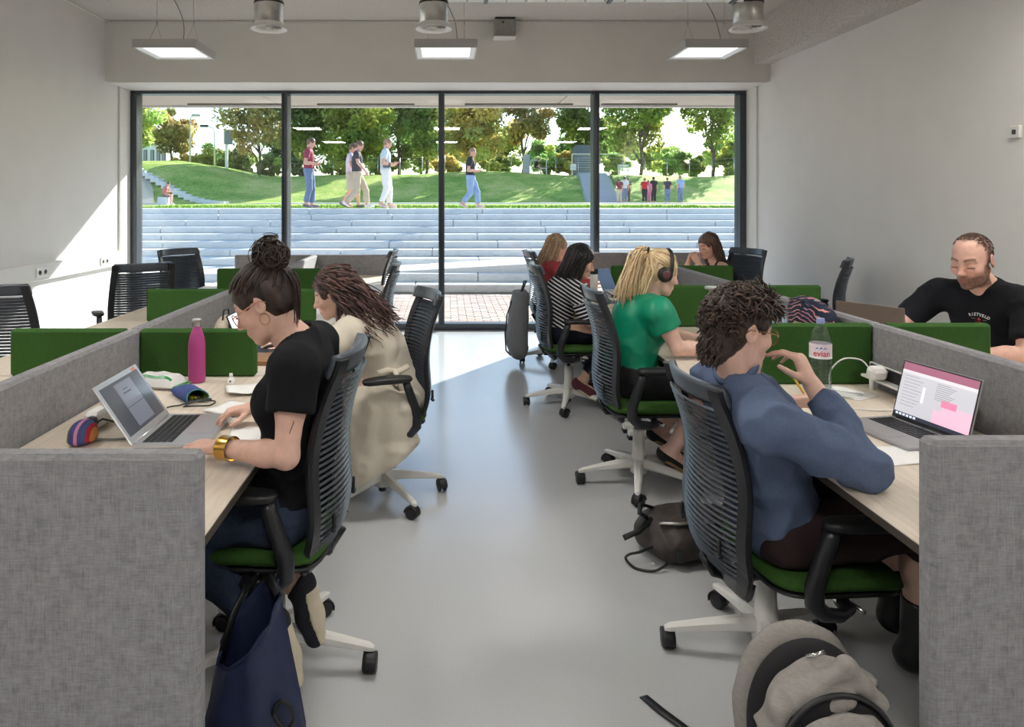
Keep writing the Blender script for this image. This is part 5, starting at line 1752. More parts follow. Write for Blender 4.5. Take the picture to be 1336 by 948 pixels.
# ---- woman in the beige coat
J = dict(pel=(-.30, 3.80, .575), neck=(-.485, 3.77, .945), head=(-.595, 3.755, 1.075), hf=(-.92, -.10, -.36), bend=(.035, 0, .05),
         shL=(-.49, 3.59, .90), shR=(-.47, 3.94, .905), elL=(-.62, 3.50, .815), elR=(-.62, 3.98, .80), wrL=(-.80, 3.62, .925), wrR=(-.86, 3.90, .80),
         hdL=(-.35, .35, .6), hnL=(-.5, .3, .2), hdR=(-1, -.1, -.05), hnR=(0, 0, -1),
         knL=(-.72, 3.68, .57), knR=(-.72, 3.92, .57), anL=(-.66, 3.70, .12), anR=(-.66, 3.92, .12), toeL=(-.80, 3.69, .045), toeR=(-.80, 3.93, .045))
def coat_skirt(b):
    pr = [ell((-.36, 3.60, .50), A3([.20, .085, .14]), None, .05), cap((-.47, 3.565, .52), (-.43, 3.535, .20), .045, .055, .07),
          cap((-.36, 3.555, .52), (-.36, 3.53, .20), .045, .055, .07), cap((-.26, 3.56, .52), (-.25, 3.54, .25), .045, .05, .07), cap((-.20, 3.60, .54), (-.19, 3.60, .34), .05, .05, .07),
          ell((-.28, 3.80, .52), A3([.16, .235, .10]), None, .05)]
    for q in pr: pass
    pr.append(half((-.32, 3.55, .235), (.50, 0, -.86)))
    return pr
def belt_knot(b, root):
    o = b.T(.30) + b.fwd * -.06
    c = A3((-.245, 3.635, .70))
    mb = MB()
    mb.tube([c + A3([-.10, -.035, .0]), c + A3([-.05, -.028, .015]), c, c + A3([.05, .03, .02])], .016, 8, flat=.5)
    mb.tube([c + A3([-.02, -.03, .02]), c + A3([.0, -.045, -.02]), c + A3([.02, -.03, -.09]), c + A3([.02, -.04, -.17])], [.012, .018, .016, .012], 8, flat=.4)
    mb.build('belt', c_beige, root, base=b.base)
make_person('woman with long wavy brown hair in a beige trench coat bending over her desk', J,
    [G_top('coat', c_beige, sl=1.45, infl=.022, neck_r=.020, hem=None, res=.008, amp=.016, wr=7, end=.024, extra=coat_skirt, seed=11),
     G_legs('trousers', c_dkjean, to=1.9, waist=.10),
     G_shoes(c_boot, None, name='boot', low=.05),
     belt_knot,
     G_hair(h_wavy, lambda b: hair_cap(b, .014, nape=-.08, extra=lambda W: [ell(W(-.07, 0, -.05), A3([.06, .085, .10]), b.H, .04), ell(W(-.12, 0, -.06), A3([.07, .09, .08]), b.H, .05)]),
            lambda b: hanging(b, 430, (84, 300), (12, 60), .27, r=.0066, off=.026, wave=.021, freq=15, spread=.07, drop=(.44, -.10, -.89), back=.07) +
                      hanging(b, 110, (92, 150), (5, 40), .22, r=.007, off=.016, wave=.014, freq=12, spread=.03, drop=(.05, -.1, -1)) + swept(b, 120, (-.10, 0, -.02), az=(-160, 160), el=(10, 80), r=.006, off=.012), res=.007, amp=.006)],
    (-.40, 3.78, 0), fem=True, res=.0065, skin=(226, 186, 168), lips=(190, 112, 108), brow=(58, 40, 36))

# ---- young man in the blue shirt
J = dict(pel=(1.10, 2.42, .495), neck=(.945, 2.33, .985), head=(.935, 2.305, 1.152), hf=(.95, .22, -.20), bend=(.01, 0, 0),
         shL=(.935, 2.51, .935), shR=(.955, 2.12, .898), elL=(1.10, 2.66, .80), elR=(1.215, 2.10, .785), wrL=(1.235, 2.66, .815), wrR=(1.145, 2.26, .985),
         hdR=(-.34, .20, .92), hnR=(-.72, .64, -.2), hdL=(.85, -.40, .22), hnL=(-.1, -.6, -.7),
         knL=(1.54, 2.54, .53), knR=(1.54, 2.30, .53), anL=(1.60, 2.56, .11), anR=(1.53, 2.34, .11), toeL=(1.74, 2.56, .04), toeR=(1.67, 2.32, .04))
def p3_locks(b):
    L = []
    for _ in range(1500):
        a = random.uniform(-180, 180); e = math.degrees(math.asin(random.uniform(-.55, 1)))
        if abs(a) < 55 and e < 24: continue
        if 52 < abs(a) < 112 and e < 12: continue
        p = scalp(b, a, e, .010); n = nz(p - scalp(b, a, e, -.03))
        tn = nz(RNG.normal(size=3)); tn = nz(tn - n * (tn @ n)); fw = b.H @ A3([.55, 0, -.15])
        tn = nz(tn * .8 + fw * (1 if e > 20 else .2) + A3([0, 0, -.5 if e < 30 else 0]))
        ln = (.052 if abs(a) < 100 else .040) if e > 20 else .028
        path = [p, p + n * .012 + tn * ln * .35, p + n * .016 + tn * ln * .75, p + n * random.uniform(.002, .016) + tn * ln * 1.1]
        L.append(lock(path, .0042 * random.uniform(.7, 1.2), 4, 9, wave=.004, freq=7, ph=random.uniform(0, 6), taper=.2))
    for _ in range(420):
        y, z = random.uniform(-.052, .052), random.uniform(-.112, .02)
        q = 1 - (y / .062) ** 2 - ((z + .045) / .085) ** 2
        if q < .02: continue
        p = b.o + b.H @ (A3([-.060 - .047 * math.sqrt(q), y, z]) * b.hs_)
        t = nz(b.H @ A3([-.15, y * 4, -1]) + RNG.normal(size=3) * .25)
        L.append(lock([p - b.H @ A3([-.004, 0, 0]), p + b.H @ A3([-.004, 0, 0]) + t * .012, p + b.H @ A3([-.003, 0, 0]) + t * .028], .0034 * random.uniform(.7, 1.2), 4, 7, taper=.2))
    return L
def neckline_band(b, root):
    base = b.neck[0]['b']; d = nz(base - b.J['neck']); c = b.J['neck'] + d * .046 + b.fwd * .004
    u = nz(np.cross(d, b.left)); v = np.cross(d, u)
    ring = [Vector(c + (u * math.cos(t) + v * math.sin(t)) * .066 + d * .010 * math.cos(t) * -1) for t in np.linspace(0, 2 * math.pi, 41)[:-1]]
    MB().tube(ring, .009, 8, closed=True, flat=1.6, up=tuple(d)).build('collar', c_blue, root, base=b.base)
b3, r3 = make_person('young man with tousled brown hair and round glasses in a blue long-sleeved shirt', J,
    [G_top('shirt', c_blue, sl=1.84, infl=.017, neck_r=.012, hem=-.16, res=.0065, amp=.015, wr=9, end=.010, seed=23, lift=.022), neckline_band,
     G_legs('shorts', pmat('maroon_dark_cloth', (44, 26, 28), .8, var=.1), to=1.45, waist=.16),
     G_shoes(c_boot, pmat('grey_rubber', (120, 112, 100), .7), low=.17, name='boot', infl=.012),
     G_hair(h_short, lambda b: hair_cap(b, .012, nape=-.118, extra=lambda W: [ell(W(-.060, 0, -.055), A3([.042, .056, .070]), b.H, .03), ell(W(.03, 0, .085), A3([.06, .06, .04]), b.H, .03)]), p3_locks, res=.005, amp=.004),
     G_glasses(m_metal_rim, lens_r=.0255)],
    (1.04, 2.42, 0), s=1.02, res=.0052, skin=(230, 190, 172), lips=(200, 128, 118), brow=(60, 46, 40),
    opts=dict(handR=dict(per=((52, 26, 12), (56, 28, 12), (60, 32, 14), (64, 36, 18)), spread=0, thumb=4), handL=dict(curl=(48, 55, 35), spread=2, thumb=30)))

# ---- woman in the green blouse
J = dict(pel=(1.03, 4.02, .58), neck=(1.085, 4.0, .995), head=(1.185, 3.995, 1.165), hf=(.95, .10, -.32), bend=(-.03, 0, 0),
         shL=(1.10, 4.19, .965), shR=(1.125, 3.82, .965), elL=(1.24, 4.22, .80), elR=(1.215, 3.79, .785), wrL=(1.43, 4.10, .775), wrR=(1.445, 3.87, .765),
         hdR=(1, .12, -.03), hdL=(1, -.2, -.03), hnR=(0, 0, -1), hnL=(0, 0, -1),
         knL=(1.45, 4.10, .565), knR=(1.45, 3.90, .565), anL=(1.225, 4.12, .25), anR=(1.225, 3.92, .205), toeL=(1.345, 4.11, .15), toeR=(1.36, 3.90, .095))
def p4_locks(b):
    L = swept(b, 150, (-.10, 0, .075), az=(-150, 150), el=(-20, 78), r=.0045, off=.009)
    p = b.o + b.H @ (A3([-.118, 0, .085]) * b.hs_)
    for k in range(260):
        o = RNG.normal(size=3) * .017
        w = random.uniform(-.06, .06)
        path = [p + o * .5, p + A3([-.035, 0, -.015]) + o, p + A3([-.070, w * .4, -.085]) + o, p + A3([-.108, w * .8, -.175]) + o * 1.2, p + A3([-.140 + abs(w) * .5, w * 1.0, -.255 - random.uniform(-.03, .03)]) + o * 1.4]
        L.append(lock(path, .0052 * random.uniform(.6, 1.2), 4, 14, wave=.005, freq=6, ph=random.uniform(0, 6)))
    L += hanging(b, 190, (122, 238), (-10, 35), .20, r=.006, off=.006, wave=.004, freq=6, spread=.015, drop=(-.34, 0, -.94), back=.0)
    for sgn in (-1, 1):
        for k in range(8):
            q = scalp(b, sgn * random.uniform(45, 62), random.uniform(8, 30), .006)
            L.append(lock([q, q + b.H @ A3([.01, sgn * .006, -.04]), q + b.H @ A3([.012, sgn * .004, -.09])], .0025, 4, 10, wave=.003, freq=6))
    tie = b.o + b.H @ (A3([-.118, 0, .088]) * b.hs_)
    return L
def p4_tie(b, root):
    c = b.o + b.H @ (A3([-.120, 0, .086]) * b.hs_); ax = nz(b.H @ A3([-.8, 0, .25]))
    u = nz(np.cross(ax, [0, 1, 0])); v = np.cross(ax, u)
    mb = MB().tube([c + (u * math.cos(t) + v * math.sin(t)) * .021 for t in np.linspace(0, 6.283, 17)[:-1]], .009, 8, closed=True)
    mb.build('hair_tie', c_blk2, root, base=b.base)
b4, r4 = make_person('blonde woman with ponytail in an emerald green blouse and black skirt, wearing headphones', J,
    [G_top('blouse', c_green, sl=.50, infl=.018, neck_r=.012, hem=.06, res=.0075, amp=.012, wr=8, end=.030, seed=31),
     G_legs('skirt', c_blk2, to=.62, waist=.22, infl=.018, skirt=lambda b: [cap(lerp(b.leg['L'][0]['a'], b.leg['R'][0]['a'], .5), lerp(b.J['knL'], b.J['knR'], .5) * .55 + lerp(b.leg['L'][0]['a'], b.leg['R'][0]['a'], .5) * .45, .085, .085, .05)]),
     G_shoes(c_blk2, c_rope, name='espadrille', low=-.028),
     p4_tie,
     G_hair(h_blond, lambda b: hair_cap(b, .009, nape=-.05), p4_locks, res=.006, amp=.002)],
    (1.05, 4.0, 0), fem=True, girth=1.08, res=.0062, skin=(232, 192, 176), lips=(206, 128, 124), brow=(150, 116, 84))
W4 = lambda x, y, z: A3(b4.o) + b4.H @ (A3([x, y, z]) * b4.hs_)
hp = empty('headphones', tuple(W4(-.01, 0, .10)), 'black over-ear headphones worn by the blonde woman', 'headphones')
band = [W4(.018 - .018 * math.sin(t), .098 * math.cos(t), .012 + .128 * max(0, math.sin(t)) ** .85) for t in np.linspace(-.05, math.pi + .05, 25)]
MB().tube([Vector(p) for p in band], .010, 8, flat=.5).build('head_band', m_black, hp)
for g, nm in ((-1, 'R'), (1, 'L')):
    c = W4(-.006, g * .090, -.008); ax = b4.H @ A3([0, g, 0])
    o = MB().lathe([(.020, -.018), (.040, -.016), (.043, -.006), (.040, .004), (.034, .012), (.020, .016), (.002, .016)], c, 28, axis=Vector(ax)).build('ear_cup', m_black, hp)
    MB().lathe([(.012, .0165), (.024, .0165), (.024, .0185), (.012, .0185)], c, 24, axis=Vector(ax)).build('cup_badge', pmat('dark_red_badge', (96, 60, 60), .4), o, base=world_of(hp))

# ---- woman in the striped top
def mk_stripe():
    t = NT('navy_white_stripes').set(None, .85, 0, .2)
    a = t.n('Attribute'); a.attribute_name = 'stripe'
    f = t.math('FRACT', a.outputs['Fac'])
    s = t.math('GREATER_THAN', f, .66)
    t.l(t.ramp(s, [(.0, lin((28, 28, 40))), (1.0, lin((214, 212, 212)))]), t.b.inputs['Base Color'])
    t.bump(t.noise(t.coord('Object'), 900, 1), .2, .001)
    return t.m
def stripes(b, V):
    u = (V - b.J['pel']) @ b.up + .35 * ((V - b.J['pel']) @ b.fwd)
    r = u / .027
    for sd in ('L', 'R'):
        a, e = b.J['sh' + sd], b.J['el' + sd]; d = e - a; L = np.linalg.norm(d); d = d / L
        q = (V - a) @ d; dist = np.linalg.norm(V - a - np.clip(q, 0, L)[:, None] * d, axis=1)
        m = (dist < .068) & (q > .035)
        r = np.where(m, q / .027 + .2, r)
    return r
J = dict(pel=(.85, 5.50, .575), neck=(.925, 5.48, .935), head=(1.02, 5.475, 1.10), hf=(.92, -.08, -.38), bend=(-.06, 0, .015),
         shL=(.93, 5.66, .895), shR=(.955, 5.30, .895), elL=(1.05, 5.67, .68), elR=(1.03, 5.26, .675), wrL=(1.21, 5.55, .66), wrR=(1.20, 5.37, .655),
         hdR=(.8, .45, .25), hdL=(.85, -.4, .2), hnR=(-.2, .6, .5), hnL=(-.2, -.6, .4),
         knL=(1.27, 5.60, .58), knR=(1.27, 5.40, .575), anL=(1.12, 5.58, .16), anR=(1.02, 5.42, .20), toeL=(1.25, 5.58, .06), toeR=(1.13, 5.42, .09))
make_person('woman with straight black hair in a navy and white striped top', J,
    [G_top('striped_top', mk_stripe(), sl=.95, infl=.014, neck_r=.014, hem=.02, res=.009, amp=.004, end=.014, fattr=lambda b, V: {'stripe': stripes(b, V)}, seed=41),
     G_legs('jeans', c_dkjean, to=1.82, waist=.14), G_shoes(pmat('maroon_canvas', (92, 40, 52), .7), c_cream, name='sneaker'),
     G_hair(h_black, lambda b: hair_cap(b, .013, nape=-.09, extra=lambda W: [ell(W(-.06, 0, -.06), A3([.055, .075, .10]), b.H, .04)]),
            lambda b: hanging(b, 300, (62, 298), (10, 60), .25, r=.0065, off=.014, wave=.002, freq=4, spread=.02, drop=(-.25, 0, -.95), back=.03), res=.007, amp=.003)],
    (.90, 5.5, 0), fem=True, res=.0075, skin=(226, 184, 160), lips=(200, 118, 116), brow=(30, 24, 24), opts=dict(handL=dict(curl=(35, 40, 25)), handR=dict(curl=(35, 40, 25))))

# ---- woman in the red cardigan
J = dict(pel=(1.02, 7.0, .575), neck=(.985, 6.98, .94), head=(1.075, 7.0, 1.105), hf=(.93, .12, -.30), bend=(-.03, 0, 0),
         shL=(.93, 7.14, .90), shR=(1.06, 6.82, .90), elL=(1.10, 7.26, .78), elR=(1.22, 6.85, .775), wrL=(1.34, 7.22, .765), wrR=(1.44, 6.98, .765),
         knL=(1.42, 7.10, .57), knR=(1.44, 6.90, .57), anL=(1.30, 7.1, .12), anR=(1.32, 6.9, .12), toeL=(1.44, 7.1, .05), toeR=(1.46, 6.9, .05))
def stripe_trim(b, root):
    ps = []
    for off, m in ((.0, 0), (.018, 1)):
        pts = [b.T(t) + b.fwd * (-.085 + .10 * (t - .5)) - b.left * (.115 + off - .02 * t) for t in (.55, .7, .85, .95)]
        ps.append(np_tube(pts, .006, 6))
    child(root, 'trim_stripe', ps, None, pmat('orange_red', (232, 96, 76), .6), b)
make_person('woman with long dark blond hair in a red cardigan, sitting closest to window', J,
    [G_top('cardigan', c_red, sl=1.75, infl=.014, neck_r=.014, hem=.04, res=.010, amp=.006, seed=51), stripe_trim,
     G_legs('trousers', c_dkjean, to=1.85, waist=.14, res=.010), G_shoes(c_boot, None),
     G_hair(h_dblond, lambda b: hair_cap(b, .012, nape=-.09, res=.008, extra=lambda W: [ell(W(-.055, 0, -.07), A3([.055, .075, .11]), b.H, .04)]),
            lambda b: hanging(b, 240, (82, 278), (10, 60), .28, r=.0075, off=.014, wave=.005, freq=6, spread=.03, drop=(-.25, 0, -.95), back=.03), res=.008, amp=.004)],
    (1.02, 7.0, 0), fem=True, res=.0085, skin=(232, 186, 166), lips=(206, 120, 118), brow=(120, 92, 72))

# ---- woman in the black sleeveless top, far right
J = dict(pel=(2.80, 7.20, .575), neck=(2.70, 7.20, .94), head=(2.60, 7.18, 1.115), hf=(-.86, -.34, -.30), bend=(.03, 0, 0),
         shL=(2.695, 7.03, .90), shR=(2.725, 7.37, .90), elL=(2.56, 6.98, .765), elR=(2.40, 7.34, .765), wrL=(2.47, 7.08, .95), wrR=(2.41, 7.18, .955),
         hdL=(-.35, .25, .75), hdR=(.1, -.3, .8), hnL=(-.2, .8, .2), hnR=(.5, -.6, .1),
         knL=(2.38, 7.10, .57), knR=(2.38, 7.30, .57), anL=(2.42, 7.1, .12), anR=(2.42, 7.3, .12), toeL=(2.28, 7.1, .05), toeR=(2.28, 7.3, .05))
make_person('woman with long brown hair in a black sleeveless top resting chin on hands', J,
    [G_top('sleeveless_top', c_blk2, sleeves=False, infl=.011, neck_r=.045, neck_drop=.05, hem=.02, res=.010, amp=.003,
           cut=lambda b: [cap(b.J['sh' + s] + b.up * .10 - b.left * q * .005, b.J['sh' + s] - b.up * .07 + b.left * q * .03, .060, .060, .01, op='s') for s, q in (('L', 1), ('R', -1))]),
     G_legs('trousers', c_dkjean, to=1.85, waist=.14, res=.010), G_shoes(c_boot, None),
     G_hair(h_dbrown, lambda b: hair_cap(b, .012, nape=-.09, extra=lambda W: [ell(W(-.055, 0, -.06), A3([.05, .07, .10]), b.H, .04)]),
            lambda b: hanging(b, 220, (75, 285), (10, 60), .24, r=.0075, off=.013, wave=.004, freq=5, spread=.03, drop=(.22, 0, -1), back=.02), res=.008, amp=.004)],
    (2.75, 7.2, 0), fem=True, res=.0085, skin=(230, 184, 164), lips=(204, 122, 118), brow=(62, 44, 38), opts=dict(handL=dict(curl=(40, 50, 30)), handR=dict(curl=(40, 50, 30))))

# ---- bearded man at the right
J = dict(pel=(3.00, 3.92, .60), neck=(2.825, 3.775, 1.105), head=(2.715, 3.725, 1.255), hf=(-.84, -.44, -.30), bend=(.02, 0, 0),
         shL=(2.89, 3.565, 1.045), shR=(2.70, 3.965, 1.05), elL=(2.80, 3.47, .81), elR=(2.53, 4.04, .86), wrL=(2.56, 3.60, .785), wrR=(2.40, 3.86, .79),
         hdL=(-1, .35, -.05), hdR=(-.9, -.3, -.1), hnL=(0, 0, -1), hnR=(0, 0, -1),
         knL=(2.52, 3.72, .58), knR=(2.50, 4.0, .58), anL=(2.56, 3.72, .12), anR=(2.54, 4.0, .12), toeL=(2.40, 3.70, .05), toeR=(2.38, 3.98, .05))
def p8_line(q):
    top = np.minimum(.050 - q[:, 0] - .6 * np.abs(np.abs(q[:, 1]) - .0) * (np.abs(q[:, 1]) < .045) , q[:, 2] - .075)
    side = np.minimum(.020 - q[:, 0] + .25 * (q[:, 2]) * 0, q[:, 2] + .030)
    back = np.minimum(-.020 - q[:, 0], q[:, 2] + .062)
    ear = -(((np.abs(q[:, 1]) > .079) & (q[:, 2] < .03)) * 1.0)
    return np.maximum(np.maximum(top, side), back) + ear
def p8_fuzz(b):
    L = []
    for _ in range(900):
        a = random.uniform(-180, 180); e = random.uniform(-35, 85)
        p = scalp(b, a, e, .0015); q = ((p - b.o) @ b.H / b.hs_)[None]
        if p8_line(q)[0] < .010: continue
        n = nz(p - scalp(b, a, e, -.03)); t = nz(b.H @ A3([-.3, 0, -.5]) + RNG.normal(size=3) * .25); t = nz(t - n * (t @ n))
        L.append(lock([p, p + n * .002 + t * .006, p + n * .001 + t * .013], .0020, 4, 6, taper=.2))
    return L
def logo(b, root):
    # arched lettering with a red mark on the left breast
    o = b.T(.84) + b.left * .012 + b.fwd * .16
    R = np.stack([-b.left, b.up, b.fwd], 1) if False else np.stack([b.left, b.up, b.fwd], 1)
    x = b.left; y = b.up
    word = 'RIETVELD'; rad = .10; wch = .0125
    lt = MB()
    tops = b
    def place(mb, V, F, cx, cy, ang):
        ca, sa = math.cos(ang), math.sin(ang)
        mb.add([Vector(o + x * (cx + u * ca - v * sa) + y * (cy + u * sa + v * ca) + b.fwd * 0) for u, v, w in V], F)
    for i, ch in enumerate(word):
        t = (i - 3.5) * wch / rad
        V, F = text_mesh(ch, .019, bold=.0006)
        place(lt, V, F, rad * math.sin(t), rad * math.cos(t) - rad, -t)
    for dx in (-.026, .026):
        V, F = text_mesh('—', .016); place(lt, V, F, dx, -.024, 0)
    rd = MB()
    V, F = text_mesh('✦', .02)
    rd.add([Vector(o + x * u + y * v) for u, v in ((0, -.014), (.009, -.023), (0, -.034), (-.009, -.023))], [(0, 3, 2, 1)])
    rd.add([Vector(o + x * u + y * v) for u, v in ((-.02, -.040), (.02, -.040), (.02, -.0425), (-.02, -.0425))], [(0, 1, 2, 3)])
    top = [c for c in root.children if c.name.startswith('t_shirt')][0]
    from mathutils.bvhtree import BVHTree
    me = top.data
    bv = BVHTree.FromPolygons([v.co for v in me.vertices], [tuple(p.vertices) for p in me.polygons])
    for mb, m, nm in ((lt, pmat('print_white', (226, 224, 220), .7), 'lettering'), (rd, pmat('print_red', (196, 54, 60), .7), 'emblem')):
        out = []
        for v in mb.v:
            p = Vector(v) - Vector(b.base); hit = bv.ray_cast(p + Vector(b.fwd) * .2, -Vector(b.fwd))
            out.append(tuple((hit[0] if hit[0] is not None else p) + Vector(b.fwd) * .0015 + Vector(b.base)))
        mb.v = out
        mb.build(nm, m, top, base=b.base)
b8, r8 = make_person('bearded man with cropped balding brown hair in a black t-shirt with white lettering', J,
    [G_top('t_shirt', c_black, sl=.72, infl=.013, neck_r=.006, hem=.02, res=.007, amp=.010, wr=8, end=.022, seed=61, lift=.030), logo,
     G_legs('trousers', c_dkjean, to=1.85, waist=.14, res=.011), G_shoes(c_boot, None),
     G_hair(hair_mat('hair_cropped', (48, 33, 28), (98, 70, 58), .6), None, p8_fuzz, cap_on=False)],
    (2.95, 3.9, 0), s=1.10, girth=1.06, res=.0055, skin=(228, 182, 164), lips=(190, 112, 104), brow=(96, 66, 54), beard=(104, 74, 62), hairc=(74, 52, 44), hairline=p8_line)

# ------------------------------------------------------------------ people outdoors
def walker(px, Y, h, deg, label, top, legs, shoes, hair, stride=.0, sl=.6, phone=True, group='walkers on the terrace', res=.011, girth=1.0, look=-.45, zg=None, shorts=None, fem=False, arms=None, long_hair=False, drop=0.0, extra=None, turn=0.0, skin=(226, 172, 148), hr=None):
    s = h / 1.78
    x = (px - VPX) / FPX * Y; z0 = ground_z(x, Y) if zg is None else zg
    a = math.radians(deg); Fv, Lv = A3([math.cos(a), math.sin(a), 0]), A3([-math.sin(a), math.cos(a), 0])
    G = lambda f, l, z: A3([x, Y, z0]) + (Fv * f + Lv * l) * s + A3([0, 0, z * s])
    st = stride
    dz = .5 * st * st
    J = dict(pel=G(0, 0, .95 - dz), neck=G(.015, 0, 1.485 - dz), head=G(.06, 0, 1.645 - dz), shL=G(.0, .185, 1.425 - dz), shR=G(.0, -.185, 1.425 - dz),
             hf=Fv * math.cos(turn) + Lv * math.sin(turn) + A3([0, 0, look]), bend=Fv * -.015)
    if phone:
        J.update(elL=G(-.04, .25, 1.13 - dz), elR=G(-.04, -.25, 1.13 - dz), wrL=G(.20, .09, 1.10 - dz), wrR=G(.20, -.10, 1.12 - dz), hdL=Fv * .9 - Lv * .3 + A3([0, 0, .2]), hdR=Fv * .9 + Lv * .3 + A3([0, 0, .2]), hnL=A3([0, 0, 1]) - Lv * .5, hnR=A3([0, 0, 1]) + Lv * .5)
    else:
        J.update(elL=G(-.05 - st * .2, .25, 1.13), elR=G(-.03 + st * .2, -.25, 1.13), wrL=G(.02 - st * .3, .26, .88), wrR=G(.06 + st * .45, -.25, .90), hdL=A3([0, 0, -1]) + Fv * .2, hdR=A3([0, 0, -1]) + Fv * .3, hnL=-Lv, hnR=Lv)
    if arms: J.update({k: G(*v) for k, v in arms.items()})
    J.update(knL=G(st * .42 + .03, .095, .50 - dz * .6), knR=G(-st * .10 + .04, -.095, .50 - dz), anL=G(st * .55, .10, .10), anR=G(-st * .62, -.10, .10 + st * .14), toeL=G(st * .55 + .16, .115, .045 + st * .05), toeR=G(-st * .62 + .145, -.115, .045 + (st * .02)))
    def ph(b, root):
        if phone:
            c = G(.33, 0, 1.14 - dz); mb = MB()
            R = Matrix(((Fv[0], Lv[0], 0), (Fv[1], Lv[1], 0), (0, 0, 1))) @ Euler((0, -.5, 0)).to_matrix()
            mb.box(c, (.15, .075, .01), .003, R=R)
            tag(mb.build('phone', m_black, base=tuple(c)), 'phone held up by the ' + label.split(' walking')[0].split(' standing')[0], 'phone', 'phones held by the walkers')
    ga = [G_top('t_shirt', top, sl=sl, infl=.016, neck_r=.016, hem=.0 if not drop else -.1, res=res * 1.1, amp=.008, wr=7, end=.026, smooth=2)]
    if shorts is None: ga.append(G_legs('trousers', legs, to=1.88, infl=.018, waist=.10, res=res * 1.1, amp=.008, wr=7, flare=.012))
    else: ga.append(G_legs('shorts', legs, to=shorts, infl=.022, waist=.10, res=res * 1.1, amp=.006, wr=7, flare=.02))
    ga.append(G_shoes(shoes, None, infl=.010, res=res, low=-.01))
    if long_hair:
        ga.append(G_hair(hair, lambda b: hair_cap(b, .014, nape=-.10, extra=lambda W: [ell(W(-.05, 0, -.09), A3([.05, .07, .15]) * s, b.H, .04)]), None, res=res * .8, amp=.004))
    else:
        ga.append(G_hair(hair, lambda b: hair_cap(b, .010, nape=-.05), None, res=res * .7, amp=.003))
    if extra: ga += extra
    ga.append(ph)
    return make_person(label, J, ga, (x, Y, z0), s=s, res=res * .85, fem=fem, girth=girth, skin=skin, fingers=True, group=group)
def cl(name, rgb): return pmat(name, rgb, .85, var=.06, scale=14)
TZ = 1.37
o_maroon, o_grey, o_pale, o_blk = cl('maroon_cotton', (150, 58, 78)), cl('charcoal_cotton', (72, 66, 74)), cl('pale_blue_cotton', (206, 214, 216)), cl('black_cotton', (42, 42, 44))
o_denim, o_khaki, o_white, o_ljean = cl('light_denim', (112, 128, 156)), cl('khaki_chino', (196, 178, 154)), cl('white_chino', (236, 230, 224)), cl('washed_denim', (140, 162, 196))
h_out = hair_mat('hair_outdoor_brown', (74, 52, 42), (140, 104, 82), .6); h_outl = hair_mat('hair_outdoor_sandy', (112, 84, 62), (190, 150, 116), .6)
s_wh, s_gr = cl('white_trainer', (232, 228, 224)), cl('grey_trainer', (120, 118, 126))
walker(403, 18.25, 1.80, 0, 'man in maroon t-shirt and blue jeans walking on the terrace edge', o_maroon, o_denim, s_gr, h_out, stride=.10, zg=TZ)
walker(466, 18.35, 1.82, 0, 'man in charcoal t-shirt and khaki trousers walking with a long stride', o_grey, o_khaki, s_wh, h_out, stride=.42, phone=False, zg=TZ, turn=-.2)
walker(458, 18.85, 1.76, 0, 'walker in pale pink top and shorts mostly hidden behind charcoal t-shirt man', cl('pale_pink_cotton', (232, 210, 216)), cl('beige_shorts', (206, 186, 170)), s_gr, h_out, stride=.34, phone=False, zg=TZ, shorts=.95, group='walkers on the terrace')
def crossbag(b, root):
    c = b.T(.28) - b.left * .17 + b.fwd * .05
    o = MB().box(c, (.20, .07, .15), .03).tube([Vector(c + A3([0, -.02, .06])), Vector(b.T(.6) - b.left * .17 - b.fwd * .02), Vector(b.T(.97) - b.left * .06 - b.fwd * .04), Vector(b.T(.99) + b.left * .06), Vector(b.T(.6) + b.left * .17), Vector(b.T(.3) + b.left * .16)], .012, 6).build('shoulder_bag', cl('slate_bag', (84, 96, 104)), base=tuple(c))
    tag(o, 'slate shoulder bag on the man in white trousers', 'bag')
walker(503, 18.3, 1.80, 0, 'man in pale blue t-shirt and white trousers walking with a shoulder bag', o_pale, o_white, cl('pink_trainer', (224, 196, 186)), h_outl, stride=.16, zg=TZ, extra=[crossbag])
walker(614, 18.3, 1.60, -8, 'young man in black t-shirt and washed jeans walking alone, looking sideways', o_blk, o_ljean, cl('beige_trainer', (206, 186, 176)), h_outl, stride=.36, zg=TZ, turn=-.5, look=-.15)

# the group far off on the path, and two seated people
far = [(808, 1.62, 95, 'person in dark red top standing in the far group', cl('far_red', (120, 44, 52)), o_khaki, h_out, True, False),
       (815, 1.74, 80, 'person in white shirt at the back of the far group, left', cl('far_white', (224, 222, 220)), o_denim, h_black, False, True),
       (819, 1.68, 85, 'person in a long brown dress standing in far group', cl('far_brown', (98, 84, 70)), cl('far_brown', (98, 84, 70)), h_out, True, False),
       (841, 1.62, 60, 'person in bright red shirt with black trousers in far group', cl('far_scarlet', (196, 40, 52)), o_blk, h_out, False, True),
       (846, 1.50, 90, 'smaller person in pink in the middle of the far group', cl('far_pink', (214, 120, 156)), cl('far_pink', (214, 120, 156)), h_out, True, True),
       (853, 1.74, 100, 'person in black coat standing tallest in far group', o_blk, o_blk, h_black, False, False),
       (871, 1.66, 90, 'person in dark grey top and jeans in far group', o_grey, o_denim, h_out, False, False),
       (888, 1.80, 110, 'person in light blue shirt standing apart at right of far group', cl('far_blue', (150, 172, 214)), o_denim, h_outl, False, True)]
for i, (px, h, dg, lb, tp, lg, hr, lh, ph) in enumerate(far):
    walker(px, 44.5 + (i % 3) * .5, h * .97, dg, lb, tp, lg, s_gr, hr, res=.024, phone=False, long_hair=lh, fem=lh, group='far group on the path', turn=.4 * (i % 3 - 1), look=-.1)
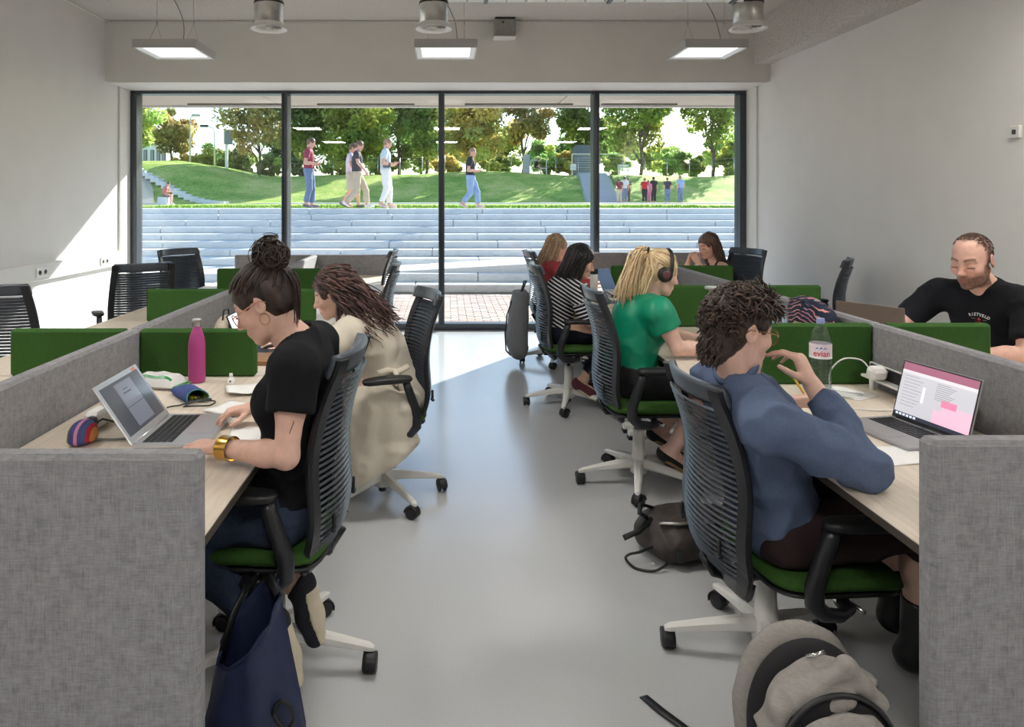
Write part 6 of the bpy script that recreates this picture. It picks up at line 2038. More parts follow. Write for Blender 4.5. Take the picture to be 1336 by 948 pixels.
def sitter(px, Y, seat, label, top, legs, zg):
    x = (px - VPX) / FPX * Y
    G = lambda f, l, z: A3([x + f, Y - l * .3 + (0), zg + z]) + A3([0, l, 0])
    J = dict(pel=G(0, 0, seat + .1), neck=G(.16, 0, seat + .57), head=G(.25, 0, seat + .70), hf=(.85, -.2, -.5), bend=(-.04, 0, 0), shL=G(.16, .18, seat + .52), shR=G(.16, -.18, seat + .52),
             elL=G(.24, .24, seat + .26), elR=G(.24, -.24, seat + .26), wrL=G(.40, .1, seat + .26), wrR=G(.40, -.1, seat + .26), knL=G(.42, .12, seat + .06), knR=G(.42, -.12, seat + .06),
             anL=G(.40, .12, .1), anR=G(.40, -.12, .1), toeL=G(.55, .12, .05), toeR=G(.55, -.12, .05))
    make_person(label, J, [G_top('shirt', top, sl=.7, infl=.018, res=.024, amp=.006, hem=.0), G_legs('shorts', legs, to=.9, infl=.02, waist=.1, res=.024), G_shoes(s_wh, None, res=.02), G_hair(h_out, lambda b: hair_cap(b, .012, nape=-.05), None, res=.018)],
                (x, Y, zg), res=.02, skin=(232, 180, 160))
zl = ground_z((217 - VPX) / FPX * 40, 40) + .03
sitter(214, 40, .48, 'person in red and white shirt sitting on a low block at left', cl('far_redwhite', (206, 130, 126)), cl('far_taupe', (150, 120, 116)), zl)
bx = (214 - VPX) / FPX * 40
tag(MB().box((bx, 40, zl + .23), (.5, .6, .46), .02).build('seat_block', m_conc, base=(bx, 40, zl)), 'pale concrete block under the person in red and white', 'block')
kz = ground_z(kx + .55, 61.4)
sitter(699, 61.6, .5, 'person in dark clothes sitting at the white shelter', o_blk, o_grey, ground_z((699 - VPX) / FPX * 61.6, 61.6))
# ------------------------------------------------------------------ laptops
m_alum = pmat('laptop_silver', (206, 208, 211), .32, metal=.75, var=.02)
m_sgrey = pmat('laptop_space_grey', (158, 157, 160), .42, metal=.25, var=.02)
m_taupe = pmat('laptop_taupe', (140, 126, 116), .4, metal=.4, var=.03)
m_key = pmat('key_black', (30, 31, 34), .5, var=.1)
m_paper = pmat('white_paper', (238, 238, 236), .75, var=.02)
def screen_mat(name, rgb, e=.35):
    if name in MATS: return MATS[name]
    t = NT(name).set(lin(rgb), .12, 0, .6)
    t.b.inputs['Emission Color'].default_value = (*lin(rgb), 1); t.b.inputs['Emission Strength'].default_value = e
    MATS[name] = t.m; return t.m
def laptop(x, y, z, deg, w, d, lid_h, tilt, mat, label, screen=None, bezel=None, keymat=None, bez=.008, gap_key=.0):
    r = empty('laptop', (x, y, z), label, 'laptop', rz=math.radians(deg))
    b = MB().box((d / 2, 0, .007), (d, w, .012), .003).build('base', mat, r, base=LOCAL)
    mb = MB(); kw = w * .86
    cols, rows = 13, 5
    mb.box((d * .30, 0, .0131), (d * .42, kw + .006, .0008))
    kb = mb.build('keyboard_well', bezel or mat, b, base=LOCAL)
    mb = MB()
    for i in range(rows):
        for j in range(cols):
            if i == 4 and 3 < j < 8: continue
            mb.box((d * .30 - d * .42 * (.5 - (i + .5) / rows), -kw / 2 + kw * (j + .5) / cols, .0142), (d * .42 / rows * .84, kw / cols * .84, .0018))
    mb.box((d * .30 + d * .42 * (.5 - .5 / rows), -kw / 2 + kw * 6 / cols, .0142), (d * .42 / rows * .84, kw / cols * 3.84, .0018))
    tag(mb.build('keys', keymat or m_key, b, base=LOCAL), kind='stuff')
    MB().box((d * .76, 0, .0133), (d * .34, w * .36, .001), .0003).build('trackpad', mat, b, base=LOCAL)
    a = math.radians(90 + tilt)
    u = Vector((math.cos(a), 0, math.sin(a))); nrm = Vector((math.sin(a), 0, -math.cos(a)))     # up the lid; towards the user
    M = Matrix(((nrm.x, 0, u.x, 0.0), (nrm.y, 1, u.y, 0), (nrm.z, 0, u.z, .012), (0, 0, 0, 1)))
    ld = MB(M).box((-.003, 0, lid_h / 2), (.006, w, lid_h), .0022).build('lid', mat, r, base=LOCAL)
    MB(M).box((.0002, 0, lid_h / 2), (.001, w - .006, lid_h - .006)).build('bezel', bezel or m_key, ld, base=LOCAL)
    sw, shh = w - 2 * bez - .004, lid_h - 2 * bez - .008
    MB(M).box((.0008, 0, lid_h / 2 + .003), (.001, sw, shh)).build('screen', screen_mat(*(screen or ('screen_dark', (66, 70, 80), .15))), ld, base=LOCAL)
    MB().tube([(.0, -w * .42, .012), (.0, w * .42, .012)], .006, 8).build('hinge', bezel or m_key, r, base=LOCAL)
    def flat(y0, y1, z0, z1, mt, nm, lift=.0014):
        # piece of the picture on the screen; y from the user's left (0..1), z from the bottom (0..1)
        ya, yb = -sw * (.5 - y0), -sw * (.5 - y1)
        za, zb = lid_h / 2 + .003 - shh / 2 + shh * z0, lid_h / 2 + .003 - shh / 2 + shh * z1
        MB(M).box((lift, (ya + yb) / 2, (za + zb) / 2), (.0002, abs(ya - yb), zb - za)).build(nm, mt, ld, base=LOCAL)
    return r, ld, M, flat

r, ld, M, flat = laptop(-1.02, 2.495, LH, 2, .345, .235, .225, 34, m_alum, 'open silver laptop used by the woman in black t-shirt', ('screen_slate', (74, 78, 86), .10), m_alum, bez=.017)
flat(.30, .74, .06, .94, screen_mat('screen_page', (108, 113, 124), .14), 'window')
flat(.40, .60, .70, .73, screen_mat('screen_text', (70, 74, 84), .1), 'text_line', .0018)
flat(.44, .56, .78, .80, screen_mat('screen_text', (70, 74, 84), .1), 'text_line', .0018)
flat(.30, .74, .44, .452, screen_mat('screen_text', (70, 74, 84), .1), 'page_break', .0018)
MB(M).box((.0012, .13, .213), (.0004, .03, .012)).build('sticker', pmat('orange_sticker', (236, 150, 128), .6), ld, base=LOCAL)
r, ld, M, flat = laptop(1.735, 2.60, RH, 190, .335, .235, .222, 15, m_sgrey, 'open grey laptop with a pink bar on its screen', ('screen_lilac', (196, 196, 204), .16), m_key, bez=.006)
pk, rose = screen_mat('screen_rose', (156, 100, 122), .18), screen_mat('screen_pink', (226, 178, 198), .2)
flat(0, 1, .86, 1, pk, 'title_bar'); flat(0, 1, .80, .86, screen_mat('screen_pale', (214, 211, 217), .18), 'toolbar')
flat(0, 1, 0, .07, screen_mat('screen_dock', (52, 54, 66), .2), 'dock')
for k in range(6): flat(.03 + k * .05, .065 + k * .05, .015, .055, screen_mat('screen_icon', (170, 176, 190), .4), 'dock_icon', .0018)
flat(.62, 1, .07, .42, rose, 'picture'); flat(.52, .62, .07, .30, rose, 'picture'); flat(.60, .80, .38, .50, screen_mat('screen_hotpink', (232, 128, 162), .2), 'picture', .0016)
for k in range(9): flat(.50, .50 + .18 + .1 * ((k * 7) % 4) / 4, .755 - k * .035, .765 - k * .035, screen_mat('screen_grey', (140, 139, 150), .15), 'text_line', .0018)
for k in range(10): flat(.05, .05 + .2 + .1 * ((k * 5) % 3) / 3, .755 - k * .06, .763 - k * .06, screen_mat('screen_grey', (140, 139, 150), .15), 'text_line', .0018)
flat(.33, .36, .34, .62, screen_mat('screen_white', (240, 240, 243), .25), 'text_line', .0019)
laptop(-1.05, 3.86, LH, 0, .325, .225, .215, 22, m_key, 'black laptop with bright screen in front of woman in beige coat', ('screen_bright', (214, 226, 240), .6), m_key)
laptop(2.31, 3.92, RH, 33, .36, .24, .265, 5, m_taupe, 'taupe laptop seen from its lid back before bearded man', ('screen_bright', (214, 226, 240), .6), m_key)

# ------------------------------------------------------------------ left desk: bottle, wipes, pencil case, knitted case, papers
def bottle(name, c, prof, mat, label, cat='bottle', cap=None, n=32, group=None):
    r = empty(name, c, label, cat, group)
    MB().lathe(prof, c, n).build('body', mat, r)
    return r
c = (-1.105, 3.185, LH)
r = bottle('drinking_bottle', c, [(.030, 0), (.034, .003), (.0365, .012), (.0365, .150), (.0355, .175), (.031, .200), (.023, .224), (.0185, .238), (.0178, .246)], pmat('pink_bottle_paint', (176, 66, 134), .42, var=.03), 'pink metal drinking bottle standing before the green divider')
MB().lathe([(.0185, .246), (.0205, .248), (.0205, .274), (.0195, .279), (.012, .2805)], c, 28).build('cap', pmat('brushed_cap', (190, 184, 182), .28, metal=.9, var=.12), r)

def pillow(cx, cy, cz, L, Wd, H, ang, n=14, m=10):
    R = Matrix.Rotation(math.radians(ang), 3, 'Z'); top, bot = [], []
    for i in range(n + 1):
        a, bb = [], []
        for j in range(m + 1):
            u, v = 2 * i / n - 1, 2 * j / m - 1
            h = (max(0, 1 - abs(u) ** 5) ** .5) * (max(0, 1 - abs(v) ** 3) ** .5)
            jit = .003 * math.sin(7 * u + 3 * v) * h
            p = R @ Vector((u * L / 2, v * Wd / 2, 0))
            a.append((cx + p.x, cy + p.y, cz + H * (.25 + .75 * h) + jit if h > 0 else cz + H * .25)); bb.append((cx + p.x, cy + p.y, cz + H * .25 * (1 - h)))
        top.append(a); bot.append(bb[::-1])
    return top, bot
r = empty('wet_wipes', (-1.235, 3.10, LH), 'white and green soft pack of wet wipes behind the laptop', 'wipes pack')
t, b_ = pillow(-1.235, 3.10, LH, .20, .115, .062, -14)
MB().grid(t).grid(b_).build('pack', pmat('pack_white', (226, 226, 224), .35, var=.03), r, fixn=False)
gm = pmat('pack_green', (36, 138, 72), .35, var=.05)
R = Matrix.Rotation(math.radians(-14), 3, 'Z')
mb = MB()
for j0, j1, i0, i1 in ((1, 2, 2, 13), (7, 8, 3, 9)):
    mb.grid([[Vector(t[i][j]) + Vector((0, 0, .0012)) for j in range(j0, j1 + 1)] for i in range(i0, i1 + 1)])
mb.build('green_band', gm, r)
mb = MB()
for s in (1,):
    q = [R @ Vector((s * .098 + dx, dy, 0)) for dx, dy in ((0, -.055), (.022, -.05), (.024, .05), (0, .055))]
    mb.prism([(-1.235 + v.x, 3.10 + v.y, LH + .016) for v in q], (0, 0, .003))
mb.build('seal_fin', gm, r)
MB().grid([[Vector(t[i][j]) + Vector((0, 0, .0016)) for j in range(3, 7)] for i in range(5, 10)], thick=.001).build('lid_flap', pmat('pack_flap', (236, 236, 234), .3), r)

r = empty('pencil_case', (-1.045, 2.93, LH), 'blue fabric pencil case lying open with green lining', 'pencil case')
R = Matrix.Rotation(math.radians(-52), 3, 'Z'); o = Vector((-1.045, 2.93, LH))
def pc(u, v, z): return o + R @ Vector((u, v, 0)) + Vector((0, 0, z))
rows = []
for i in range(9):
    u = -.10 + .185 * i / 8; op = max(0, (i - 4) / 4)
    rows.append([pc(u + .012 * op * math.cos(k * .7), .048 * math.cos(k * 2 * math.pi / 16) * (1 - .1 * op), .018 + (.010 + .014 * min(1, i / 2) + .006 * op) * math.sin(k * 2 * math.pi / 16) * (1 if i else .3)) for k in range(17)])
MB().grid(rows, thick=.002).build('pouch', weave_mat('blue_cloth', (74, 88, 142), dark=.8, scale=900), r)
MB().tube(rows[-1][:-1], .0022, 6, closed=True).build('zip_edge', pmat('teal_zip', (70, 150, 150), .5), r)
rows2 = [[Vector(p) * .93 + pc(.04, 0, .018) * .07 for p in rw] for rw in rows[3:]]
MB().grid([rw[::-1] for rw in rows2]).build('lining', pmat('green_lining', (112, 140, 40), .7, var=.3, scale=80), r)
for k, col in enumerate(((150, 176, 40), (196, 160, 40), (60, 60, 66))):
    MB().tube([pc(-.03, -.016 + .016 * k, .014), pc(.075, -.014 + .014 * k, .016)], .004, 6).build('pen', pmat('pen_%s' % 'abc'[k], col, .4), r)

kc = Vector((-1.205, 2.385, LH))
V, F = sdf_mesh([ell(kc + Vector((0, 0, .036)), A3([.040, .062, .040])), ell(kc + Vector((0, 0, .018)), A3([.043, .062, .020]), None, .01), half(tuple(kc + Vector((0, 0, .001))), (0, 0, -1))], .004, 2)
def mk_knit():
    t = NT('striped_knit').set(None, .95, 0, .1)
    tc = t.n('TexCoord'); sp = t.n('SeparateXYZ'); t.l(tc.outputs['Object'], sp.inputs[0])
    f = t.math('ADD', t.math('MULTIPLY', sp.outputs['X'], 12.0), .5)
    cr = t.n('ValToRGB'); cr.color_ramp.interpolation = 'CONSTANT'; e = cr.color_ramp.elements
    cols = [(0, (214, 178, 70)), (.12, (92, 128, 70)), (.26, (86, 84, 140)), (.40, (96, 90, 150)), (.50, (226, 150, 190)), (.62, (90, 92, 140)), (.74, (84, 110, 160)), (.84, (200, 62, 80)), (.94, (220, 150, 90))]
    e[0].position, e[0].color = 0, (*lin(cols[0][1]), 1); e[1].position, e[1].color = .12, (*lin(cols[1][1]), 1)
    for p, c in cols[2:]:
        k = e.new(p); k.color = (*lin(c), 1)
    t.l(f, cr.inputs['Fac']); t.l(cr.outputs['Color'], t.b.inputs['Base Color'])
    w = t.n('TexWave'); w.inputs['Scale'].default_value = 130; w.inputs['Distortion'].default_value = 1.5
    t.l(t.coord('Object'), w.inputs['Vector']); t.bump(w.outputs['Fac'], .7, .002)
    return t.m
kn = np_obj('knitted_case', [(V, F)], mk_knit(), base=tuple(kc), label='striped multicoloured knitted case beside the silver laptop', cat='case')
MB().tube([kc + Vector((.02, .055, .05)), kc + Vector((.03, .075, .056)), kc + Vector((.055, .085, .046)), kc + Vector((.07, .09, .04))], .0035, 6).build('zip_pull', m_black, kn, base=tuple(kc))
tag(MB().tube([(-1.16, 2.385, LH + .012), (-1.12, 2.40, LH + .006), (-1.06, 2.41, LH + .006), (-1.03, 2.41, LH + .008)], .0045, 6).build('cable', pmat('grey_cable', (120, 120, 116), .5), base=(-1.1, 2.4, LH)), 'grey lead running from the knitted case to laptop', 'cable')
r = empty('power_adapter', (-1.24, 2.56, LH), 'white power adapter with black plug behind silver laptop', 'adapter')
MB().box((-1.24, 2.56, LH + .032), (.06, .10, .06), .012).build('body', m_white, r)
MB().lathe([(.002, 0), (.022, .0), (.022, .03), (.002, .03)], (-1.235, 2.51, LH + .03), 16, axis=(0, -1, 0)).build('plug', m_black, r)

pts = []
for k in range(60):
    t = k / 59
    pts.append((-.985 + .055 * math.sin(t * 11) + .03 * math.sin(t * 5.1), 2.82 + .075 * math.cos(t * 9) * (.5 + t * .5), LH + .005 + .006 * abs(math.sin(t * 14))))
tag(MB().tube(pts, .0032, 6).build('cable', pmat('black_cable', (48, 48, 48), .5), base=(-.98, 2.82, LH)), 'tangled dark cable lying below the blue pencil case', 'cable')
tg = empty('key_tag', (-.935, 3.12, LH), 'small white round key tag leaning on paper', 'tag')
MB().lathe([(.002, 0), (.016, 0), (.018, .003), (.016, .006), (.002, .006)], (-.935, 3.12, LH + .019), 22, axis=(.2, -.9, .35)).box((-.937, 3.128, LH + .045), (.016, .006, .016), .003).build('disc', m_white, tg)
MB().lathe([(.001, 0), (.004, 0), (.004, .001), (.001, .001)], (-.936, 3.113, LH + .0205), 10, axis=(.2, -.9, .35)).build('hole', m_black, tg)
def sheet(name, x, y, z, w, d, ang, amp, label, cat='paper', seed=0, group=None, mat=None, thick=.0012):
    R = Matrix.Rotation(math.radians(ang), 3, 'Z'); n, m = 12, 10; rows = []
    u = np.array([[(-.5 + i / n) * w, (-.5 + j / m) * d, 0] for i in range(n + 1) for j in range(m + 1)])
    h = (vnoise(u * 14 + seed, seed) * .5 + .5) * amp
    for i in range(n + 1):
        row = []
        for j in range(m + 1):
            v = R @ Vector(u[i * (m + 1) + j]); row.append((x + v.x, y + v.y, z + .002 + h[i * (m + 1) + j]))
        rows.append(row)
    return tag(MB().grid(rows, thick=thick).build(name, mat or m_paper, base=(x, y, z)), label, cat, group)
sheet('paper', -.845, 3.03, LH, .16, .17, 20, .022, 'crumpled white sheet at edge of desk below the divider', seed=3)
sheet('paper', -.80, 2.755, LH, .20, .15, -24, .010, 'white paper stack lying above her right hand', seed=5, thick=.006)
sheet('paper', -.675, 2.44, LH, .13, .20, 8, .001, 'white sheet on the desk edge below her forearms', seed=8)

# handbag and things on the second left desk
hb = empty('handbag', (-1.22, 3.98, LH), 'small patterned handbag with red front behind pink bottle', 'handbag')
V, F = sdf_mesh([ell((-1.22, 3.98, LH + .085), A3([.06, .10, .085]), None, .02), cap((-1.22, 3.90, LH + .03), (-1.22, 4.06, LH + .03), .045, .045, .03), half((0, 0, LH + .002), (0, 0, -1))], .006, 2)
np_obj('bag_body', [(V - A3((-1.22, 3.98, LH)), F)], pmat('handbag_beige', (196, 184, 166), .6, var=.2, scale=25), parent=hb)
for k, (dy, dz, col) in enumerate(((-.075, .13, (30, 30, 34)), (-.035, .145, (232, 232, 228)), (0, .13, (30, 30, 34)), (.04, .14, (232, 232, 228)))):
    MB().box((-1.165, 3.98 + dy, LH + dz), (.03, .034, .05), .008).build('patch', pmat('patch_%s' % ('dark' if col[0] < 100 else 'pale'), col, .4), hb)
V, F = sdf_mesh([ell((-1.15, 4.0, LH + .07), A3([.03, .07, .04]))], .006, 2)
np_obj('red_pocket', [(V - A3((-1.22, 3.98, LH)), F)], pmat('pocket_red', (200, 60, 66), .6), parent=hb)
MB().tube([(-1.22, 3.92, LH + .15), (-1.22, 3.94, LH + .20), (-1.22, 4.02, LH + .20), (-1.22, 4.04, LH + .15)], .005, 6).build('handle', m_black, hb)
tag(MB().box((-.92, 3.60, LH + .011), (.15, .21, .022), .003).build('book', pmat('brown_book_cover', (150, 112, 74), .6), base=(-.92, 3.60, LH)), 'brown book lying between divider and black laptop', 'book')
sheet('paper', -.86, 5.25, LH, .21, .30, 14, .003, 'white sheet on the third left desk', seed=12)

# ------------------------------------------------------------------ right desk: water bottle, power rail, charger, papers, pencil
c = Vector((1.60, 3.085, RH))
r = empty('water_bottle', c, 'clear plastic water bottle with pink and white label and lilac cap', 'bottle')
pet = glass_mat('clear_pet', (.90, .93, .94), 1.6)
prof = [(.020, .004), (.036, .0), (.0425, .010), (.0435, .020)]
z = .028
while z < .150:
    prof += [(.0435, z), (.0410, z + .006), (.0435, z + .012)]; z += .0155
prof += [(.0435, .165), (.0435, .225), (.042, .238), (.038, .258), (.030, .280), (.020, .297), (.0148, .304), (.0140, .312)]
MB().lathe(prof, c, 32).build('body', pet, r)
wtr = glass_mat('water', (.86, .91, .92), 1.2)
MB().lathe([(.036, .004), (.040, .014), (.0405, .160), (.0405, .20)], c, 24).build('water', wtr, r)
lb = MB().lathe([(.0439, .166), (.0442, .168), (.0442, .226), (.0439, .228)], c, 36, caps=False).build('label', pmat('label_pale_pink', (238, 224, 232), .4, var=.02), r)
MB().lathe([(.0444, .166), (.0444, .176)], c, 36, caps=False).build('label_band', pmat('label_white', (244, 244, 246), .4), lb, base=tuple(c))
def wrap(V, F, R, ang0, z0, mat, name, parent, n=None):
    mb = MB(); vs = []
    for u, v, w in V:
        a = ang0 + u / R
        vs.append((c.x + R * math.cos(a), c.y + R * math.sin(a), c.z + z0 + v))
    mb.add(vs, F); return mb.build(name, mat, parent, base=tuple(c))
V, F = text_mesh('evian', .034, bold=.0006)
a0 = math.atan2(-c.y, -c.x)
wrap(V, F, .0449, a0 + .12, .188, pmat('evian_red', (206, 40, 64), .45), 'lettering', lb)
mb = MB()
mv = []
for dx, s in ((-.016, .8), (.0, 1.0), (.016, .85)):
    mv.append(([(dx - .008, 0, 0), (dx + .001 * s, .012 * s, 0), (dx + .009, 0, 0), (dx + .003, .004, 0)], [(0, 1, 3), (1, 2, 3)]))
VV = [p for q in mv for p in q[0]]; FF = [tuple(i + 4 * k for i in f) for k, q in enumerate(mv) for f in q[1]]
wrap(VV, FF, .0449, a0 + .05, .206, pmat('label_blue', (60, 120, 196), .45), 'mountain_mark', lb)
MB().lathe([(.0155, .310), (.0158, .312), (.0158, .331), (.015, .333)], c, 24).build('cap', pmat('lilac_cap', (150, 164, 212), .4, var=.05), r)

r = empty('power_rail', (1.885, 2.95, RH), 'white and black desk power rail along the grey spine', 'power rail')
MB().box((1.885, 2.93, RH + .055), (.05, .62, .012), .003).box((1.905, 2.93, RH + .085), (.012, .62, .06), .003).build('rail', m_white, r)
MB().box((1.896, 2.93, RH + .086), (.012, .58, .05), .003).build('socket_strip', m_black, r)
for y in (2.68, 3.18): MB().tube([(1.875, y, RH), (1.875, y, RH + .052)], .010, 10).build('foot', m_white, r)
for y in (2.75, 2.9): MB().lathe([(.019, 0), (.019, .004), (.014, .004), (.014, .001)], (1.889, y, RH + .086), 16, axis=(-1, 0, 0)).build('socket', m_dark, r)
r = empty('charger', (1.85, 3.10, RH + .09), 'white charger block plugged into the power rail', 'charger')
MB().box((1.845, 3.09, RH + .098), (.075, .055, .055), .014, R=Matrix.Rotation(.3, 3, 'X')).build('block', m_white, r)
MB().tube(cr([(1.815, 3.10, RH + .118), (1.79, 3.12, RH + .148), (1.735, 3.15, RH + .145), (1.695, 3.17, RH + .10), (1.688, 3.18, RH + .04), (1.70, 3.17, RH + .008), (1.74, 3.13, RH + .006), (1.78, 3.10, RH + .006), (1.75, 3.04, RH + .006), (1.68, 3.06, RH + .006)]), .0032, 6).build('cord', m_white, r)
sheet('paper', 1.735, 3.13, RH, .15, .20, 30, .002, 'small white sheet under the charger cord', seed=22)
sheet('paper', 1.47, 2.36, RH, .21, .16, 10, .002, 'white sheet under the elbow of man in blue shirt', seed=24)
sheet('paper', 1.29, 2.45, RH, .19, .30, 24, .018, 'crumpled white papers in front of man in blue shirt', seed=27, thick=.004)
tag(MB().tube(cr([(1.56, 2.84, RH + .004), (1.62, 2.88, RH + .004), (1.70, 2.86, RH + .004), (1.76, 2.86, RH + .004), (1.83, 2.84, RH + .006)]), .0028, 6).build('cable', m_white, base=(1.7, 2.86, RH)), 'thin white cable lying behind the grey laptop', 'cable')
pn = empty('pencil', (1.27, 2.66, .83), 'yellow pencil held upright by man in blue shirt', 'pencil')
MB().tube([P(1058, 527, 2.62), P(1034, 490, 2.62)], .0042, 6).build('shaft', pmat('pencil_yellow', (236, 186, 60), .4), pn)
MB().tube([P(1034, 490, 2.62), P(1031.5, 486, 2.62)], [.0042, .001], 6).build('tip', pmat('pencil_wood', (214, 180, 130), .6), pn)
kb = empty('keyboard', (1.33, 3.05, RH), 'slim black keyboard beside the young man\'s left hand', 'keyboard')
MB().box((1.33, 3.05, RH + .008), (.13, .30, .014), .003).build('case', m_key, kb)
mb = MB()
for i in range(5):
    for j in range(13): mb.box((1.28 + i * .025, 2.92 + j * .0215, RH + .0165), (.020, .018, .004))
tag(mb.build('keys', pmat('keycap', (44, 45, 48), .5), kb), kind='stuff')

# second right desk
c = (1.655, 4.46, RH)
r = empty('steel_flask', c, 'tall grey flask with white shoulder beside woman in green', 'flask')
MB().lathe([(.050, 0), (.054, .004), (.054, .165), (.053, .17)], c, 28).build('body', pmat('flask_grey', (132, 132, 130), .4, var=.04), r)
MB().lathe([(.0545, .168), (.0545, .225), (.050, .245), (.036, .258), (.034, .262)], c, 28).build('shoulder', pmat('flask_white', (222, 222, 218), .35), r)
MB().lathe([(.030, .262), (.032, .285), (.056, .290), (.058, .298), (.054, .304)], c, 28).build('lid', pmat('flask_lid', (164, 164, 158), .4), r)
r = empty('floral_bag', (1.80, 3.62, RH), 'navy bag with orange and pink flower print against the spine', 'bag')
def mk_floral():
    t = NT('flower_print').set(None, .7, 0, .3)
    v = t.coord('Object')
    a = t.n('TexVoronoi'); a.inputs['Scale'].default_value = 11; a.feature = 'F1'; t.l(v, a.inputs['Vector'])
    w = t.n('TexWave'); w.wave_type = 'RINGS'; w.inputs['Scale'].default_value = 16; w.inputs['Distortion'].default_value = 7; w.inputs['Detail'].default_value = 2; t.l(v, w.inputs['Vector'])
    msk = t.math('MULTIPLY', t.math('LESS_THAN', a.outputs['Distance'], .62), t.math('GREATER_THAN', w.outputs['Fac'], .80))
    cr = t.ramp(t.noise(v, 7, 1), [(.35, lin((206, 168, 140))), (.5, lin((190, 110, 126))), (.65, lin((140, 158, 164)))])
    mx = t.n('Mix'); mx.data_type = 'RGBA'; t.l(msk, mx.inputs[0]); mx.inputs[6].default_value = (*lin((28, 36, 58)), 1); t.l(cr, mx.inputs[7])
    t.l(mx.outputs[2], t.b.inputs['Base Color']); return t.m
V, F = sdf_mesh([cap((1.84, 3.50, RH + .06), (1.84, 3.78, RH + .06), .07, .07, .03), cap((1.85, 3.52, RH + .25), (1.85, 3.76, RH + .28), .055, .06, .10), ell((1.84, 3.64, RH + .18), A3([.075, .18, .16]), None, .05), half((0, 0, RH + .002), (0, 0, -1))], .008, 3)
V = wrinkle(V, F, .006, 12, 4)
np_obj('bag_body', [(V - A3((1.80, 3.62, RH)), F)], mk_floral(), parent=r)
MB().tube([(1.80, 3.50, RH + .30), (1.79, 3.60, RH + .335), (1.79, 3.70, RH + .335), (1.80, 3.78, RH + .32)], .005, 8).build('zip', pmat('navy_zip', (36, 42, 66), .5), r)
fd = tag(MB().box((1.66, 3.60, RH + .15), (.012, .22, .29), .003, R=Matrix.Rotation(-.18, 3, 'Y')).build('folder', pmat('pale_blue_plastic', (176, 200, 226), .3), base=(1.66, 3.6, RH)), 'pale blue folder standing in front of the floral bag', 'folder')
r = empty('phone', (1.47, 4.33, RH), 'phone in a beige case lying by the green-bloused woman', 'phone')
MB().box((1.47, 4.33, RH + .006), (.075, .15, .010), .003, R=Matrix.Rotation(.3, 3, 'Z')).build('case', pmat('phone_case', (196, 176, 154), .5), r)
MB().box((1.47, 4.33, RH + .0115), (.068, .142, .001), .0004, R=Matrix.Rotation(.3, 3, 'Z')).build('screen', screen_mat('phone_glass', (24, 25, 28), .0), r)
sheet('magazine', 1.50, 4.08, RH, .20, .24, 18, .010, 'printed pages under hand of the green-bloused woman', 'magazine', seed=33, mat=pmat('printed_page', (206, 204, 198), .6, var=.25, scale=55), thick=.004)
tag(MB().box((1.265, 4.0, RH + .007), (.03, .055, .014), .004, R=Matrix.Rotation(.5, 3, 'Z')).build('eraser', m_white, base=(1.265, 4.0, RH)), 'white eraser on the desk edge near her elbow', 'eraser')
# third right desk
c = (1.235, 6.05, RH)
r = empty('tumbler', c, 'slim white tumbler with black lid beyond striped top', 'tumbler')
MB().lathe([(.026, 0), (.030, .005), (.033, .22), (.031, .225)], c, 20).build('body', pmat('tumbler_white', (222, 218, 214), .4), r)
MB().lathe([(.034, .222), (.034, .262), (.030, .268)], c, 20).build('lid', m_black, r)
for k, (w, d, h, col, nm) in enumerate(((.20, .27, .028, (84, 118, 128), 'teal'), (.19, .26, .020, (226, 224, 220), 'white'), (.185, .25, .024, (60, 66, 84), 'dark blue'), (.18, .25, .016, (200, 206, 208), 'pale grey'))):
    zz = RH + sum((.028, .020, .024, .016)[:k])
    bk = MB().box((1.42 + .004 * k, 5.98, zz + h / 2), (w, d, h), .003, R=Matrix.Rotation(.05 * (k % 2), 3, 'Z')).build('book', pmat('book_' + nm.replace(' ', '_'), col, .6), base=(1.42, 5.98, zz))
    tag(bk, nm + ' book in the stack beside green divider, ' + ('bottom', 'second from bottom', 'third from bottom', 'topmost')[k], 'book', 'book stack')
    MB().box((1.42 + .004 * k - w / 2 + .002, 5.98, zz + h / 2), (.006, d - .012, h * .6)).build('pages', m_paper, bk, base=(1.42, 5.98, zz))
tag(MB().box((1.36, 6.16, RH + .16), (.01, .20, .20), .003, R=Matrix.Rotation(-.35, 3, 'Y') @ Matrix.Rotation(.4, 3, 'Z')).build('folder', pmat('sky_blue_folder', (136, 170, 218), .4), base=(1.36, 6.16, RH)), 'sky blue folder standing behind the book stack', 'folder')
tag(MB().tube(cr([(1.56, 5.70, RH + .004), (1.54, 5.72, RH + .09), (1.57, 5.73, RH + .13), (1.61, 5.72, RH + .10), (1.63, 5.70, RH + .02), (1.66, 5.68, RH + .005)]), .004, 6).build('cable', m_white, base=(1.6, 5.7, RH)), 'white cable loop on the desk behind green-bloused woman', 'cable')
sheet('paper', 1.36, 5.42, RH, .21, .30, 8, .003, 'white sheet on desk in front of striped top', seed=41)
tag(MB().box(tuple(lerp((1.20, 5.37, .655), (1.21, 5.55, .66), .5) + A3([.10, 0, .05])), (.13, .07, .009), .003, R=Matrix.Rotation(-.5, 3, 'Y')).build('phone', m_black, base=(1.30, 5.46, .70)), 'phone in the hands of the woman in striped top', 'phone')
c = (2.42, 7.0, RH)
r = empty('water_bottle', c, 'small clear bottle before the woman in black sleeveless top', 'bottle')
MB().lathe([(.028, 0), (.032, .01), (.032, .14), (.022, .18), (.012, .20)], c, 20).build('body', pet, r)
MB().lathe([(.013, .20), (.013, .216)], c, 14).build('cap', m_white, r)

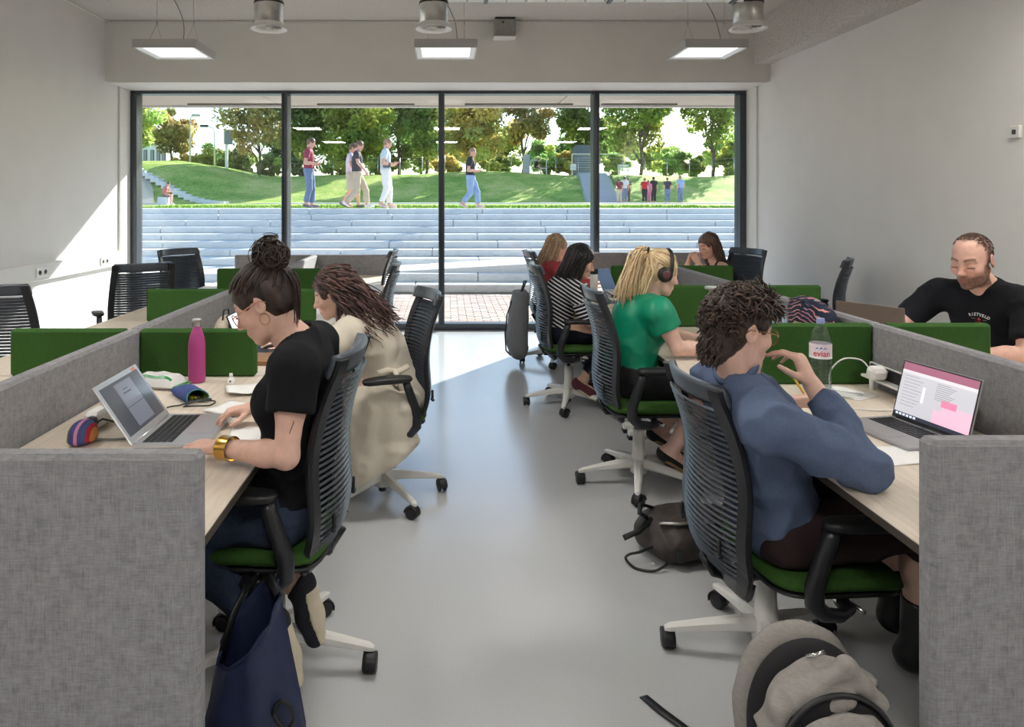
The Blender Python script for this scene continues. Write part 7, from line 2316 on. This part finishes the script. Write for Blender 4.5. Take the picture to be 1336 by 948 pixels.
# ------------------------------------------------------------------ bags on the floor
c_bp = weave_mat('taupe_canvas', (146, 141, 137), dark=.85, scale=800)
bx, by = .90, 1.72
r = empty('backpack', (bx, by, 0), 'grey canvas backpack standing open in front of the near-right chair', 'backpack')
B0 = A3((bx, by, 0))
Rb = np.array(Matrix.Rotation(math.radians(6), 3, 'Z'))
def bpnt(u, v, z): return A3((bx, by, 0)) + Rb @ A3([u, v, z])
def arch(y, hw, h, t, lean, k=.05, zb=.0):
    # rounded upright slab of the bag; lean tips its top towards +y
    R_ = Rb @ np.array(Matrix.Rotation(-lean, 3, 'X'))
    L_ = lambda u, v, z: bpnt(u, y + v + math.tan(lean) * z, z)
    return [cap(L_(-hw * .75, 0, .06), L_(hw * .75, 0, .06), t, t, k), ell(L_(0, 0, h - hw * 1.02), A3([hw, t, hw * 1.02]), R_, k), ell(L_(0, 0, h * .42), A3([hw * 1.02, t * 1.15, h * .46]), R_, k), half((0, 0, .004), (0, 0, -1))]
def soft(name, prims, mat, amp, wr, seed, cut=None):
    V, F = sdf_mesh(prims + (cut or []), .0055, 3)
    if amp: V = wrinkle(V, F, amp, wr, seed)
    return np_obj(name, [(V - B0, F)], mat, parent=r)
soft('main_body', arch(.080, .160, .490, .036, .09), c_bp, .006, 8, 17)
soft('inside', arch(.038, .150, .472, .034, .08), c_blk2, 0, 1, 1)
soft('folded_flap', arch(-.004, .148, .452, .026, .07) + [cap(bpnt(-.12, -.01, .36), bpnt(.035, -.025, .455), .026, .020, .02), cap(bpnt(.035, -.025, .455), bpnt(.12, -.01, .37), .020, .024, .02), cap(bpnt(-.13, -.02, .31), bpnt(.03, -.035, .40), .022, .018, .02)], c_bp, .016, 11, 27)
soft('pocket_inside', arch(-.048, .146, .418, .026, .05), c_blk2, .004, 9, 2)
soft('front_pocket', arch(-.088, .132, .392, .034, .02), c_bp, .016, 10, 37)
for (y_, hw_, h_, ln, nm) in ((-.072, .146, .415, .05, 'pocket_zip'),):
    MB().tube([Vector(bpnt(hw_ * math.cos(t), y_ + math.tan(ln) * (h_ - hw_ + hw_ * math.sin(t)), h_ - hw_ + hw_ * math.sin(t))) for t in np.linspace(-.9, math.pi + .9, 30)], .0065, 8).build(nm, m_black, r)
MB().tube([Vector(bpnt(-.03, .022, .462)), Vector(bpnt(-.015, .012, .470)), Vector(bpnt(.01, .012, .476))], .005, 6).build('zip_pull', m_chrome, r)
MB().tube(cr([bpnt(-.035, .145, .43), bpnt(-.03, .17, .445), bpnt(.03, .17, .445), bpnt(.035, .145, .43)]), .008, 8, flat=.6).build('grab_handle', m_black, r)
MB().grid([[(.605, 2.262, .004), (.632, 2.272, .004)], [(.64, 2.19, .008), (.668, 2.20, .008)], [(.69, 2.12, .006), (.716, 2.13, .006)], [(.74, 2.05, .012), (.768, 2.06, .012)], [(.80, 1.97, .04), (.83, 1.975, .04)]], thick=.003).build('strap', m_black, r)

r = empty('backpack', (1.05, 3.24, 0), 'dark brown backpack lying on the floor beyond near-right chair', 'backpack')
B0 = A3((1.05, 3.24, 0))
m_bp2 = pmat('dark_brown_nylon', (54, 46, 44), .6, var=.3, scale=25, bump=.3)
V, F = sdf_mesh([cap((.93, 3.20, .09), (1.20, 3.24, .10), .085, .085, .04), ell((1.06, 3.22, .09), A3([.20, .145, .10]), None, .05), ell((1.00, 3.10, .07), A3([.12, .06, .065]), None, .03), half((0, 0, .003), (0, 0, -1))], .007, 3)
V = wrinkle(V, F, .010, 10, 47)
np_obj('main_body', [(V - B0, F)], m_bp2, parent=r)
MB().tube([(.88, 3.16, .17), (.84, 3.14, .20), (.86, 3.20, .215), (.92, 3.22, .19)], .012, 8, flat=.5).build('grab_handle', m_black, r)
MB().tube([(.92, 3.12, .165), (1.0, 3.10, .17), (1.10, 3.12, .17), (1.18, 3.14, .16)], .007, 8).build('zip', m_galv, r)
MB().tube(cr([(.90, 3.10, .08), (.82, 3.06, .07), (.775, 3.06, .06), (.77, 3.10, .02), (.80, 3.05, .006), (.87, 3.02, .01), (.93, 3.04, .03)]), .006, 6).build('cord', m_black, r)
MB().tube([(.90, 3.16, .17), (.83, 3.12, .13), (.78, 3.10, .12), (.76, 3.10, .11)], .012, 6, flat=.3).build('strap', m_black, r)
MB().box((.985, 3.035, .06), (.035, .02, .05), .006).build('buckle', m_black, r)
MB().box((1.12, 3.05, .06), (.035, .02, .05), .006).build('buckle', m_black, r)

r = empty('backpack', (.70, 6.85, 0), 'grey square-topped backpack hanging behind the farthest right aisle chair', 'backpack')
B0 = A3((.70, 6.85, 0))
m_bp3 = weave_mat('slate_canvas', (112, 114, 118), dark=.85, scale=700)
V, F = sdf_mesh([*[cap((.67 + .03 * t * t, 6.725, .17 + .51 * t), (.67 + .03 * t * t, 6.975, .17 + .51 * t), .088 - .022 * t ** 2, .088 - .022 * t ** 2, .02) for t in [i / 11 for i in range(12)]], cap((.64, 6.75, .25), (.64, 6.95, .25), .085, .08, .03), half((0, 0, .70), (0, 0, 1)), half((0, 0, .085), (0, 0, -1))], .009, 3)
V = wrinkle(V, F, .007, 8, 57)
np_obj('main_body', [(V - B0, F)], m_bp3, parent=r)
MB().tube([(.61, 6.76, .62), (.565, 6.75, .50), (.545, 6.75, .32), (.555, 6.76, .16), (.60, 6.77, .11)], .010, 6, flat=.4).build('strap', m_dark, r)
MB().tube([(.70, 6.80, .69), (.73, 6.82, .80), (.76, 6.88, .80), (.72, 6.9, .69)], .008, 6).build('hanging_loop', m_dark, r)

# navy tote hanging from the bracket of the near-left chair
r = empty('tote_bag', (-.55, 2.0, .05), 'navy fabric tote bag hanging open beside the tall end panel', 'bag')
m_tote = pmat('navy_nylon', (34, 44, 76), .5, var=.12, scale=12, bump=.15)
rows = []
n = 28
cx, cy = -.545, 1.99
for i in range(13):
    t = i / 12
    rw = []
    for k in range(n + 1):
        a = 2 * math.pi * k / n
        rx = .082 + .062 * min(1, t * 1.3); ry = .072 + .012 * t
        ztop = .395 + .075 * math.cos(a) + .055 * math.sin(a)
        zz = ztop * (1 - t) + .02 * t
        fold = .010 * math.sin(a * 5 + t * 3) * t + .006 * math.sin(a * 9 + 1.3) * (1 - t)
        rw.append((cx + (rx + fold) * math.cos(a) + .012 * t, cy + (ry + fold) * math.sin(a) - .02 * t, zz))
    rows.append(rw)
MB().grid(rows, thick=.003).build('bag_body', m_tote, r)
MB().add([(x, y, z) for x, y, z in rows[-1][:-1]], [tuple(range(n))]).build('bottom', m_tote, r)
MB().tube(rows[0][:-1], .0035, 6, closed=True).build('rim', m_tote, r)
MB().tube([(-.47, 1.99, .475), (-.50, 2.03, .50), (-.535, 2.10, .455), (-.56, 2.17, .43)], .012, 6, flat=.3).tube([(-.62, 1.99, .315), (-.60, 2.03, .40), (-.58, 2.10, .44), (-.57, 2.17, .432)], .012, 6, flat=.3).build('strap', m_black, r)
MB().tube(cr([(-.462, 1.915, .20), (-.445, 1.905, .235), (-.42, 1.905, .23), (-.405, 1.91, .19), (-.42, 1.907, .165), (-.445, 1.91, .175), (-.462, 1.915, .20)]), .006, 6).build('buckle', m_black, r)
